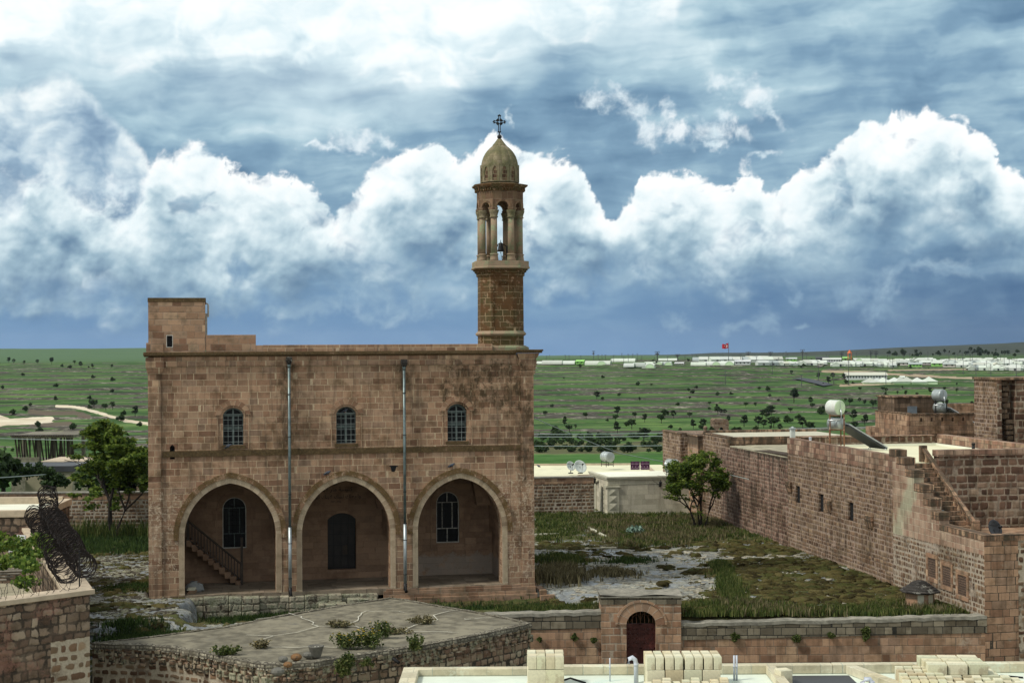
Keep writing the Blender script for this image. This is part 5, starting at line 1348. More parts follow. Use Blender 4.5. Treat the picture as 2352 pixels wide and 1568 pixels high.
def lump_cloud(n, lumps, rs):
    """points in the shells of many overlapping lumps: (centre, radii)"""
    w = np.array([l[3]*l[4]*l[5] for l in lumps])**.75; idx = rs.choice(len(lumps), n, p=w/w.sum()); L = np.array(lumps)[idx]
    d = rs.normal(size=(n, 3)); d /= np.linalg.norm(d, axis=1)[:, None]; r = rs.random(n)**.40
    return L[:, :3]+d*L[:, 3:6]*r[:, None]*(1+.15*rs.normal(size=(n, 1)))
def far_tree(kind, seed):
    """4.5 m field tree: round crown of leaf clumps on a short forked trunk"""
    rs = np.random.default_rng(seed); r_ = random.Random(seed)
    root = thing('field_tree', 'x', 'tree', (0, 0, -500), 0)
    H = 4.5; bush = kind == 'bush'
    lumps = []
    nl = 16 if not bush else 11
    for k in range(nl):
        a = r_.uniform(0, 2*PI); rad = r_.uniform(.2, 1.75 if kind != 'tall' else 1.0); zz = r_.uniform(1.9, 3.9) if not bush else r_.uniform(.5, 2.2)
        q = (1-abs(zz-(2.7 if not bush else 1.1))/3.4)
        lumps.append((math.cos(a)*rad*q, math.sin(a)*rad*q, zz, r_.uniform(.45, .85), r_.uniform(.45, .85), r_.uniform(.35, .6)))
    n = 1300 if kind != 'thin' else 500
    leaves(lump_cloud(n, lumps, rs), .26, 'crown', M['leaf_far' if kind in ('dark', 'tall') else 'leaf_far2'], root, .7, rs=rs)
    mb = MB(); mb.tube([(0, 0, -.3), (.05, 0, .8), (0, .05, 1.5 if not bush else .8)], .15, 5, r1=.11)
    for k in range(5):
        l = lumps[k*2]; mb.tube([(0, .03, 1.2 if not bush else .4), (l[0]*.5, l[1]*.5, (1.3+l[2])/2 if not bush else l[2]*.6), (l[0], l[1], l[2])], .085, 4, r1=.03)
    part(mb, 'trunk', 'bark', root)
    return root
PROTO = {'dark': far_tree('dark', 11), 'round': far_tree('round', 12), 'tall': far_tree('tall', 13), 'bush': far_tree('bush', 14), 'thin': far_tree('thin', 15)}
used = set()
ttr = random.Random(21)
def plant(kind, pos, h, label, group):
    s = h/4.5*(1.55 if kind == 'bush' else 1.0)
    r = PROTO[kind]
    if kind not in used:
        used.add(kind); o = r; o.location = pos; o.scale = (s, s, s); o['label'] = label
    else: o = dup(r, pos, ttr.uniform(0, 6.28), label, (s*ttr.uniform(.9, 1.15), s*ttr.uniform(.9, 1.15), s))
    if kind == 'bush': o.name = 'field_bush'; o['category'] = 'bush'
    else: o['category'] = 'tree'
    o['group'] = group; return o
ZA = lambda x, y: ((2050+x/2.24)/1.7415, (1350+y/2.24)/1.7415)
ZB = lambda x, y: ((3046+x/2.24)/1.7415, (1350+y/2.24)/1.7415)
ZC = lambda x, y: (x/2.413/1.7415, (1350+y/2.413)/1.7415)
RT = [('dark',755,555,78),('bush',805,555,30),('dark',1140,570,40),('dark',1590,555,30),('bush',1480,610,35),('round',290,710,55),('round',660,730,72),('dark',940,700,92),('round',1100,725,72),('round',920,750,70),('dark',1185,760,80),
 ('round',1335,770,100),('dark',1445,725,75),('dark',465,790,60),('thin',565,820,48),('round',1070,820,108),('bush',395,920,140),('dark',940,860,112),('dark',1175,940,135),('bush',1030,1030,108),('round',1840,695,85),('dark',1835,640,48),
 ('bush',1765,645,28),('dark',1905,690,50),('dark',2175,620,42),('round',2090,625,55),('dark',2310,690,82),('dark',2240,720,78),('dark',1620,820,92),('dark',1705,815,88),('bush',1790,850,58),('bush',1415,815,40),('dark',2075,800,110),('dark',2200,800,102),
 ('dark',2250,810,80),('dark',2320,800,96),('bush',2175,850,58),('bush',1985,840,45),('bush',2030,850,48),('bush',810,365,34),('thin',605,290,58),('bush',2210,465,30),('bush',1960,515,32),('bush',850,750,30),('bush',520,930,36),('bush',700,940,60),('dark',1500,850,44)]
RT2 = [('tall',290,585,138),('dark',445,600,72),('round',790,610,84),('dark',925,605,52),('round',1000,635,96),('dark',1070,580,72),('dark',1510,505,62),('thin',1750,500,48),('thin',1220,520,40),('thin',1290,530,62),('thin',1560,635,90),('thin',1665,615,62),
 ('dark',1880,630,62),('dark',40,740,112),('dark',90,700,92),('round',110,810,120),('dark',170,840,72),('dark',370,830,112),('round',440,850,112),('bush',530,690,80),('dark',820,750,112),('dark',925,785,102),('dark',740,380,60),('dark',1120,490,42),('dark',600,420,74),
 ('dark',635,375,60),('dark',510,370,60),('dark',270,330,40),('bush',690,740,90),('bush',560,660,60),('bush',150,570,24),('bush',820,415,26),('dark',1750,430,30),('dark',1640,480,40),('thin',1480,640,50),('bush',330,730,50)]
LT = [('dark',85,245,58),('dark',130,255,46),('dark',230,258,40),('dark',358,256,46),('tall',500,258,72),('thin',718,262,46),('bush',600,285,34),('bush',672,298,38),('dark',782,288,62),('bush',855,292,20),('dark',893,298,50),('dark',1080,300,40),
 ('dark',540,625,62),('round',908,690,112),('bush',865,690,50),('round',1022,708,84),('thin',1088,695,84),('dark',1305,770,112),('bush',120,740,60),('bush',640,975,40),('bush',120,1100,40),('bush',880,1060,100)]
WH = ['spreading', 'low', 'upright', 'sparse']
for lst, Zf, sc, reg in ((RT, ZA, 2.24, 'green slope right of the bell tower'), (RT2, ZB, 2.24, 'slope behind the right-hand roofs'), (LT, ZC, 2.413, 'terraced hill left of the church')):
    for kd, x, y, h in lst:
        px, py = Zf(x, y); p = hit(px, py, 160)
        hm = h/sc/1.7415/FPX*p.y
        k2 = 'bush' if kd == 'bush' else {'dark': 'dark tree', 'round': 'rounded green tree', 'tall': 'tall dark tree', 'thin': 'sparse thin tree'}[kd]
        plant(kd, p, hm, '%s on the %s' % ({'bush': 'low dark bush', 'dark tree': 'dark field tree', 'rounded green tree': 'rounded green field tree', 'tall dark tree': 'tall dark field tree', 'sparse thin tree': 'sparse thin field tree'}[k2], reg), '%ss on the %s' % (k2, reg))
for k in range(46):      # dark trees along the foot of the far right hill
    x = ttr.uniform(1130, 2340); y = 150+ttr.uniform(0, 48)-(x-1130)*.012+ttr.uniform(-10, 10)
    px, py = ZB(x, y); d = ray(px, py); Yv = 1500+ttr.uniform(-250, 350); X_ = d.x/d.y*Yv; z_ = float(land_z(X_, Yv))
    plant('dark' if k % 3 else 'bush', Vector((X_, Yv, z_)), ttr.uniform(24, 52)/2.24/1.7415/FPX*Yv, 'dark distant tree at the foot of the far right hill' if k % 3 else 'dark distant bush at the foot of the far right hill', 'distant trees below the far hill' if k % 3 else 'distant bushes below the far hill')
for k in range(70):     # small scattered trees and scrub across the slope
    px = ttr.uniform(1240, 2330) if k % 4 else ttr.uniform(0, 340); py = ttr.uniform(862, 1000); p = hit(px, py, 160); h_ = ttr.uniform(9, 20)*(.5+.6*(py-850)/150)/FPX*p.y
    kd = ('bush', 'dark', 'bush', 'round')[k % 4]; sd_ = 'right' if px > 1000 else 'left'
    plant(kd, p, h_, 'small scattered %s on the open %s slope' % ('scrub bush' if kd == 'bush' else 'field tree', sd_), 'scattered %s on the %s slope' % ('scrub bushes' if kd == 'bush' else 'field trees', sd_))
# vineyard tufts
vr = random.Random(8)
vt = thing('vine_bush', 'small green vine bush on the brown plot below the slope', 'vine bush', (0, 0, 0), 0, 'vine bushes on the brown plot')
_rs = np.random.default_rng(5); leaves(lump_cloud(160, [(0, 0, .4, .55, .55, .35), (.3, .2, .5, .3, .3, .25), (-.3, -.1, .55, .3, .3, .3)], _rs), .24, 'foliage', M['leaf_far2'], vt, .7, rs=_rs)
_mb = MB(); _mb.tube([(0, 0, -.2), (.02, 0, .5)], .05, 4); part(_mb, 'stem', 'bark', vt)
for k in range(95):
    row = k % 6; px, py = ZA(vr.uniform(200, 1330), 905+row*24+vr.uniform(-5, 5)); p = hit(px, py, 160); s = vr.uniform(.8, 1.7)
    if k == 0: vt.location = p; vt.scale = (s, s, s)
    else: dup(vt, p, vr.uniform(0, 6), None, s)

# --- yard trees with real limbs
def yard_tree(name, label, base, H, crown, seed, stems, nleaf):
    rs = np.random.default_rng(seed); r_ = random.Random(seed)
    root = thing(name, label, 'tree', base)
    mb = MB(); tips = []
    def grow(p, d, L, r, lev):
        q = p+d*L; m = (p+q)/2+Vector((r_.uniform(-1, 1), r_.uniform(-1, 1), r_.uniform(-.3, .3)))*L*.08
        mb.tube([p, m, q], r, 6 if lev < 2 else 4, cap=False, r1=r*.62)
        if lev >= 2: tips.append((m, L*.6)); tips.append((q, L*.75))
        if lev < 4:
            for k in range(3 if lev < 3 else 2):
                e = (d+Vector((r_.uniform(-1, 1), r_.uniform(-1, 1), r_.uniform(-.35, .5)))*.78).normalized()
                grow(q, e, L*r_.uniform(.60, .82), r*.60, lev+1)
    for s in stems:
        grow(Vector((s[0]*.25, 0, -.2)), Vector((s[0], s[1], 1)).normalized(), H*s[2], s[3], 0)
    part(mb, 'trunk', 'bark', root)
    C = []
    w = np.array([t[1] for t in tips]); cx, cy, cz, ax, ay, az = crown
    ok = [t for t in tips if ((t[0].x-cx)/ax)**2+((t[0].y-cy)/ay)**2+((t[0].z-cz)/az)**2 < 1.15]
    extra = [(Vector((cx+r_.gauss(0, .5)*ax, cy+r_.gauss(0, .5)*ay, cz+r_.uniform(-.85, .95)*az)), .5) for _ in range(34)]
    lm = []
    for t, L in ok+extra:
        e = ((t.x-cx)/ax)**2+((t.z-cz)/az)**2
        if e > 1.05: continue
        lm.append((t.x, t.y, t.z, r_.uniform(.34, .75)*H*.105, r_.uniform(.34, .75)*H*.105, r_.uniform(.16, .34)*H*.105))
    leaves(lump_cloud(nleaf, lm, rs), H*.017, 'crown', M['leaf_yard'], root, .45, rs=rs, elong=2.2)
    return root
yard_tree('acacia_tree', 'leafy green tree with forked trunk in front of the wall left of the church', Vector((-21.3, 81.5, -.25)), 6.3, (-.25, 0, 3.75, 2.3, 2.1, 2.55), 3, [(-.08, 0, .34, .15), (.30, .1, .28, .10)], 26000)
yard_tree('young_tree', 'young green multi-stemmed tree beside the pale annex and the long wall', Vector((10.3, 84.4, -.3)), 4.3, (-.15, 0, 2.6, 1.7, 1.5, 1.95), 9, [(-.35, 0, .30, .075), (.05, .1, .36, .085), (.35, -.1, .30, .07), (-.1, -.2, .34, .06)], 13000)

# --- grass
def blades(pts, h, name, mat, label, lean=.35, w=.02, per=6, spread=.09, kind='stuff', cat='grass'):
    rs = np.random.default_rng(len(pts)+int(h*1000)); P = np.repeat(np.asarray(pts), per, 0); n = len(P)
    P = P+np.stack([rs.normal(0, spread, n), rs.normal(0, spread, n), np.zeros(n)], 1)
    H = h*(.45+.85*rs.random(n)); a = rs.random(n)*2*PI; l = lean*H*rs.random(n)
    t = np.stack([np.cos(a)*l, np.sin(a)*l, H], 1); b = rs.random(n)*PI; s = np.stack([np.cos(b), np.sin(b), np.zeros(n)], 1)*(w*(.6+.8*rs.random(n)))[:, None]
    mid = P+t*np.array([.35, .35, .6])
    V = np.stack([P-s, P+s, mid+s*.8, P+t, mid-s*.8], 1)
    F = np.arange(n*5).reshape(-1, 5)
    o = raw_mesh(name, V.reshape(-1, 3), F, mat, col={'tint': np.repeat(rs.random(n), 5)}, smooth=False)
    tag(o, label, cat, None, kind); return o
def region(n, f, box, seed):
    rs = np.random.default_rng(seed); x = rs.uniform(box[0], box[1], n*4); y = rs.uniform(box[2], box[3], n*4)
    k = rs.random(n*4) < np.clip(f(x, y), 0, 1); x, y = x[k][:n], y[k][:n]
    return np.stack([x, y, ground_z(x, y)-.02], 1)
def mossm(x, y): return masks(x, y)[0]
wallx = lambda y: 17.2-(y-56)*.1721
# strip behind the lane walls
f1 = lambda x, y: (1-sst(y, 57.3, 59.6+1.2*np.sin(x*.9)))*(.35+.65*sst(fbm(x*.5, y*.5, 3, 61), -.2, .2))*(x < wallx(y)-.3)*(.15+.85*sst(fbm(x*1.5, y*1.5, 3, 62), -.15, .15))*((np.abs(x-4.66) > 1.6) | (y > 57.6))
blades(region(4200, f1, (-.6, 17, 56.6, 60.5), 1), .25, 'grass', M['grass_green'], 'tall green grass strip behind the low lane walls', per=7)
blades(region(1500, lambda x, y: f1(x, y)*sst(fbm(x*.35, y*.35, 3, 71), -.1, .2), (3, 17, 56.6, 60.5), 2), .34, 'dry_grass', M['grass_dry'], 'dry seeding grass among the green strip behind the lane wall', per=7)
# ditch in front of the porch
def f2(x, y):
    u, v = ch_local(x, y); return masks(x, y)[3]*(.5+.5*sst(fbm(x*.8, y*.8, 3, 81), -.2, .2))
blades(region(4200, f2, (-14, 3.5, 55.5, 63), 3), .22, 'grass', M['weed_dark'], 'dark green grass in the ditch before the church porch', per=7)
# rear vegetation
f3 = lambda x, y: sst(y, 76.5+1.5*np.sin(x*.7), 80.5)*(.5+.5*sst(fbm(x*.3, y*.3, 3, 91), -.3, .1))*(x < wallx(y)-.1)*(1-np.exp(-(((x-4.2)/1.5)**2+((y-79)/5)**2))*.9)*(ch_local(x, y)[0] > 16.2)
blades(region(3600, lambda x, y: f3(x, y)*(.12+.88*sst(fbm(x*1.1, y*1.1, 3, 93), -.12, .15)), (1.3, 14, 76, 92), 4), .25, 'undergrowth', M['grass_green'], 'green undergrowth before the pale annex', per=7, w=.03)
blades(region(2600, lambda x, y: f3(x, y)*sst(x, 3, 5)*sst(fbm(x*.9, y*.9, 3, 95), -.1, .12), (3, 12, 76, 90), 5), .30, 'dry_grass', M['grass_dry'], 'brown dry stalks among the undergrowth before the annex', per=5, w=.02)
fL = lambda x, y: sst(y, 73.5, 76)*(x < -16.5)
blades(region(4800, lambda x, y: fL(x, y)*(.2+.8*sst(fbm(x*1.1, y*1.1, 3, 97), -.15, .12)), (-31, -16.4, 73, 84.4), 6), .27, 'grass', M['weed_dark'], 'green grass below the wall left of the church', per=7, w=.025)
blades(region(500, lambda x, y: fL(x, y)*sst(y, 80, 82), (-28, -17, 79, 84.3), 16), .85, 'tall_weeds', M['grass_green'], 'tall weeds standing against the left garden wall', per=5, w=.02)
# cushions on the rock
fm = lambda x, y: sst(mossm(x, y), .04, .12)*(ch_local(x, y)[0] > 15.8)*(y > 57)*(x < wallx(y)-.1)
blades(region(12000, fm, (1.2, 17, 57, 79), 7), .075, 'moss_cushions', M['moss'] if 'moss' in M else leafmat('moss_tufts', (.030,.026,.009), (.070,.060,.018), (.13,.115,.035), .1), 'brown green moss cushions on the rock yard', per=7, w=.022, lean=1.3, spread=.07, cat='moss')
M['moss'] = bpy.data.materials['moss_tufts']
fml = lambda x, y: sst(mossm(x, y), .04, .12)*(ch_local(x, y)[0] < .9)*(y > 50)
blades(region(6000, fml, (-28, -12.5, 50.5, 76), 8), .075, 'moss_cushions', M['moss'], 'brown green moss cushions on the rock left of the church', per=7, w=.022, lean=1.3, spread=.07, cat='moss')
for (cx, cy, rx, ry, n, h, mt, nm, lb) in ((2.0, 66.5, 1.0, 2.0, 900, .42, 'grass_dry', 'dry_grass', 'pale feathery dry grass clump beside the right corner of the church'), (4.4, 67.5, 1.1, 1.5, 260, .22, 'grass_dry', 'dry_grass', 'olive dry grass tuft on the bare rock of the yard'),
     (2.2, 72, 1.3, 1.6, 500, .26, 'grass_green', 'grass', 'green grass tuft near the rear corner of the church'), (5.4, 71.5, 1.2, .9, 160, .18, 'weed_dark', 'grass', 'dark green grass tuft in the middle of the rock yard'),
     (-13.2, 53.6, 1.2, 1.0, 900, .24, 'weed_dark', 'grass', 'dark grass patch on the rock at the left church corner'), (-15.6, 62.5, 1.1, 1.0, 400, .18, 'weed_dark', 'grass', 'small grass patch on the wet rock left of the church')):
    rs = np.random.default_rng(n+int(cx*10)); q = np.stack([rs.normal(cx, rx*.45, n), rs.normal(cy, ry*.45, n)], 1)
    blades(np.stack([q[:, 0], q[:, 1], ground_z(q[:, 0], q[:, 1])], 1), h, nm, M[mt], lb, per=6, lean=.5)
pp = [onz(a, b, -.3) for a, b in ((1650,1296),(1662,1315),(1672,1340),(1685,1370),(1700,1400))]
q = []
rs = np.random.default_rng(44)
for k in range(1500):
    t = rs.random()*(len(pp)-1.001); i = int(t); p = pp[i].lerp(pp[i+1], t-i); q.append((p.x+rs.normal(0, .20), p.y+rs.normal(0, .25), -.33))
blades(np.array(q), .30, 'grass', M['grass_green'], 'narrow green line of grass crossing the rock yard', per=6)

# rounded moss cushions, one mesh of low domes
def cushions(pts, name, label, mat, r0, r1, hf=.42):
    rs = np.random.default_rng(len(pts)); n = len(pts); rr = r0+(r1-r0)*rs.random(n)**2.2; ax = rr*(1+.9*rs.random(n)); ay = rr*(.7+.4*rs.random(n)); hh = np.minimum(rr*hf, .17)*(.7+.6*rs.random(n)); th = rs.normal(0, .35, n)
    K = 9; lev = [(1.0, -.15), (.93, .45), (.62, .88)]
    V = []
    for l, z in lev:
        for k in range(K):
            a = 2*PI*k/K; j = 1+.22*rs.normal(size=n); x = np.cos(a)*ax*l*j; y = np.sin(a)*ay*l*j
            V.append(np.stack([pts[:, 0]+x*np.cos(th)-y*np.sin(th), pts[:, 1]+x*np.sin(th)+y*np.cos(th), pts[:, 2]+.02+hh*z*(1+.2*rs.normal(size=n))], 1))
    V.append(np.stack([pts[:, 0], pts[:, 1], pts[:, 2]+.02+hh], 1)); V = np.stack(V, 1); m = len(lev)*K+1
    F = []
    for L in range(len(lev)-1):
        for k in range(K): j = (k+1) % K; F.append((L*K+k, L*K+j, (L+1)*K+j, (L+1)*K+k))
    for k in range(0, K): j = (k+1) % K; F.append(((len(lev)-1)*K+k, (len(lev)-1)*K+j, m-1, m-1))
    F = np.array(F); tri = F[:, 2] == F[:, 3]; Q = F[~tri]; T = F[tri][:, :3]
    base = (np.arange(n)*m)[:, None, None]
    VV = V.reshape(-1, 3); Q = (Q[None]+base).reshape(-1, 4); T = (T[None]+base).reshape(-1, 3); A = np.concatenate([Q[:, [0, 1, 2]], Q[:, [0, 2, 3]], T])
    o = raw_mesh(name, VV, A, mat, col={'tint': np.repeat(rs.random(n), m)}, smooth=True); tag(o, label, 'rubble' if 'rubble' in name else 'moss', None, 'stuff')
mm_, nt_, b_ = newmat('moss_cushion'); P_ = coord(nt_); f_ = noise(P_, 14, 5, .7); g_ = noise(P_, 1.3, 4, .6); _, tv = attr(nt_, 'tint')
c_ = ramp(f_*.6+tv*.4, [(.25, (.018,.014,.007)), (.42, (.044,.037,.014)), (.58, (.075,.064,.024)), (.8, (.12,.10,.042))]); c_ = mixc(ss(g_, .48, .60)*.5, c_, (.060,.075,.022))
put(nt_, b_.inputs['Base Color'], c_); b_.inputs['Roughness'].default_value = 1; b_.inputs['Specular IOR Level'].default_value = .05; bump(nt_, b_, f_, 1, .05)
fmc = lambda x, y: sst(mossm(x, y), .02, .16)*(ch_local(x, y)[0] > 15.9)*(y > 57.2)*(x < wallx(y)-.2)*(1-sst(y, 77, 79))
cushions(region(7000, fmc, (1.2, 17.2, 57, 79), 31), 'moss_cushions', 'brown green rounded moss cushions over the rock yard right of the church', mm_, .05, .27, .55)
cushions(region(3000, lambda x, y: sst(mossm(x, y), .04, .22)*(ch_local(x, y)[0] < .7)*(y > 50.5)*(x > -12.6-(y-44)*.36), (-28, -12.5, 50.5, 75), 32), 'moss_cushions', 'brown green rounded moss cushions over the wet rock left of the church', mm_, .05, .27, .55)

M['pale_rubble'] = plain('pale_limestone_rubble', (.40,.37,.28), .85, 0, .5, 3)
fr_ = lambda x, y: (1-sst(mossm(x, y), -.02, .10))*(ch_local(x, y)[0] > 15.9)*(y > 57.2)*(x < wallx(y)-.2)
cushions(region(1800, fr_, (1.2, 17.2, 57, 79), 41), 'loose_rubble', 'pale flat loose rubble on the bare rock right of the church', M['pale_rubble'], .03, .14, .35)
cushions(region(1900, lambda x, y: (1-sst(mossm(x, y), -.02, .10))*(ch_local(x, y)[0] < 1.2)*(y > 50.5)*(x > -12.9-(y-44)*.36)*(1-(ch_local(x, y)[0] > -.1)*(ch_local(x, y)[1] > 0)), (-28, -11.5, 50.5, 75), 42), 'loose_rubble', 'pale flat loose rubble on the bare rock left of the church', M['rough_plinth'], .03, .17, .4)

# ------------------------------------------------------------------ the tent camp on the plateau
M['ruin'] = stone('ruin_stone', .5, .7, .06, .2, .1, .03, 51, RED, (.25,.19,.15), grime=.6)
M['canvas'] = plain('white_tent_canvas', (.62,.66,.61), .8, 0, .10, .4)
def _vary(m, cols, k):
    nt = m.node_tree; b = [n for n in nt.nodes if n.type == 'BSDF_PRINCIPLED'][0]; l = b.inputs['Base Color'].links[0].from_socket
    oi = nt.nodes.new('ShaderNodeObjectInfo'); r_ = S(nt, oi.outputs['Random'])
    c = mixc(1.0, S(nt, l), ramp(r_, cols), 'MULTIPLY')
    P = coord(nt); c = mixc(ss(noise(P, 4, 6, .7)+r_*.12, .60, .70)*k, c, (.36,.30,.20)); put(nt, b.inputs['Base Color'], c)
_vary(M['canvas'], [(0, (1,1,1)), (.3, (.95,1,.92)), (.5, (.72,.72,.68)), (.7, (1,1,1)), (.85, (.50,.56,.60)), (1, (.95,.90,.78))], .15)
M['canvas_green'] = plain('pale_green_tent_canvas', (.55,.72,.46), .8, 0, .12, .5)
M['lime'] = plain('lime_green_cladding', (.30,.62,.16), .7, 0, .15, .5)
M['cladding'] = plain('white_cladding', (.56,.58,.58), .7, 0, .1, .5)
M['pink_clad'] = plain('pale_pink_cladding', (.60,.54,.50), .8, 0, .1, .5)
M['dark_roof'] = plain('dark_shed_roof', (.06,.065,.07), .6, 0, .3, .5)
M['pole'] = plain('grey_pole', (.10,.105,.11), .7, .3, .3, 3)
M['orange'] = plain('orange_playground_paint', (.60,.14,.04), .6, 0, .1, 3)
M['asphalt'] = plain('asphalt', (.055,.06,.07), .85, 0, .2, .3)
def camp_pos(px, py):
    d = ray(px, py); ys = np.arange(640, 1100, 2.0); xs = d.x/d.y*ys; tz = terrace_z(xs, ys)[0]; b = np.nonzero(tz > CAMH+d.z/d.y*ys)[0]
    i = b[0] if len(b) else int((1050-640)/2); return Vector((xs[i], ys[i], float(tz[i])))
def hangar(Zf, x0, x1, yb, h, gap=0, ends=True):
    p0 = camp_pos(*Zf(x0, yb)); p1 = camp_pos(*Zf(x1, yb)); Y = (p0.y+p1.y)/2; k = Y/FPX/2.24/1.7415
    W = (x1-x0)*k; H = h*k*.85; z = min(p0.z, p1.z)-.1; Dp = H*2.3
    root = thing('arched_tent', 'large white arched tent hall at the near edge of the camp', 'tent', ((p0.x+p1.x)/2, Y, z), R(-14), 'large arched white tent halls of the camp')
    mb = MB(); n = 12
    P = [(Dp/2*math.cos(PI*i/n), H*math.sin(PI*i/n)**.8) for i in range(n+1)]
    for i in range(n):
        a, b = P[i], P[i+1]; mb.face([(-W/2, a[0], a[1]), (W/2, a[0], a[1]), (W/2, b[0], b[1]), (-W/2, b[0], b[1])], smooth=True)
    part(mb, 'canvas', 'canvas', root)
    mb = MB(); mb.face([(W/2-.05, a, b) for a, b in P]); mb.face([(-W/2+.05, a, b) for a, b in reversed(P)]); part(mb, 'end_wall', 'canvas_green', root)
    mb = MB(); mb.box(W/2-.04, W/2+.04, -H*.3, H*.3, 0, H*.55); part(mb, 'door', 'pole', root)
    # a transverse vault with its round end towards the viewer
    if ends:
        mb = MB(); r = H*1.0; Q = [(W*.18+r*math.cos(PI*i/n), r*.92*math.sin(PI*i/n)) for i in range(n+1)]
        for i in range(n):
            a, b = Q[i], Q[i+1]; mb.face([(a[0], -Dp/2-1.2, a[1]), (b[0], -Dp/2-1.2, b[1]), (b[0], 0, b[1]), (a[0], 0, a[1])][::-1], smooth=True)
        part(mb, 'porch_vault', 'canvas', root)
        mb = MB(); mb.face([(a, -Dp/2-1.1, b) for a, b in reversed(Q)]); part(mb, 'end_panel', 'canvas_green', root)
    return root
for q in ((212,270,234,26,0),(268,452,236,40,0),(452,565,236,36,0),(655,885,243,44,1),(885,1105,216,36,0),(1000,1095,262,40,0),(1085,1192,267,46,0),(1165,1277,271,48,1),(1185,1262,240,28,0),(1265,1345,240,32,1),
          (1350,1427,246,38,1),(1310,1482,206,24,0),(1615,1885,214,48,0),(1600,1735,250,40,0),(1722,1882,247,40,1),(1868,1988,247,46,1),(2090,2225,212,24,0)):
    hangar(ZA, *q[:4], ends=bool(q[4]))
for q in ((822,900,214,38,1),(900,975,215,38,0),(975,1046,215,36,0)): hangar(ZB, *q[:4], ends=bool(q[4]))
def shed(Zf, x0, x1, yb, h, wall, roof, label, name='camp_building', cat='building', windows=3, depth=8, rot=-12, Y=None, group=None):
    p0 = camp_pos(*Zf(x0, yb)); p1 = camp_pos(*Zf(x1, yb)); Yc = (p0.y+p1.y)/2; k = Yc/FPX/2.24/1.7415
    W = (x1-x0)*k*.86; H = h*k; z = min(p0.z, p1.z)-.1
    root = thing(name, label, cat, ((p0.x+p1.x)/2, Yc, z), R(rot), group)
    mb = MB(); D = depth/2; e = H*.66
    mb.box(-W/2, W/2, -D, D, 0, e)
    for s in (-1, 1): mb.face([(s*W/2, -D, e), (s*W/2, D, e), (s*W/2, 0, H)][::s])
    part(mb, 'wall', wall, root)
    mb = MB(); o = .4
    for s in (-1, 1): 
        f = [(-W/2-o, s*(D+o), e-.1), (W/2+o, s*(D+o), e-.1), (W/2+o, 0, H+.05), (-W/2-o, 0, H+.05)]; mb.face(f if s < 0 else f[::-1]); mb.face([(a, b, c-.15) for a, b, c in (f[::-1] if s < 0 else f)])
    part(mb, 'roof', roof, root)
    for i in range(windows):
        x = -W/2+(i+.5)*W/windows; mb = MB(); mb.box(x-W/windows*.16, x+W/windows*.16, -D-.03, -D+.02, e*.40, e*.80); part(mb, 'window', 'glass', root)
    return root
shed(ZA, 572, 650, 236, 38, 'lime', 'lime', 'small green hut between the arched tents left of the lone tree', windows=2)
shed(ZA, 1985, 2142, 242, 46, 'cladding', 'cladding', 'white shed with flat front right of the flagpole', windows=4)
shed(ZA, 1455, 1540, 243, 24, 'pink_clad', 'cladding', 'long low pale hut right of the open arched tent', windows=4)
shed(ZA, 1885, 1978, 204, 26, 'lime', 'canvas', 'green gabled hut behind the flagpole', windows=2)
shed(ZB, 215, 322, 210, 34, 'lime', 'canvas', 'green gabled hut farthest left of the right camp half', windows=3)
shed(ZB, 340, 458, 238, 34, 'lime', 'canvas', 'green gabled hut with pale roof in front of the dark-roofed shed', windows=3)
shed(ZB, 480, 605, 196, 38, 'pole', 'dark_roof', 'dark-roofed shed standing above the white tents', windows=0)
shed(ZB, 540, 722, 221, 42, 'cladding', 'canvas', 'long white container block with a row of windows', windows=7)
shed(ZB, 460, 560, 251, 34, 'pink_clad', 'canvas', 'cream hut below the dark-roofed shed', windows=2)
shed(ZB, 718, 782, 200, 28, 'lime', 'lime', 'small green hut behind the orange playground tower', windows=1)
shed(ZB, 1205, 1332, 254, 42, 'pink_clad', 'canvas', 'pale pink gabled hut left of the lime green one', windows=3)
shed(ZB, 1312, 1442, 262, 42, 'lime', 'canvas', 'lime green gabled hut in the middle of the right camp half', windows=4)
shed(ZB, 1410, 1522, 244, 34, 'pink_clad', 'canvas', 'pale pink hut behind the lime green gabled hut', windows=3)
shed(ZB, 1517, 1622, 254, 42, 'lime', 'canvas', 'lime green hut beside the pale pink one on the right', windows=2)
shed(ZB, 1620, 1737, 262, 40, 'pink_clad', 'canvas', 'pale pink hut at the right end of the hut row', windows=2)
shed(ZB, 722, 1134, 374, 66, 'cladding', 'canvas', 'long white barn with a row of small windows below the camp', 'long_barn', 'barn', windows=14, depth=16, rot=-8)
shed(ZB, 1243, 1280, 373, 32, 'cladding', 'canvas', 'small white container beside the long barn', 'container', 'container', windows=0, depth=3)
# small white tents in staggered rows
def tent_proto():
    root = thing('small_tent', 'small white gabled tent in the crowded rows of the camp', 'tent', (0, 0, 0), 0, 'small white tents crowded across the camp')
    mb = MB(); a, b, h = 3.4, 2.2, 2.9
    mb.face([(-a, -b, 0), (a, -b, 0), (a, -b, 1.5), (-a, -b, 1.5)]); mb.face([(-a, -b-.2, 1.45), (a, -b-.2, 1.45), (a, 0, h), (-a, 0, h)]); mb.face([(a, b+.2, 1.45), (-a, b+.2, 1.45), (-a, 0, h), (a, 0, h)])
    mb.face([(a, -b, 0), (a, b, 0), (a, b, 1.5), (a, 0, h-.05), (a, -b, 1.5)]); mb.face([(-a, b, 0), (-a, -b, 0), (-a, -b, 1.5), (-a, 0, h-.05), (-a, b, 1.5)])
    part(mb, 'canvas', 'canvas', root)
    mb = MB(); mb.box(-.6, .6, -b-.04, -b+.02, 0, 1.3); part(mb, 'door', 'pole', root)
    return root
tp = tent_proto(); cr = random.Random(4); first = True
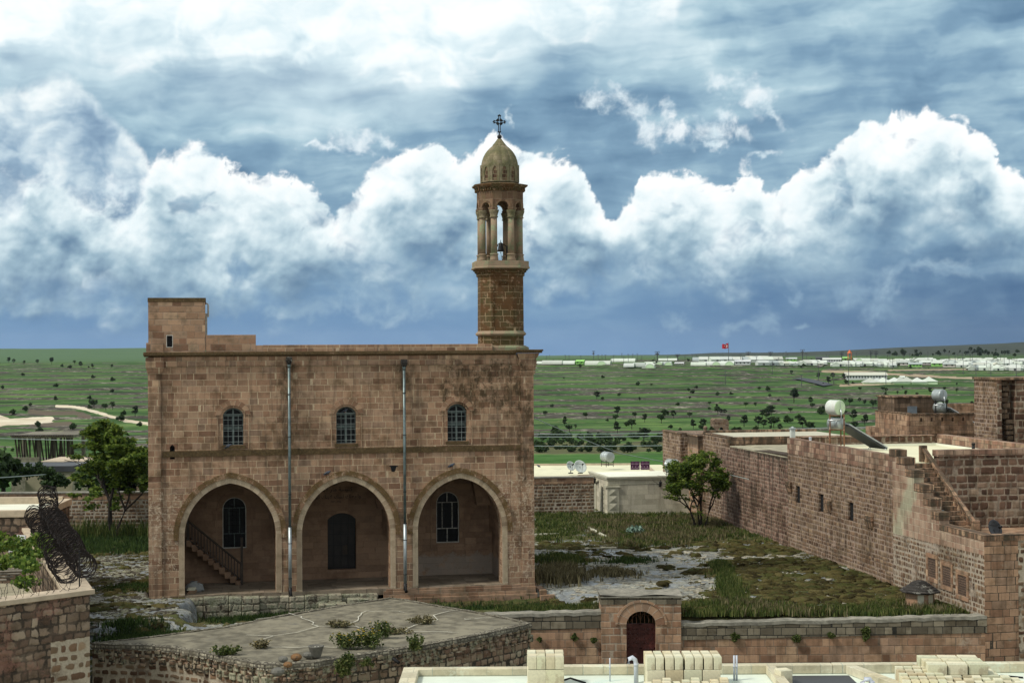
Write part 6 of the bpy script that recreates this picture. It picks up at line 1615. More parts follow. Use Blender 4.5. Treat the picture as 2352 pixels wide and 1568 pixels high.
for row, (y, xa, xb, n) in enumerate(((250, 0, 470, 18), (240, 10, 560, 14), (259, 640, 1180, 26), (248, 700, 1200, 20), (236, 1030, 1300, 9), (262, 1740, 2100, 17), (248, 1640, 2200, 20), (236, 1450, 2340, 24), (292, 1850, 2345, 22), (281, 2050, 2345, 10), (222, 1050, 2340, 26), (214, 1240, 2340, 20), (243, 2090, 2340, 11))):
    for k in range(n):
        x = xa+(xb-xa)*(k+cr.uniform(.1, .9))/n; p = camp_pos(*ZB(x, y+cr.uniform(-3, 3))); s = cr.uniform(.55, .95); p.z -= .05
        if first: tp.location = p; tp.rotation_euler = (0, 0, .2); first = False
        else: dup(tp, p, cr.choice((0, PI/2, .3, -.3))+cr.uniform(-.15, .15), None, s)
for k in range(16):
    x = 2145+k*13 if k < 8 else 1010+k*90; p = camp_pos(*ZA(x, 214 if k < 8 else 222)); dup(tp, p, cr.uniform(-.3, .3), None, 1.2)
rt = thing('marquee', 'white pyramid-roofed marquee in the row below the long barn', 'tent', (0, 0, 0), 0, 'marquees in a row below the long barn')
mb = MB(); mb.lathe([(5.2, .9), (2.0, 2.0), (0, 3.0)], n=4, smooth=False); part(mb, 'canvas', 'canvas', rt); mb = MB(); mb.lathe([(4.8, -.5), (4.8, .9)], n=4, smooth=False); part(mb, 'side', 'canvas_green', rt)
for k, x in enumerate((975, 1035, 1088, 1190, 1245, 1300, 1395, 1500)):
    p = camp_pos(*ZB(x, 414-(x-975)*.012)); p.z -= .2
    if k == 0: rt.location = p; rt.rotation_euler = (0, 0, .7)
    else: dup(rt, p, .7+cr.uniform(-.2, .2), None, (cr.uniform(.9, 1.25), 1, cr.uniform(.85, 1.1)))
# poles
lp = thing('utility_pole', 'thin grey pole with a short crossarm in the camp', 'pole', (0, 0, 0), 0, 'thin utility poles of the camp')
mb = MB(); mb.tube([(0, 0, -1), (0, 0, 11)], .17, 5, r1=.11); part(mb, 'post', 'pole', lp); mb = MB(); mb.box(-.8, .8, -.06, .06, 10.4, 10.6); mb.box(-.5, .5, -.05, .05, 9.7, 9.85); part(mb, 'crossarm', 'pole', lp)
tp2 = thing('transformer_pole', 'tall pole with crossarms and a transformer box in the camp', 'transformer pole', (0, 0, 0), 0, 'transformer poles of the camp')
mb = MB(); mb.tube([(0, 0, -1), (0, 0, 13)], .38, 5, r1=.26); part(mb, 'post', 'pole', tp2); mb = MB()
for z in (12.8, 11.8, 10.6): mb.box(-1.7, 1.7, -.12, .12, z, z+.22)
for x in (-1.5, -.8, .8, 1.5): mb.box(x-.1, x+.1, -.1, .1, 11.8, 13.2)
part(mb, 'crossarm', 'pole', tp2); mb = MB(); mb.box(-1.8, 1.2, -.8, .5, 8.6, 9.2); mb.box(-1.2, .8, -.7, .4, 9.2, 10.3); part(mb, 'transformer', 'pole', tp2)
def pole(Zf, x, yt, yb, big, first):
    p = camp_pos(*Zf(x, yb)); s = (yb-yt)*p.y/FPX/2.24/1.7415/(13.2 if big else 11)
    q = tp2 if big else lp
    if first: q.location = p; q.scale = (s, s, s); return
    dup(q, p, cr.uniform(-.5, .5), None, (1, 1, s))
f1_ = f2_ = True
for x, yt, yb, b in ((332,155,232,0),(473,155,232,0),(507,157,234,0),(613,158,234,0),(768,152,232,0),(802,152,205,0),(832,153,230,0),(727,122,215,1),(907,156,225,0),(980,139,205,0),(1037,146,222,0),(1077,144,200,0),(1118,142,215,0),(1158,163,205,0),(1298,125,210,1),(997,172,240,0),
    (1480,152,215,1),(1545,166,225,0),(1610,146,220,0),(1648,138,190,0),(1757,170,245,0),(1858,148,190,0),(1887,138,185,0),(1970,150,190,0),(2043,142,230,0),(2057,172,242,0),(2113,125,200,1),(2168,150,215,0),(2187,170,240,0),(305,156,200,0),(1272,180,232,0),(1390,168,240,0),(1907,318,445,0),(890,186,236,0)):
    pole(ZA, x, yt, yb, b, f2_ if b else f1_)
    if b: f2_ = False
    else: f1_ = False
for x, yt, yb, b in ((82,113,185,1),(155,178,250,0),(192,142,220,0),(220,124,215,0),(368,106,200,1),(402,136,235,0),(512,250,392,0),(580,125,180,0),(605,132,190,0),(648,322,415,0),(720,110,190,1),(782,195,425,0),(850,130,200,0),(945,160,215,0),(980,102,190,1),(1026,104,190,1),(1115,290,418,0),(1150,145,240,0),
    (1175,180,285,0),(1272,145,200,0),(1330,140,250,0),(1492,125,230,0),(1530,195,250,0),(1680,135,240,0),(1735,165,260,0),(1760,145,230,0),(1800,130,230,0),(1808,180,330,0),(1870,150,250,0),(1922,240,362,0),(2055,235,350,0),(2143,160,235,0),(2175,180,260,0),(2220,190,290,0),(2262,175,240,0),(2283,225,345,0),(360,335,440,0),(97,210,330,0),(237,145,215,0),(1130,155,230,0),(2018,210,300,0),(1890,135,230,0)):
    pole(ZB, x, yt, yb, b, False)
# flag
fp_ = camp_pos(*ZA(1937, 246)); kk = fp_.y/FPX/2.24/1.7415
fl = thing('flagpole', 'tall thin flagpole flying the red flag over the camp', 'flagpole', fp_)
mb = MB(); mb.tube([(0, 0, -.5), (0, 0, 198*kk)], .22, 6, r1=.15); part(mb, 'post', 'pole', fl)
M['flag_red'] = plain('red_flag_cloth', (.42,.012,.02), .8, 0, .12, .6); M['flag_white'] = plain('white_flag_emblem', (.85,.85,.85), .8, 0, .05, 1)
fg = thing('flag', 'red flag with white crescent and star', 'flag', fp_+Vector((0, 0, 0)))
W, H = 54*kk, 44*kk; zt = 193*kk
fy = lambda u: .35*math.sin(u*7)*u; fz = lambda u: -u*W*.18+.25*math.sin(u*9)
mb = MB(); n = 14
for i in range(n):
    u, v = i/n, (i+1)/n
    mb.face([(-u*W-.2, fy(u), zt-H+fz(u)*.5), (-v*W-.2, fy(v), zt-H+fz(v)*.5), (-v*W-.2, fy(v), zt+fz(v)), (-u*W-.2, fy(u), zt+fz(u))], smooth=True)
part(mb, 'cloth', 'flag_red', fg)
mb = MB(); cx, cz, r = -.42*W, zt-H*.5-W*.06, H*.25
out = [(cx+r*math.cos(R(a)), cz+r*math.sin(R(a))) for a in range(38, 323, 15)]
# crescent opens away from the pole
O = [(cx-r*math.cos(R(a))+0, cz+r*math.sin(R(a))) for a in range(38, 323, 19)]; I = [(cx-.30*r-.78*r*math.cos(R(a)), cz+.78*r*math.sin(R(a))) for a in range(50, 311, 18)]
for i in range(14):
    j0, j1 = i/14, (i+1)/14
    o0, o1 = O[int(j0*(len(O)-1))], O[int(j1*(len(O)-1))]; i0, i1 = I[int(j0*(len(I)-1))], I[int(j1*(len(I)-1))]
    for sy, fn in ((-.42, 1), (.42, -1)):
        f = [(o0[0], sy, o0[1]), (o1[0], sy, o1[1]), (i1[0], sy, i1[1]), (i0[0], sy, i0[1])]; mb.face(f[::fn])
S5 = []
for k in range(10):
    rr = r*.42 if k % 2 == 0 else r*.17; S5.append((cx-r*1.25-rr*math.cos(2*PI*k/10), cz+rr*math.sin(2*PI*k/10)))
mb.face([(a, -.44, b) for a, b in S5]); mb.face([(a, .44, b) for a, b in reversed(S5)])
part(mb, 'emblem', 'flag_white', fg)
# playground tower
pg = camp_pos(*ZB(790, 225)); t = thing('playground', 'orange playground tower with a slide among the camp huts', 'playground', pg)
mb = MB(); mb.lathe([(1.6, 6.0), (0, 8.4)], n=4, smooth=False); part(mb, 'roof', 'orange', t)
mb = MB()
for a, b in ((-1, -1), (1, -1), (1, 1), (-1, 1)): mb.tube([(a, b, 0), (a, b, 6)], .14, 4)
mb.box(-1.2, 1.2, -1.2, 1.2, 2.6, 2.9); part(mb, 'frame', 'orange', t)
mb = MB(); mb.hexa([(-1.2, -.5, 2.7), (-1.2, .5, 2.7), (-4.5, .5, .2), (-4.5, -.5, .2)], [(-1.2, -.5, 3.1), (-1.2, .5, 3.1), (-4.5, .5, .6), (-4.5, -.5, .6)]); mb.hexa([(1.2, -.5, 2.7), (4, -.5, .2), (4, .5, .2), (1.2, .5, 2.7)], [(1.2, -.5, 3.1), (4, -.5, .6), (4, .5, .6), (1.2, .5, 3.1)]); part(mb, 'slide', 'red_door', t)
# access road cutting down the slope
rp_ = [camp_pos(*ZB(a, b)) for a, b in ((310, 372), (380, 382), (460, 400), (540, 420), (600, 435))]
mb = MB()
for a, b in zip(rp_, rp_[1:]): mb.face([(a.x-4, a.y-9, a.z+.35), (b.x-4, b.y-9, b.z+.35), (b.x+4, b.y+9, b.z+.45), (a.x+4, a.y+9, a.z+.45)])
_r = mb.build('road', M['asphalt']); _r['kind'] = 'structure'
# scattered dark shrubs between the tents
for k in range(34):
    a = cr.random(); Zf, x, y = (ZA, cr.uniform(220, 2300), cr.uniform(205, 248)) if a < .5 else (ZB, cr.uniform(20, 2330), cr.uniform(200, 285))
    p = camp_pos(*Zf(x, y)); plant('round' if k % 2 else 'bush', p, cr.uniform(20, 34)/2.24/1.7415/FPX*p.y, 'green tree between the camp tents' if k % 2 else 'dark bush between the camp tents', 'trees between the camp tents' if k % 2 else 'bushes between the camp tents')
# ruined stone tower on the slope
rp2 = hit(*ZA(1870, 850), 160); k_ = rp2.y/FPX/2.24/1.7415
t = thing('ruined_tower', 'small ruined reddish stone tower with an arched opening among the trees', 'ruin', rp2)
w, h = 68*k_, 118*k_
mb = MB(); arc = [(w*.26*math.cos(PI*i/8), h*.22+w*.26*math.sin(PI*i/8)) for i in range(9)]
mb.plate([(-w, -1), (-w*1.02, h*.9), (-w*.75, h), (-w*.4, h*.97), (w*.2, h), (w*.9, h*.94), (w, h*.8), (w, -1), (w*.26, -1)]+arc+[(-w*.26, -1)], [], 0, 6)
part(mb, 'wall', 'ruin', t)

# ------------------------------------------------------------------ garden walls, annex and its roof
def simple_wall(name, label, x0, y0, x1, y1, zb, zt, th, mat, cop='cement', ch=.07):
    L = math.hypot(x1-x0, y1-y0); root = thing(name, label, 'wall', (x0, y0, 0), math.atan2(y1-y0, x1-x0))
    mb = MB(); mb.box(0, L, 0, th, zb, zt-.42); part(mb, 'wall_face', mat, root)
    mb = MB(); mb.box(0, L, -.01, th+.01, zt-.42, zt-ch); part(mb, 'top_course', 'gate_wall', root)
    mb = MB(); mb.box(0, L, -.05, th+.05, zt-ch, zt); part(mb, 'coping', cop, root); return root
simple_wall('garden_wall', 'rubble wall with thin coping behind the tree left of the church', -36, 84.4, -15, 84.7, -.6, 1.92, .5, 'back_wall')
simple_wall('garden_wall', 'rubble wall with thin coping between the church and the pale annex', -1.5, 91.6, 4.9, 92.6, -.6, 1.97, .5, 'back_wall')
AX = (5.7, 91.7, 0); AR = R(10.5)
def annex():
    root = thing('annex', 'low pale limestone annex with flat roof and corner pilaster', 'building', AX, AR)
    # x to the right, y away; left face at x=0
    mb = MB(); My = Matrix(((0, 1, 0, 0), (1, 0, 0, 0), (0, 0, 1, 0), (0, 0, 0, 1)))
    mb.box(0.3, 6, 0, 4.6, -.5, 1.80, skip='l')
    mb.plate([(0, -.5), (4.6, -.5), (4.6, 1.80), (0, 1.80)], [[(1.0, -.28), (1.45, -.28), (1.45, 1.28), (1.0, 1.28)], [(3.3, -.28), (3.8, -.28), (3.8, 1.35), (3.3, 1.35)]], 0, .3, My)
    part(mb, 'wall', 'annex', root)
    mb = MB(); mb.box(-.06, 6.05, -.06, 4.66, 1.80, 1.90); mb.box(-.10, 6.1, -.10, .12, 1.90, 1.99); mb.box(-.10, .12, .12, 4.7, 1.90, 1.99); mb.box(-.02, 6, -.02, 0, 1.52, 1.58); part(mb, 'cornice', 'annex_trim', root)
    mb = MB(); mb.box(.12, 6, .12, 4.6, 1.88, 1.92); part(mb, 'roof', 'white_roof', root)
    mb = MB(); mb.box(-.08, .72, -.08, 0, -.5, -.15); mb.box(-.05, .66, -.06, 0, -.15, 1.36); mb.box(-.12, .74, -.12, 0, 1.36, 1.42); mb.box(-.09, .70, -.09, 0, 1.42, 1.48)
    for z in (.0, .45, .9): mb.hexa([(.06, -.065, z), (.56, -.065, z), (.56, -.065, z+.4), (.06, -.065, z+.4)], [(.31, -.12, z+.19), (.32, -.12, z+.19), (.32, -.12, z+.21), (.31, -.12, z+.21)])
    mb.box(-.12, 0, 0, .5, 1.36, 1.48); mb.box(-.10, 0, .0, .45, -.5, -.15); 
    part(mb, 'pilaster', 'annex_trim', root)
    mb = MB(); mb.box(-.12, 0, 2.6, 4.4, 1.42, 1.54); mb.box(-.05, 0, 2.9, 3.2, -.5, 1.42); part(mb, 'pilaster', 'annex_trim', root)
    for a, b, z in ((1.0, 1.45, 1.28), (3.3, 3.8, 1.35)):
        mb = MB(); mb.box(.1, .14, a, b, -.28, z); part(mb, 'door', 'void', root)
        mb = MB()
        for s, y in ((-1, a-.12), (1, b)): 
            for k in range(6): mb.box(-.04, 0, y, y+.12, -.2+k*.27, .02+k*.27)
        part(mb, 'door_frame', 'annex_trim', root)
annex()
def at_ax(x, y, z): return Vector((AX[0]+x*math.cos(AR)-y*math.sin(AR), AX[1]+x*math.sin(AR)+y*math.cos(AR), z))
def lantern(loc, rot, label):
    t = thing('wall_lantern', label, 'lantern', loc, rot)
    mb = MB(); mb.lathe([(.0, .36), (.02, .33), (.03, .27), (.115, .21), (.10, .20), (.06, -.02), (.03, -.05), (0, -.08)], n=6, smooth=False); part(mb, 'lamp_housing', 'iron', t)
    mb = MB(); mb.tube([(0, 0, -.05), (.0, .12, -.05), (0, .22, .0)], .018, 4); mb.box(-.04, .04, .20, .23, -.08, .1); part(mb, 'bracket', 'iron', t)
lantern(at_ax(3.2, -.25, 1.42), AR, 'black wall lantern on the front of the pale annex')
lantern(at_ax(-.25, 2.35, 1.5), AR-PI/2, 'black wall lantern on the left side of the pale annex')
def plaza():
    o = aty(1230, 1086, 97); root = thing('roof_terrace', 'bright flat roof terrace behind the rubble wall right of the church', 'roof', (0, 97, 0))
    mb = MB(); mb.box(-4, 10.5, 1.6, 11, 1.2, 1.50); part(mb, 'floor', 'terrace_floor', root)
    mb = MB(); mb.box(-4, 9.2, 10.8, 11.0, 1.5, 1.62); mb.box(9.2, 9.4, 1.6, 11, 1.5, 1.62); mb.box(4.2, 10.5, 1.4, 1.6, 1.3, 1.60); mb.box(-4, 3.2, .2, .4, .9, 1.35); mb.hexa([(3.2, .2, .9), (4.3, 1.4, .9), (4.3, 1.6, .9), (3.0, .4, .9)], [(3.2, .2, 1.4), (4.3, 1.4, 1.58), (4.3, 1.6, 1.58), (3.0, .4, 1.4)]); part(mb, 'kerb', 'coping_stone', root)
    mb = MB(); mb.box(-4, 3.0, .4, .45, -.5, 1.0); mb.box(-4, 10.4, 11.0, 11.1, -9, 1.45); mb.box(-4, 10.4, 1.2, 1.6, -3, 1.3); part(mb, 'wall', 'back_wall', root)
plaza()
def dish(loc, r, yaw, tilt, label, mast=.55, mat='dish', name='satellite_dish'):
    t = thing(name, label, 'satellite dish', loc, 0)
    Mx = Matrix.Translation((0, 0, mast+r*.55)) @ Matrix.Rotation(yaw, 4, 'Z') @ Matrix.Rotation(PI/2-tilt, 4, 'X')
    mb = MB(); mb.lathe([(0, -.20*r), (.3*r, -.18*r), (.6*r, -.12*r), (.85*r, -.03*r), (r, .05*r), (.97*r, .07*r), (.8*r, .0), (.5*r, -.11*r), (0, -.16*r)], n=22, M=Mx); part(mb, 'reflector', mat, t)
    mb = MB(); tip = Mx @ Vector((0, 0, .75*r))
    for k in range(3): a = 2*PI*k/3+.5; mb.tube([Mx @ Vector((r*.95*math.cos(a), r*.95*math.sin(a), .05*r)), tip], .010, 4)
    mb.lathe([(.05, -.05), (.05, .08), (0, .09)], c=(0, 0, .72*r), n=6, M=Mx); part(mb, 'feed_arm', 'iron', t)
    mb = MB(); mb.tube([(0, 0, 0), (0, 0, mast), Mx @ Vector((0, 0, -.16*r))], .03, 6); mb.box(-.16, .16, -.16, .16, -.02, .03); part(mb, 'mast', 'iron', t)
dish(aty(1333, 1086, 99.5), .45, R(28), R(28), 'larger white satellite dish on the bright roof terrace', .18)
dish(aty(1311, 1086, 99.2), .33, R(35), R(25), 'smaller white satellite dish left of the larger one', .28)
def tank(loc, r, L, yaw, legs, label, mat='tank', end='tank', fr='iron', extra=None):
    t = thing('water_tank', label, 'water tank', loc, yaw)
    Mx = Matrix.Translation((0, 0, legs+r)) @ Matrix.Rotation(PI/2, 4, 'X')
    mb = MB(); mb.lathe([(r*.99, -L/2), (r, -L/2+.02), (r*1.02, -L/2+.03), (r, -L/2+.05), (r, -L*.17), (r*1.02, -L*.165), (r, -L*.16), (r, L*.16), (r*1.02, L*.165), (r, L*.17), (r, L/2-.04), (r*1.02, L/2-.02), (r, L/2)], n=26, M=Mx); part(mb, 'barrel', mat, t)
    mb = MB(); mb.lathe([(r*.97, L/2+.003), (r*.9, L/2+.012), (0, L/2+.03)], n=26, M=Mx); part(mb, 'end_plate', end, t)
    mb = MB()
    for a in (-r*.8, r*.8):
        for b in (-L*.4, L*.4): mb.tube([(a, b, 0), (a, b, legs+r*.35)], .022, 4)
        mb.tube([(a, -L*.4, legs+.02), (a, L*.4, legs+.02)], .02, 4); mb.tube([(a, -L*.4, legs*.45), (a, L*.4, legs*.45)], .018, 4)
    for b in (-L*.4, L*.4): mb.tube([(-r*.8, b, legs+.02), (r*.8, b, legs+.02)], .02, 4); mb.tube([(-r*.8, b, legs*.4), (r*.8, b, legs*.4)], .018, 4)
    part(mb, 'stand', fr, t); return t
tank(aty(1395, 1071, 103.5), .34, .85, R(25), .32, 'grey water tank on a black stand on the bright roof terrace')
tank(at_ax(4.55, 1.1, 1.92), .42, 1.15, R(52), .14, 'large grey water tank on the roof of the pale annex')
# hanging rugs
t = thing('hanging_rugs', 'row of purple patterned rugs hung on a line behind the annex', 'rugs', aty(1470, 1079, 101))
M['rug'] = plain('purple_rug', (.085,.03,.075), .95, 0, .4, 4); M['rug_light'] = plain('rug_pattern', (.35,.25,.32), .95, 0, .3, 9)
mb = MB()
for k in range(2):
    x0 = -.62+k*.66; n = 8
    for i in range(n):
        a, b = x0+i*.6/n, x0+(i+1)*.6/n; ya, yb = .03*math.sin(i*1.9), .03*math.sin((i+1)*1.9)
        mb.hexa([(a, ya, .02), (b, yb, .02), (b, yb+.02, .02), (a, ya+.02, .02)], [(a, ya, .58-.02*(i % 3)), (b, yb, .58), (b, yb+.02, .58), (a, ya+.02, .58)])
part(mb, 'cloth', 'rug', t)
mb = MB()
for k in range(6): mb.lathe([(.04, 0), (.02, .02)], M=Matrix.Translation((-.5+k*.2, -.035, .22)) @ Matrix.Rotation(PI/2, 4, 'X'), n=6)
for z in (.1, .40): mb.box(-.6, .62, -.034, -.03, z, z+.03)
part(mb, 'pattern', 'rug_light', t)
# path, low kerb and step slabs in the yard
t = thing('stone_path', 'pale stone path with low kerbs leading to the annex door', 'path', (4.2, 78, -.3), R(9)); t['kind'] = 'structure'; del t['category']
mb = MB(); mb.box(-.8, .9, -1.5, 4.5, -.2, -.02); mb.box(-.9, 1.2, -1.8, -1.3, -.22, .04); part(mb, 'slab', 'roof_rough', t)
mb = MB(); mb.box(-.85, .95, -2.0, -1.8, -.22, -.02); mb.box(.9, 1.05, 2.0, 8, -.2, .16); mb.box(-4.0, -1.2, 3.6, 3.8, -.2, .16); part(mb, 'kerb', 'annex_trim', t)
t = thing('corner_steps', 'broken low stone steps at the right corner of the church', 'steps', ch2w(15.7, .6, -.5), CH_ROT)
mb = MB(); mb.box(0, .62, -.9, 2.2, -.2, .02); mb.box(0, .30, -.7, 2.0, .02, .22); part(mb, 'step', 'church_worn', t, bevel=.02)
# small domed well-house with stepped dark roof
t = thing('fountain_house', 'small black-roofed octagonal stone monument beside the three plaques', 'monument', (15.55, 58.5, -.12), .3); t.scale = (.9, .9, .85)
mb = MB(); mb.lathe([(.62, -.2), (.60, .42)], n=8, smooth=False); part(mb, 'drum', 'church_worn', t)
mb = MB()
for k in range(4): a = 2*PI*k/8-PI*.66; mb.box(-.13, .13, -.59, -.56, -.1, .40, M=Matrix.Rotation(a+PI/2, 4, 'Z'))
part(mb, 'panel', 'annex_trim', t)
mb = MB(); mb.lathe([(.60, .42), (.86, .47), (.88, .53), (.76, .57), (.74, .63), (.60, .67), (.58, .73), (.46, .78), (.43, .84), (.28, .93), (.14, .98), (0, 1.0)], n=8, smooth=False); part(mb, 'roof', 'black_stone', t, bevel=.015)

# ------------------------------------------------------------------ right-hand roofs: solar heater, fort, tall wall
SR = RW_ROT
def solar(loc, label, big=True):
    t = thing('solar_heater', label, 'solar water heater', loc, SR)
    S_ = 1.0 if big else .92
    r, L = .36*S_, .62*S_; zc = 2.03*S_
    Mx = Matrix.Translation((0, 0, zc)) @ Matrix.Rotation(R(24), 4, 'Z') @ Matrix.Rotation(PI/2, 4, 'X')
    mb = MB(); mb.lathe([(r, -L/2), (r*1.02, -L/2+.02), (r, -L/2+.05), (r, L/2-.1), (r*1.025, L/2-.08), (r, L/2-.05), (r, L/2)], n=26, M=Mx); part(mb, 'upper_tank', 'tank_white' if big else 'tank', t)
    mb = MB(); mb.lathe([(r*.985, L/2+.003), (r*.93, L/2+.012), (0, L/2+.012)], n=26, M=Mx); part(mb, 'end_plate', 'tank_end' if big else 'tank', t)
    r2, L2 = .27*S_, .7*S_; z2 = 1.27*S_
    M2 = Matrix.Translation((.06, .05, z2)) @ Matrix.Rotation(R(24), 4, 'Z') @ Matrix.Rotation(PI/2, 4, 'X')
    mb = MB(); mb.lathe([(0, -L2/2), (r2, -L2/2), (r2, L2/2), (r2*.98, L2/2+.01), (0, L2/2+.01)], n=22, M=M2); part(mb, 'lower_tank', 'tank', t)
    mb = MB()
    for a, b in ((-.36, -.25), (.30, -.36), (-.12, .42), (.42, .35)):
        mb.tube([(a*S_, b*S_, 0), (a*S_, b*S_, (1.72 if b < 0 else 1.6)*S_)], .034, 5)
    for z in (1.66, .98):
        z *= S_; q = [(-.36, -.25), (.30, -.36), (.42, .35), (-.12, .42)]
        for i in range(4): mb.tube([(q[i-1][0]*S_, q[i-1][1]*S_, z), (q[i][0]*S_, q[i][1]*S_, z)], .02, 4)
    part(mb, 'frame', 'rust' if big else 'iron', t)
    mb = MB(); e = Mx @ Vector((0, -.05, L/2+.05)); e2 = Mx @ Vector((0, -.33, L/2+.08))
    mb.tube([e, e2, (e2.x, e2.y, 1.50*S_), (e2.x-.1, e2.y-.02, 1.47*S_), (-.5*S_, -.3, 1.42*S_)], .035, 6)
    mb.tube([Mx @ Vector((0, r*.97, L/2+.02)), Mx @ Vector((0, 0, L/2+.03))], .012, 4)
    part(mb, 'pipe', 'alu', t)
    # collector leaning down to the right
    mb = MB(); A0, A1 = Vector((.52, -.34, 1.15))*S_, Vector((.02, .42, 1.20))*S_; d = Vector((1.80, -.30, -1.12))*S_
    nrm = (A1-A0).cross(d).normalized()*.05
    mb.hexa([A0, A0+d, A1+d, A1], [A0-nrm*2, A0+d-nrm*2, A1+d-nrm*2, A1-nrm*2]); part(mb, 'collector', 'panel_black', t)
    mb = MB()
    for P_ in (A0, A1): mb.tube([P_-nrm*2.2, P_+d-nrm*2.2], .03, 5)
    mb.tube([A0-nrm*2.2, A1-nrm*2.2], .035, 5); mb.tube([A0+d-nrm*2.2, A1+d-nrm*2.2], .035, 5); part(mb, 'collector_frame', 'alu', t)
    mb = MB(); B = A0+d*.97; C2 = A1+d*.97
    for P_ in (B, C2): mb.tube([P_, (P_.x-.06, P_.y, .02)], .015, 4); mb.tube([P_, (P_.x+.08, P_.y, .02)], .015, 4)
    part(mb, 'foot', 'alu', t); return t
solar(rw2w(1.05, 17.0, 4.75), 'white and pale green solar water heater on a rusty frame above the long wall')
def fort():
    loc = Vector((21.8, 84, 0)); root = thing('battlement_house', 'brown stone house with slotted parapet and roof room behind the terrace', 'building', loc, SR)
    My = Matrix(((0, 1, 0, 0), (1, 0, 0, 0), (0, 0, 1, 0), (0, 0, 0, 1)))
    mb = MB(); mb.box(0, 8, 0, 6, -2, 5.05); mb.box(0, 8, -.05, 0, 4.88, 5.06); part(mb, 'wall', 'gatehouse_b', root)
    slots = [[(.65+k*.62, 5.55), (.77+k*.62, 5.55), (.77+k*.62, 5.76), (.65+k*.62, 5.76)] for k in range(5)]+[[(3.75, 5.42), (4.25, 5.42), (4.25, 5.80), (3.75, 5.80)]]
    mb = MB(); mb.plate([(0, 5.05), (8, 5.05), (8, 5.93), (0, 5.93)], slots, 0, .25)
    mb.plate([(.25, 5.05), (4.6, 5.05), (4.6, 5.97), (.25, 5.97)], [[(.6+k*.5, 5.6), (.68+k*.5, 5.6), (.68+k*.5, 5.85), (.6+k*.5, 5.85)] for k in range(7)], 0, .25, My)
    mb.box(2.4, 8, 5.6, 5.85, 5.05, 6.30); part(mb, 'parapet', 'gatehouse_b', root)
    mb = MB(); mb.box(-.03, 8, -.03, .28, 5.93, 6.0); mb.box(-.03, .28, .28, 4.6, 5.97, 6.03); part(mb, 'coping', 'cap_dark', root)
    mb = MB()
    for k in range(28): 
        x = .1+k*.16; mb.tube([(x, -.06, 4.62), (x+.08, -.06, 4.80), (x+.16, -.06, 4.62)], .012, 3, cap=False)
    part(mb, 'carved_band', 'cap_dark', root)
    mb = MB(); mb.box(.15, 2.6, 2.3, 4.6, 5.05, 6.82); part(mb, 'roof_room', 'roomstone', root)
    mb = MB(); mb.box(.08, 2.7, 2.22, 4.7, 6.82, 6.90); part(mb, 'roof', 'cap_dark', root)
    mb = MB(); mb.box(.95, 1.50, 2.24, 2.3, 5.6, 6.32); part(mb, 'shutter', 'shutter', root)
    mb = MB(); mb.box(.25, 8, .25, 5.6, 4.95, 5.08); part(mb, 'roof', 'roof_rough', root)
M['gatehouse_b'] = stone('fort_stone', .28, .46, .014, .02, 0, .005, 53, TAN, (.15,.11,.08), grime=.7, extra=streak_extra(.45, None, .46))
M['roomstone'] = stone('sooty_room_stone', .27, .46, .014, .02, 0, .005, 54, DRK, (.08,.06,.04), grime=.8, extra=streak_extra(.5, None, .44))
M['shutter'] = plain('blue_grey_sheet_metal', (.20,.24,.27), .6, .2, .3, 2)
fort()
def at_fort(x, y, z): c, s = math.cos(SR), math.sin(SR); return Vector((21.8+x*c-y*s, 84+x*s+y*c, z))
solar(at_fort(2.55, 1.6, 5.08), 'grey solar water heater on the roof of the battlement house', False)
dish(at_fort(3.1, 3.0, 5.1), .55, R(-55), R(30), 'white satellite dish behind the grey tank of the battlement house', .6)
def tall_wall():
    o = aty(2290, 900, 78); root = thing('ruined_wall', 'tall ruined stone wall block with a broken dark chimney flue at the right edge', 'wall', (o.x, 78, 0), SR)
    mb = MB(); mb.box(-.0, .06, 0, 2.5, 3, 7.95); mb.box(.06, 6, 2.3, 2.5, 3, 7.9); part(mb, 'wall', 'wall_rubble', root)
    mb = MB(); mb.box(.0, .22, -.06, .0, 3, 7.95); mb.box(1.0, 6, -.02, 2.3, 3, 7.9); mb.box(.22, 1.0, .55, .7, 3, 7.95); part(mb, 'wall', 'big_rubble', root)
    mb = MB(); r_ = random.Random(9)
    for k in range(14):
        z = 4.0+k*.28; x = .24+r_.random()*.14+(.25 if k < 7 else 0); mb.box(x, x+r_.uniform(.35, .5), .02+r_.random()*.2, .55, z, z+.23)
    part(mb, 'broken_flue', 'roomstone', root, bevel=.03)
    mb = MB(); mb.box(-.06, 6, -.1, 2.6, 7.95, 8.06); part(mb, 'coping', 'cap_dark', root)
tall_wall()
t = thing('chimney_post', 'cream chimney post with grey cap on the far roof', 'chimney', rw2w(1.0, 22.7, 4.22), SR)
mb = MB(); mb.box(-.11, .11, -.11, .11, 0, 1.25); part(mb, 'post', 'tank_white', t); mb = MB(); mb.box(-.14, .14, -.14, .14, 1.25, 1.32); mb.lathe([(.13, 1.32), (0, 1.40)], n=4, smooth=False); part(mb, 'cap', 'tank', t)
for lb, x, y, z, h, r, m_ in (('black vent pipe on the cream terrace near the right edge', 5.0, 10.8, 4.75, .62, .07, 'iron'), ('short white vent pipe on the far roof before the solar frame', .55, 19.0, 4.75, .5, .06, 'pvc'), ('green grey plastic pipe standing on the outside stair', .62, 4.75, 2.5, .62, .07, 'zinc')):
    t = thing('vent_pipe', lb, 'pipe', rw2w(x, y, z), SR); mb = MB(); mb.tube([(0, 0, 0), (0, 0, h)], r, 10); part(mb, 'pipe', m_, t); mb = MB(); mb.lathe([(r*1.25, h-.06), (r*1.25, h+.01), (r, h+.02)], n=10); part(mb, 'collar', m_, t)
dish(rw2w(1.25, 1.6, 2.02), .36, R(32), R(20), 'black satellite dish on the landing near the corner parapet', .52, 'black_rubber')
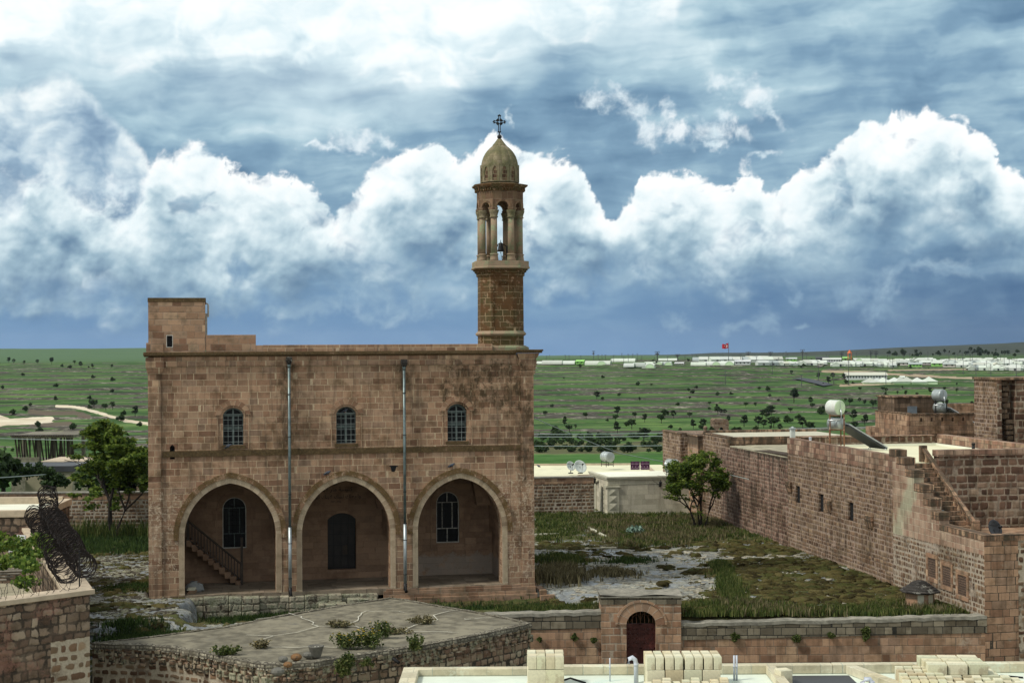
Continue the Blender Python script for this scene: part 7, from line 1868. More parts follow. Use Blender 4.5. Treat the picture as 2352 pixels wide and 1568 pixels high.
t = thing('finial_stone', 'small round stone finial on the far corner of the rear roof', 'finial', rw2w(.1, 35.0, 4.7), SR); mb = MB(); mb.lathe([(.12, 0), (.14, .05), (.08, .1), (.13, .22), (.13, .3), (.05, .38), (0, .4)], n=10); part(mb, 'stone', 'roomstone', t)

# ------------------------------------------------------------------ overhead cables
def cable(pts, r, label, sag=.02):
    P = []
    for a, b in zip(pts, pts[1:]):
        for k in range(10): t_ = k/10; P.append(a.lerp(b, t_)-Vector((0, 0, 4*sag*t_*(1-t_)*(b-a).length*.1)))
    P.append(pts[-1]); o = P[0].copy(); mb = MB(); mb.tube([p-o for p in P], r, 4)
    ob = mb.build('overhead_cable', M['cablemat'], None, loc=o); tag(ob, label, 'cable')
M['cablemat'] = plain('grey_cable', (.32,.38,.36), .6, 0, .1, 3)
cable([aty(1228, 960, 66), aty(1420, 1040, 80), aty(1640, 1080, 90), aty(1720, 1100, 81)], .018, 'grey overhead cable sloping from the church corner to the long wall')
cable([aty(1228, 997, 120), aty(1530, 994, 130), aty(1900, 982, 140), aty(2400, 975, 150)], .035, 'upper of the paired level cables before the tree slope')
cable([aty(1228, 1003, 118), aty(1530, 1001, 128)], .035, 'lower of the paired level cables before the tree slope')
cable([aty(1228, 1024, 118), aty(1520, 1023, 126)], .03, 'thin cable above the vineyard')
cable([aty(-20, 1006, 120), aty(345, 1014, 126)], .03, 'long level cable crossing the left hillside')
cable([aty(-20, 1098, 100), aty(345, 1068, 126)], .03, 'cable rising across the village roofs at the left')

# ------------------------------------------------------------------ walled yard with wire coils at the lower left
def left_yard():
    C0 = Vector((-12.2, 44.0, 0)); zt = 2.79
    P0 = Vector((-16.5, 39.6, 0)); C1 = Vector((-18.4, 60.0, 0))
    root = thing('walled_yard', 'rubble-walled yard with pale stone coping at the lower left', 'wall', (C0.x, C0.y, 0))
    def run(a, b, th, zb, z1, mat, nm, side):
        d = (b-a).normalized(); n = Vector((-d.y, d.x, 0))*th*side; mb = MB(); L = (b-a).length
        q = [a-C0, b-C0, b-C0+n, a-C0+n]
        if side < 0: pass
        else: pass
        ar = (q[1]-q[0]).cross(q[2]-q[0]).z
        if ar < 0: q = q[::-1]
        mb.hexa([(p.x, p.y, zb) for p in q], [(p.x, p.y, z1) for p in q]); return part(mb, nm, mat, root)
    M1 = P0.lerp(C0, .80)
    run(P0-(C0-P0)*.6, M1, .6, -4, zt-.14, 'left_wall', 'wall_face', 1); run(M1, C0, .6, -4, zt-1.35, 'white_mortar', 'wall_face', 1); run(M1, C0, .6, zt-1.35, zt-.14, 'left_wall', 'wall_face', 1)
    run(C0, C1, .55, -1, zt-.14, 'left_wall', 'wall_face', 1)
    d = (C0-P0).normalized(); n = Vector((-d.y, d.x, 0))
    a = P0-d*4-n*.10; b = C0+d*.12-n*.10
    for s, e, w, nm in ((a, b, .75, 'coping'), ):
        q = [s-C0, e-C0, e-C0+n*w, s-C0+n*w]; mb = MB(); mb.hexa([(p.x, p.y, zt-.14) for p in q], [(p.x, p.y, zt) for p in q]); part(mb, nm, 'coping_stone', root, bevel=.012)
    d2 = (C1-C0).normalized(); n2 = Vector((-d2.y, d2.x, 0)); s = C0+d2*.35+Vector((.12, 0, 0)); q = [s-C0, C1-C0+Vector((.12, 0, 0)), C1-C0+n2*.85, s-C0+n2*.85]
    mb = MB(); mb.hexa([(p.x, p.y, zt-.14) for p in q], [(p.x, p.y, zt-.006) for p in q]); part(mb, 'coping', 'coping_stone', root, bevel=.012)
    mb = MB(); q = [P0-d*4+n*.6-C0, C0+n*.6-C0-d*.3, C1-C0+n2*.6, C1-C0+Vector((-14, 2, 0)), Vector((-22, -6, 0))]; mb.face([(p.x, p.y, .6) for p in q]); part(mb, 'floor', 'roof_rough', root)
    # concertina wire
    M['wire'] = plain('rusty_dark_wire', (.016,.011,.009), .7, .3, .4, 8)
    def coil(name, label, path, R0, turns, seed, r=.019):
        r_ = random.Random(seed); pts = []; N = turns*18
        Ls = [0]; 
        for u, v in zip(path, path[1:]): Ls.append(Ls[-1]+(v-u).length)
        for k in range(N+1):
            s = Ls[-1]*k/N; i = max(j for j in range(len(Ls)-1) if Ls[j] <= s+1e-6); u, v = path[i], path[i+1]; p = u.lerp(v, (s-Ls[i])/(Ls[i+1]-Ls[i])); dd = (v-u).normalized()
            sd = dd.cross(Vector((0, 0, 1))).normalized(); a = 2*PI*k/18; rr = R0*(1+.10*math.sin(k*.37)+.06*math.sin(k*1.3))
            pts.append(p+sd*math.cos(a)*rr+Vector((0, 0, math.sin(a)*rr))+dd*.05*math.sin(a*1.5))
        o = path[0]; mb = MB(); mb.tube([p-o for p in pts], r, 3, cap=False)
        for k in range(0, len(pts)-1, 3):
            p = pts[k]-o; mb.tube([p-Vector((.02, .01, .02)), p+Vector((.02, .01, .025))], r*.8, 3, cap=False)
        ob = mb.build(name, M['wire'], None, loc=o); tag(ob, label, 'razor wire'); return ob
    k = lambda t, x, z: C0.lerp(C1, t)+Vector((x, 0, zt+z))
    coil('razor_wire', 'long dense coil of razor wire, left one of the pair on the side wall coping', [k(.05, -.55, .34), k(.35, -.50, .38), k(.7, -.45, .42), k(.98, -.4, .5)], .36, 66, 1)
    coil('razor_wire', 'long dense coil of razor wire, right one of the pair on the side wall coping', [k(.10, .05, .36), k(.4, .12, .40), k(.75, .1, .36), k(.98, .2, .40)], .34, 62, 2)
    coil('razor_wire', 'upper tangled coil of razor wire lying on top of the pair', [k(.22, -.2, .85), k(.5, -.15, .95), k(.8, -.1, 1.0), k(1.0, .1, 1.35), k(1.03, .6, 1.1)], .33, 46, 3)
    d = (P0-C0).normalized()
    coil('razor_wire', 'single loose loops of razor wire along the front coping', [C0+Vector((-.35, .15, zt+.22)), C0+d*2.2+Vector((0, .25, zt+.2)), C0+d*6.4+Vector((0, .3, zt+.2))], .24, 24, 4, .007)
    t = thing('wire_post', 'thin iron post holding the razor wire at the wall corner', 'post', C0+Vector((-.45, .55, zt))); mb = MB(); mb.tube([(0, 0, 0), (0, 0, 1.05)], .022, 5); part(mb, 'post', 'iron', t)
    # white-roofed outbuilding at the far end
    t = thing('white_roof_house', 'small stone outbuilding with bright white roof and low parapet at the left edge', 'building', (C1.x, C1.y, 0), R(4))
    mb = MB(); mb.box(-9, -.02, 0, 4.6, -1, 3.18); part(mb, 'wall', 'left_wall', t); mb = MB(); mb.box(-9, .06, -.05, .22, 3.18, 3.45); mb.box(-.28, .06, .22, 4.7, 3.18, 3.45); mb.box(-9, -.28, 4.5, 4.7, 3.18, 3.55); part(mb, 'parapet', 'coping_stone', t, bevel=.012)
    mb = MB(); mb.box(-9, -.28, .22, 4.5, 3.1, 3.26); part(mb, 'roof', 'white_roof', t)
    # pergola with vines
    t = thing('pergola', 'wooden pole pergola carrying a bright green vine', 'pergola', (-16.6, 46.5, 1.2)); r_ = random.Random(6)
    mb = MB()
    for i in range(9): mb.tube([(-3.2, -1.6+i*.55, 1.55+r_.uniform(-.04, .04)), (1.2, -1.3+i*.62, 1.5+r_.uniform(-.04, .04))], .035, 5)
    part(mb, 'pole', 'cap_wood', t)
    mb = MB()
    for x in (-2.2, -.9, .9): mb.tube([(x, -1.9, -1), (x, -1.9, 1.45)], .035, 5)
    mb.tube([(-3.4, -1.9, 1.42), (1.4, -1.9, 1.42)], .03, 5); part(mb, 'frame', 'iron', t)
    rs = np.random.default_rng(12); lm = []
    for i in range(60):
        x = r_.uniform(-3.3, 2.3); y = r_.uniform(-1.6, 6.5); lm.append((x+y*-.25, y, 1.75+r_.uniform(-.15, .35), r_.uniform(.25, .5), r_.uniform(.25, .5), r_.uniform(.12, .25)))
    for i in range(8): lm.append((r_.uniform(-3.2, .6), -1.8, r_.uniform(.4, 1.4), .25, .2, .3))
    o = leaves(lump_cloud(9000, lm, rs), .12, 'grape_vine', M['leaf_bright'], None, .9, rs=rs, elong=1.1); o.location = (-16.6, 46.5, 1.2); tag(o, 'bright green grape vine spread over the pergola poles', 'vine')
    t = thing('garden_chair', 'white slatted plastic chair half hidden by the vine', 'chair', (-18.0, 55.5, 2.0), R(-30))
    mb = MB()
    for x in (-.18, -.09, 0, .09, .18): mb.box(x-.03, x+.03, .18, .21, .45, .95)
    mb.box(-.22, .22, .17, .22, .93, .98); part(mb, 'backrest', 'cladding', t); mb = MB(); mb.box(-.23, .23, -.22, .22, .42, .45); part(mb, 'seat', 'cladding', t)
    for x in (-.2, .2):
        for y in (-.2, .2): mb = MB(); mb.tube([(x, y, 0), (x, y, .42)], .02, 5); part(mb, 'leg', 'cladding', t)
M['cap_wood'] = plain('grey_poles', (.30,.27,.22), .85, 0, .35, 8)
left_yard()

# ------------------------------------------------------------------ village roofs behind the left garden wall
def village():
    V = lambda px, py, Y: aty(px, py, Y)
    p = V(26, 1092, 135); t = thing('unfinished_house', 'unfinished concrete frame house with many timber props behind the left wall', 'building', p); k = 135/FPX/2.413/1.7415
    W = 600*k; mb = MB(); mb.box(0, W, 0, 7, 3.3, 3.55); mb.box(0, W*.45, 0, .3, 0, 1.6); mb.box(0, W, 0, 7, -5, .05); part(mb, 'slab', 'concrete', t)
    mb = MB(); r_ = random.Random(2)
    for i in range(26):
        x = W*(i+.5)/26; mb.tube([(x, r_.uniform(0, 2), 0), (x+r_.uniform(-.25, .25), r_.uniform(0, 1), 3.3)], .07, 4)
        mb.box(x-.05, x+.05, -.5, .4, 3.5, 3.58)
    part(mb, 'prop', 'wood_dark', t)
    mb = MB()
    for i in range(5): mb.box(W*i/4.1, W*i/4.1+.3, 3, 3.3, 0, 3.3)
    part(mb, 'column', 'concrete', t)
    M['cream_wall'] = plain('cream_house_wall', (.42,.38,.26), .9, 0, .2, 1)
    p = V(58, 1126, 110); t = thing('cream_house', 'low cream house with a small dark window behind the left wall', 'building', p); mb = MB(); mb.box(0, 3.4, 0, 4, -3, 1.35); part(mb, 'wall', 'cream_wall', t); mb = MB(); mb.box(1.5, 2.2, -.04, .02, .2, .95); part(mb, 'window', 'glass', t); mb = MB(); mb.box(-1.6, 3.5, -.1, 4, 1.35, 1.75); part(mb, 'roof', 'dark_roof', t)
    p = V(150, 1118, 118); t = thing('village_house', 'reddish stone house with dark doorway beside the unfinished frame', 'building', p); mb = MB(); mb.box(-1.8, 5.5, 0, 5, -3, 1.9); part(mb, 'wall', 'back_wall', t); mb = MB(); mb.box(.8, 1.5, -.04, .02, -.2, 1.2); part(mb, 'door', 'void', t); mb = MB(); mb.box(-1.9, 5.6, -.1, 5.1, 1.9, 2.0); part(mb, 'roof', 'coping_stone', t)
    p = V(322, 1085, 118); t = thing('village_house', 'low house with a pale flat roof seen through the acacia branches', 'building', p); mb = MB(); mb.box(-3, 2.5, 0, 5, -3, 1.0); part(mb, 'wall', 'back_wall', t); mb = MB(); mb.box(-3.1, 2.6, -.1, 5.1, 1.0, 1.12); part(mb, 'roof', 'white_roof', t)
    for px, py, h, lb in ((8, 1125, 3.2, 'dark bushy tree at the left edge behind the garden wall'), (62, 1098, 1.2, 'green vine canopy above the cream house'), (95, 1096, 1.2, 'green vine canopy beside the unfinished house'), (125, 1126, 1.8, 'dark bush between the cream house and the red one'), (205, 1128, 2.4, 'green shrub behind the wall left of the acacia')):
        q = V(px, py, 108); o = plant('bush', q, h, lb, None) if False else dup(PROTO['bush'], q, ttr.uniform(0, 6), lb, h/4.5*1.6); o['category'] = 'bush'; o.name = 'garden_bush'
        if 'group' in o: del o['group']
    dish(V(184, 1096, 112), .45, R(30), R(25), 'small dish on the village roof left of the acacia', .4)
    # two workers bent over on the slab
    for px, py, c, lb in ((138, 1071, (.02,.05,.16), 'person in blue crouching on the unfinished roof slab'), (237, 1070, (.40,.02,.02), 'person in red trousers and dark top bending on the unfinished roof slab')):
        q = V(px, py, 139)
        vs = [(0, 0, .55), (-.12, 0, .30), (-.12, -.05, .05), (.12, 0, .30), (.12, -.05, .05), (.05, -.12, .85), (.10, -.28, 1.02), (.12, -.40, 1.12), (-.14, -.25, .95), (-.16, -.42, .70), (-.1, -.5, .5), (.30, -.25, .95), (.33, -.42, .70), (.28, -.5, .5)]
        es = [(0, 1), (1, 2), (0, 3), (3, 4), (0, 5), (5, 6), (6, 7), (6, 8), (8, 9), (9, 10), (6, 11), (11, 12), (12, 13)]
        me = bpy.data.meshes.new('person'); me.from_pydata(vs, es, []); me.materials.append(plain('worker_clothes', c, .9)); o = bpy.data.objects.new('person', me); COL.objects.link(o); o.location = q
        sk = o.modifiers.new('skin', 'SKIN'); o.modifiers.new('sub', 'SUBSURF').levels = 1
        for i, v_ in enumerate(me.skin_vertices[0].data): v_.radius = ((.15, .16) if i in (0, 5) else (.11, .11) if i in (6, 7) else (.06, .06) if i > 7 else (.08, .08)); v_.use_root = i == 0
        tag(o, lb, 'person')
village()

# ------------------------------------------------------------------ near pale roof with stacked limestone blocks
M['lime_block'] = stone('cut_limestone', 3, 3, .001, 0, 0, .001, 61, [(0, (.56,.52,.38)), (.5, (.66,.63,.48)), (1, (.58,.58,.45))], grime=.15, gscale=1.4, bumpd=.006)
_vary(M['lime_block'], [(0, (.72,.62,.50)), (.3, (.95,.92,.86)), (.6, (1.0,1.0,.95)), (.8, (.80,.84,.76)), (1, (1.0,.90,.76))], .6)
M['near_roof'] = plain('new_white_roof_render', (.66,.73,.62), .7, 0, .10, 1.5, dirt=(.55,.66,.58))
M['near_wall'] = stone('new_limestone_kerb', .5, .62, .010, .01, 0, .004, 62, [(0, (.52,.47,.32)), (1, (.64,.60,.44))], (.45,.48,.38), grime=.3, extra=patches((.62,.66,.52), .54, .8))
NZ = 2.39
def near_roof():
    root = thing('near_roof', 'pale new flat roof with limestone kerbs along the bottom of the view', 'roof', (0, 33.5, NZ)); Z = 0
    X = lambda px, Y: (px-1176)/FPX*Y
    yk = 33.9
    x0 = X(922, yk); x1 = X(2400, yk)
    mb = MB(); mb.box(x0, x1+1, -6, yk-33.5+.2, -6, 0); part(mb, 'roof_slab', 'near_roof', root)
    mb = MB(); mb.box(x0, X(1206, yk), .3, .55, 0, .16); mb.box(x0, x0+.35, -3, .3, 0, .15)
    mb.box(X(1206, yk)+.02, X(1905, yk), .3, .55, 0, .20); mb.box(X(1905, yk)+.01, x1+1, .3, .55, 0, .205)
    part(mb, 'kerb', 'near_wall', root, bevel=.01)
    mb = MB(); mb.hexa([(X(1815, yk)-.1, .3, 0), (X(1745, 33)-.05, -1.6, 0), (X(1745, 33)+.2, -1.6, 0), (X(1815, yk)+.18, .3, 0)][::1], [(X(1745, yk)-.1, .3, .2), (X(1790, 33)-.05, -1.6, .2), (X(1790, 33)+.2, -1.6, .2), (X(1745, yk)+.18, .3, .2)]) if False else mb.box(X(1752, yk), X(1752, yk)+.22, -2.2, .3, 0, .19)
    mb.hexa([(X(1935, yk), .3, 0), (X(1935, yk)+.75, -2.0, 0), (X(1935, yk)+.98, -2.0, 0), (X(1935, yk)+.24, .3, 0)][::-1], [(X(1935, yk), .3, .19), (X(1935, yk)+.75, -2.0, .19), (X(1935, yk)+.98, -2.0, .19), (X(1935, yk)+.24, .3, .19)][::-1])
    part(mb, 'kerb', 'near_wall', root, bevel=.01)
    mb = MB(); mb.box(X(1775, yk)+.1, X(1935, yk)+.02, -2.2, .1, .004, .012); part(mb, 'dark_membrane', 'dark_roof', root)
near_roof()
PB = None
def block(x, y, z, w, d, h, rot, label, group, tilt=0):
    """limestone block centred at x,y with its base at z"""
    global PB
    r_ = cr
    if PB is None:
        PB = {}
    key = (round(w, 2), round(d, 2), round(h, 2))
    if key not in PB:
        mb = MB(); mb.box(-w/2, w/2, -d/2, d/2, 0, h); o = mb.build('limestone_block', M['lime_block'], None, bevel=.008); PB[key] = o
    else: o = PB[key].copy(); COL.objects.link(o)
    o.location = (x, y, z); o.rotation_euler = (tilt, 0, rot); tag(o, label, 'stone block', group); return o
def blocks():
    X = lambda px, Y: (px-1176)/FPX*Y
    def zat(py, Y, px=1176): return CAMH-(py-807+.0061*(px-1176))/FPX*Y
    g1 = 'limestone blocks of the left stack'; r = cr
    Y = 32.4; zb = NZ
    lay = [zat(1523, Y+.5, 1250), zat(1490, Y+.7, 1250)]
    for row, (z0, z1, n, w) in enumerate(((zb, zb+.13, 4, .19), (zb+.13, lay[0]+.0, 2, .385), (lay[0]+.004, lay[1], 4, .185))):
        for i in range(n):
            for j in range(2):
                x = X(1207, Y)+(i+.5)*.78/n
                h_ = z1-z0-.004
                block(x+r.uniform(-.008, .008), Y+.12+j*.42, z0, w, .38, h_, r.uniform(-.03, .03), ('cut limestone block in the %s course of the left stack' % ('bottom', 'middle', 'top')[row]), g1+', '+('bottom', 'middle', 'top')[row]+' course')
    Y = 32.6; zt = zat(1493, Y+.5, 1560); zm = zt-.27
    for i in range(8):
        for j in range(2): block(X(1478, Y)+.095+i*.195+(.02 if i > 3 else 0)+(.012*(i//2)), Y+j*.37, zm, .17 if i % 2 else .18, .34, .27, r.uniform(-.03, .03), 'upright limestone block in the top row of the middle stack', 'upright blocks on the middle stack')
    for i in range(4):
        for j in range(2): block(X(1478, Y)+.2+i*.395, Y+j*.4, NZ, .375, .38, zm-NZ-.004, r.uniform(-.02, .02), 'wide limestone block in the lower row of the middle stack', 'wide blocks under the middle stack')
    # low pile in front
    Y = 31.6; z = NZ
    for i in range(9):
        for j in range(3): block(X(1470, Y)+.1+i*.20+j*.03, Y-.1+j*.30, z, .17, .27, .20+.04*((i*7+j*3) % 3), r.uniform(-.06, .06), 'limestone block in the low front pile below the middle stack', 'blocks in the low front pile', r.uniform(-.05, .05))
    for i in range(8):
        for j in range(4): block(X(1640, Y)+.05+i*.15+j*.02, Y+j*.2-.1, z, .13, .17, .10+.02*((i+j) % 2), r.uniform(-.08, .08), 'small limestone tile block laid out beside the low front pile', 'small tile blocks beside the front pile')
    # right heap
    Y = 32.0; zt = zat(1502, Y+1.2, 2190); h = .22
    for i in range(3):
        for j in range(3): block(X(2128, Y)+.25+i*.43, Y+.35+j*.35, zt-h, .40, .32, h, r.uniform(-.03, .03)-.1, 'large limestone block on top of the right heap', 'large blocks topping the right heap')
    for i in range(4):
        for j in range(3): block(X(2128, Y)+.15+i*.40, Y+.30+j*.38, NZ, .37, .34, zt-h-NZ-.004, r.uniform(-.02, .02)-.1, 'large limestone block in the lower row of the right heap', 'large blocks under the right heap')
    for i in range(5):
        for j in range(6): block(X(2050, Y)+.10+i*.185+j*.028, Y-.55+j*.23, NZ, .165, .20, .36+.02*((i*3+j) % 3), r.uniform(-.04, .04)-.12, 'upright limestone block in the leaning left part of the right heap', 'upright blocks in the right heap', -.10)
    for i in range(8):
        for j in range(3): block(X(2150, Y)+.05+i*.20+j*.04, Y-.75+j*.27, NZ, .175, .24, .26+.05*((i*5+j) % 3), r.uniform(-.06, .06)-.1, 'limestone block in the front row of the right heap', 'front blocks of the right heap')
    block(X(2192, 31), 33.3, NZ, .5, .3, .18, .05, 'single pale block lying at the right end of the roof', None)
    block(X(1792, 33), 32.9, NZ, .28, .3, .30, .3, 'single leaning limestone block beside the dark roof membrane', None)
    def pipe(lb, pts, r_, m_='pvc'):
        o = Vector(pts[0]); mb = MB(); mb.tube([Vector(p)-o for p in pts], r_, 10); t = thing('vent_pipe', lb, 'pipe', o); part(mb, 'pipe', m_, t); mb = MB(); p = Vector(pts[1])-o; mb.tube([p-Vector((0, 0, .03)), p+Vector((0, 0, .03))], r_*1.12, 10); part(mb, 'joint', m_, t)
    x = X(1456, 33); pipe('grey hooked vent pipe left of the middle block stack', [(x, 33, NZ), (x, 33, NZ+.40), (x-.02, 33, NZ+.50), (x-.08, 33, NZ+.55), (x-.14, 33, NZ+.52), (x-.17, 33, NZ+.42)], .05)
    x = X(1986, 32); pipe('grey hooked vent pipe in front of the right heap', [(x+.1, 32, NZ), (x+.1, 32, NZ+.20), (x+.05, 32, NZ+.27), (x-.05, 32, NZ+.27), (x-.10, 32, NZ+.2), (x-.10, 32, NZ+.08)], .05)
    x = X(1396, 33.2); pipe('thin white standpipe on the near roof', [(x, 33.2, NZ), (x, 33.2, NZ+.3), (x, 33.2, NZ+.50)], .014)
    for dx, w_ in ((0, 'left'), (.055, 'right')): x = X(1681, 33.2)+dx; pipe('thin grey pipe, %s one of the upright pair on the near roof' % w_, [(x, 33.2, NZ), (x, 33.2, NZ+.3), (x, 33.2, NZ+.54)], .022)
    for i, (a, b, c, lb) in enumerate((((1290, 1562), (1310, 1556), (1345, 1567), 'dark hose lying on the near roof by the left stack'), ((2270, 1560), (2300, 1550), (2350, 1555), 'blue black hose lying at the right end of the near roof'))):
        P = [onz(*q, NZ+.02) for q in (a, b, c)]; mb = MB(); mb.tube([p-P[0] for p in P], .02, 6); o = mb.build('hose', M['iron'], None, loc=P[0]); tag(o, lb, 'hose')
blocks()

# ------------------------------------------------------------------ plants and stones on the terrace and walls
def weed(px, py, z, h, w, n, mat, label, flowers=0, seed=0, name='weed', cat='weed'):
    o = onz(px, py, z); rs = np.random.default_rng(seed+int(px)); r_ = random.Random(seed+int(px)); root = thing(name, label, cat, o)
    mb = MB(); tips = []
    for k in range(n):
        a = r_.uniform(0, 2*PI); l = r_.uniform(.1, .6)*w; b = Vector((r_.gauss(0, w*.25), r_.gauss(0, w*.15), 0)); q = b+Vector((math.cos(a)*l, math.sin(a)*l*.6, h*r_.uniform(.5, 1.1))); m_ = (b+q)/2+Vector((0, 0, h*.12)); mb.tube([b, m_, q], .006, 3, cap=False); tips += [m_, q, (m_+q)/2, (b+m_)/2]
    part(mb, 'stem', 'stem', root)
    C = np.array([t for t in tips for _ in range(5)])+rs.normal(0, .03, (len(tips)*5, 3)); leaves(C, .05, 'foliage', M[mat], root, .8, rs=rs)
    if flowers:
        mb = MB()
        for k in range(flowers): t = r_.choice(tips[1::4]); mb.lathe([(.0, 0), (.022, .006), (0, .02)], c=(t.x+r_.gauss(0, .03), t.y, t.z+.01), n=5)
        part(mb, 'flower', 'flower', root)
M['stem'] = plain('green_stem', (.09,.13,.04), .8, 0, .2, 5)
ZT = lambda x, y: ((1050+x/2.24)/1.7415, (2231+y/2.24)/1.7415); ZL = lambda x, y: ((x/2.138)/1.7415, (2231+y/2.138)/1.7415)
weed(*ZT(760, 808), .32, .42, .8, 46, 'grass_green', 'wide green weed with yellow flowers on the terrace', 40, 1)
weed(*ZT(950, 806), .32, .55, .7, 50, 'grass_green', 'tall green weed covered in yellow flowers on the terrace', 55, 2)
weed(*ZT(1085, 715), .32, .50, .5, 30, 'grass_green', 'branching green weed right of the flowering ones', 6, 3)
weed(*ZT(1210, 672), .32, .14, .6, 26, 'grass_dry', 'low brown weed in the terrace crack', 0, 4)
weed(*ZT(1425, 582), .32, .20, .7, 30, 'grass_dry', 'low dry weed along the white crack at the right', 0, 5)
weed(*ZT(680, 612), .32, .16, .7, 30, 'grass_dry', 'purple brown low weed in the middle crack', 0, 6)
weed(*ZL(1940, 825), .32, .22, .55, 34, 'grass_green', 'green weed on the left front of the terrace', 2, 7)
weed(*ZL(2230, 765), .32, .20, .45, 24, 'grass_dry', 'brown weed with a few yellow flowers near the terrace front', 6, 8)
weed(*ZT(1375, 830), .25, .45, .4, 26, 'grass_green', 'thin weed growing over the terrace edge', 0, 9)
def clump(px, py, Y, r, label, mat='leaf_bright', n=900, name='wall_plant'):
    o = aty(px, py, Y); rs = np.random.default_rng(int(px)); L = [(rs.normal()*r*.4, 0, rs.normal()*r*.4, r*.55, r*.5, r*.55) for _ in range(7)]
    q = leaves(lump_cloud(n, L, rs), .055, name, M[mat], None, .9, rs=rs, elong=1.2); q.location = o; tag(q, label, 'plant')
clump(*ZT(765, 945), 45.2, .38, 'round green caper bush hanging on the terrace wall', 'grass_green', 1600)
clump(*ZT(935, 925), 46.6, .16, 'small green plant on the terrace wall right of the round bush', 'grass_green', 260)
clump(*ZT(1190, 860), 48.3, .18, 'small leafy plant under the terrace rim', 'grass_green', 240)
ZG = lambda x, y: ((2096+x/2.24)/1.7415, (2131+y/2.24)/1.7415); ZR = lambda x, y: ((3096+x/2.24)/1.7415, (2031+y/2.24)/1.7415)
for q, r, lb in ((ZG(140, 955), .12, 'small plant leftmost on the lane wall'), (ZG(450, 935), .16, 'small dark plant on the lane wall left of the gate'), (ZG(622, 955), .16, 'dark drooping plant nearest the gate on its left'), (ZG(1895, 925), .20, 'dark plant on the lane wall right of the gate'),
                 (ZR(200, 1170), .26, 'drooping green plant on the lane wall, middle of the right part'), (ZR(510, 1130), .18, 'small plant between two larger ones on the right lane wall'), (ZR(825, 1115), .34, 'largest green plant on the lane wall, farthest right')):
    clump(*q, 55.9, r*.72, lb, 'grass_green', int(600*r/.2))
t = onz(*((2100+990/2.24)/1.7415, (1720+940/2.24)/1.7415), -.3); rs = np.random.default_rng(3)
q = leaves(lump_cloud(700, [(0, 0, .2, .45, .4, .3)], rs), .09, 'sage_bush', M['sage'], None, .9, rs=rs); q.location = t; tag(q, 'round pale silvery bush in the yard below the annex', 'bush')
# loose stones at the terrace rim
for i, (x, y, s, mt, lb) in enumerate(((180, 905, .22, 'slab_wall', 'flat dark loose stone leaning on the terrace rim'), (300, 890, .26, 'loose_orange', 'orange lichened stone with a hollow on the terrace rim'), (225, 950, .20, 'loose_orange', 'rounded orange brown stone on the terrace rim'), (405, 870, .24, 'loose_grey', 'grey angular stone on the terrace rim'), (135, 1030, .30, 'slab_wall', 'large rounded stone at the top of the retaining wall'))):
    p = onz(*ZT(x, y+25), .33); r_ = random.Random(i); bm = bmesh.new(); bmesh.ops.create_icosphere(bm, subdivisions=2, radius=s*.6)
    for v_ in bm.verts: f = 1+.22*mnoise.noise(v_.co*3.1+Vector((i*7, 0, 0))); v_.co = Vector((v_.co.x*f*1.15, v_.co.y*f*.9, max(-s*.55, min(v_.co.z*f*.75, s*.55))))
    me = bpy.data.meshes.new('loose_stone'); bm.to_mesh(me); bm.free(); 
    M.setdefault('loose_orange', plain('orange_lichen_stone', (.24,.13,.055), .9, 0, .5, 5, dirt=(.10,.08,.06))); M.setdefault('loose_grey', plain('grey_loose_stone', (.17,.165,.14), .9, 0, .4, 5, dirt=(.08,.08,.07)))
    me.materials.append(M['loose_grey' if mt == 'slab_wall' else mt]); o = bpy.data.objects.new('loose_stone', me); COL.objects.link(o); o.location = p+Vector((0, 0, s*.4)); tag(o, lb, 'stone')
p = onz(*ZT(480, 890), .33); t = thing('stone_bowl', 'grey stone bowl filled with rubble on the terrace rim', 'bowl', p); mb = MB(); mb.lathe([(.12, 0), (.15, .05), (.24, .34), (.25, .36), (.20, .36), (.17, .25), (0, .24)], n=14); part(mb, 'bowl', 'loose_grey', t)
mb = MB()
for k in range(7): mb.lathe([(0, -.04), (.05, 0), (0, .045)], c=(.10*math.cos(k), .10*math.sin(k), .29), n=5, smooth=False)
part(mb, 'rubble', 'crack', t)
p = aty(*ZT(1125, 870), 47.6); t = thing('drain_pipe', 'dark rusty drain pipe sticking out of the terrace wall', 'pipe', p); mb = MB(); mb.tube([(-.3, .5, .12), (.36, -.35, -.16)], .055, 10); part(mb, 'pipe', 'iron', t)

# ------------------------------------------------------------------ pigeons, sack, slabs
def pigeon(loc, rot, label, first=[None]):
    if first[0] is None:
        root = thing('pigeon', label, 'pigeon', loc, rot)
        M['feather'] = plain('grey_pigeon_feathers', (.085,.10,.13), .7, 0, .35, 25); M['feather_dark'] = plain('dark_wing_feathers', (.035,.04,.05), .7, 0, .3, 25)
        mb = MB(); prof = [(0, -.17), (.018, -.165), (.022, -.12), (.045, -.07), (.062, -.01), (.060, .04), (.042, .085), (.030, .105), (.030, .125), (.026, .145), (.008, .160), (.004, .178), (0, .18)]
        V_ = [(r, z) for r, z in prof]; Mx = Matrix.Translation((0, 0, .10)) @ Matrix.Rotation(R(62), 4, 'Y'); mb.lathe(V_, n=10, M=Mx); part(mb, 'body', 'feather', root)
        for s in (-1, 1):
            mb = MB(); mb.lathe([(0, -.16), (.02, -.10), (.035, 0), (.02, .05), (0, .06)], n=6, M=Matrix.Translation((-.01, s*.045, .105)) @ Matrix.Rotation(R(66), 4, 'Y') @ Matrix.Diagonal((1.2, .4, 1, 1))); part(mb, 'wing', 'feather_dark', root)
            mb = MB(); mb.tube([(0, s*.02, .06), (.005, s*.02, 0)], .005, 3); part(mb, 'leg', 'orange', root)
        first[0] = root; return root
    return dup(first[0], loc, rot, label)
def ch3(u, v, z): p = ch2w(u, v); p.z = z; return p
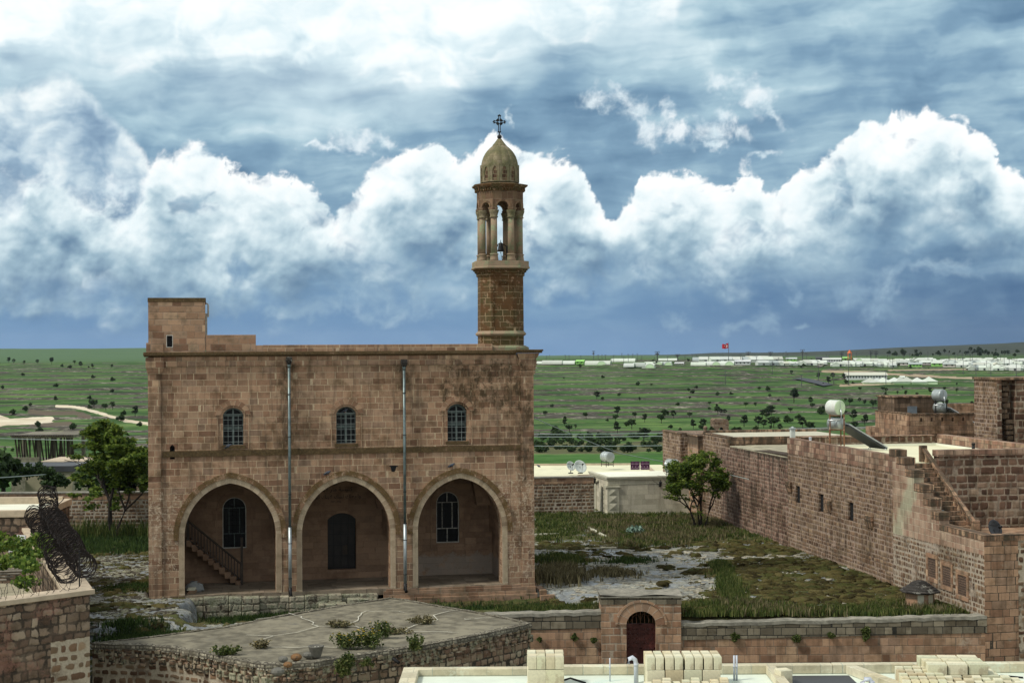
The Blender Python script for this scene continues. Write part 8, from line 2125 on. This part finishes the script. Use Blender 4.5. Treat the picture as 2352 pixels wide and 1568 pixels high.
pigeon(ch3(3.08, -.02, 5.76), CH_ROT+.2, 'grey pigeon on the sill of the left upper window')
pigeon(ch3(7.00, -.04, 4.62), CH_ROT+.3, 'grey pigeon on the hood of the middle arch')
pigeon(ch3(12.05, -.04, 4.82), CH_ROT+.2, 'grey pigeon near the tip of the right arch')
pigeon(ch3(7.75, .15, 7.12), CH_ROT+.2, 'grey pigeon at the top of the middle upper window')
pigeon(aty(1237, 1073, 104), 2.5, 'dark pigeon on the bright roof terrace')
t = thing('sack', 'pale grey tied sack beside the left pier of the porch', 'sack', ch3(1.72, .95, .0), CH_ROT); M['sackcloth'] = plain('grey_sackcloth', (.22,.23,.22), .9, 0, .25, 6)
mb = MB(); mb.lathe([(.26, 0), (.30, .08), (.27, .22), (.20, .32), (.10, .36), (.13, .42), (0, .38)], n=9, M=Matrix.Diagonal((1.25, .8, 1, 1))); part(mb, 'cloth', 'sackcloth', t); mb = MB(); mb.hexa([(.2, -.15, .1), (.42, -.1, .02), (.42, .1, .02), (.2, .15, .1)], [(.16, -.12, .36), (.34, -.08, .30), (.36, .1, .28), (.16, .12, .36)]); part(mb, 'fold', 'sackcloth', t, bevel=.02)
for k in range(5):
    o = MB().box(-.16, .16, -.12, .12, 0, .045).build('stone_slab', M['annex_trim'] if k > 2 else M['church_worn'], None); o.location = ch3(1.62+.03*(k % 3), .45, .0+k*.048); o.rotation_euler = (0, 0, CH_ROT+.1*(k % 3)); tag(o, 'thin stone slab in the small pile at the foot of the left pier', 'slab', 'slabs piled at the left pier')

# ------------------------------------------------------------------ air
def haze():
    mb = MB(); mb.box(-6000, 6000, -60, 8600, -60, 120); m = bpy.data.materials.new('haze_air'); m.use_nodes = True; nt = m.node_tree; nt.nodes.clear()
    o = nt.nodes.new('ShaderNodeOutputMaterial'); v = nt.nodes.new('ShaderNodeVolumePrincipled'); v.inputs['Density'].default_value = 3.2e-5; v.inputs['Color'].default_value = (.62, .76, .95, 1); v.inputs['Anisotropy'].default_value = .3
    nt.links.new(v.outputs[0], o.inputs['Volume']); q = mb.build('haze', m, None); q['kind'] = 'stuff'; q['label'] = 'thin blue haze in the air over the plain'; q['category'] = 'haze'
    scene.cycles.volume_bounces = 0
haze()
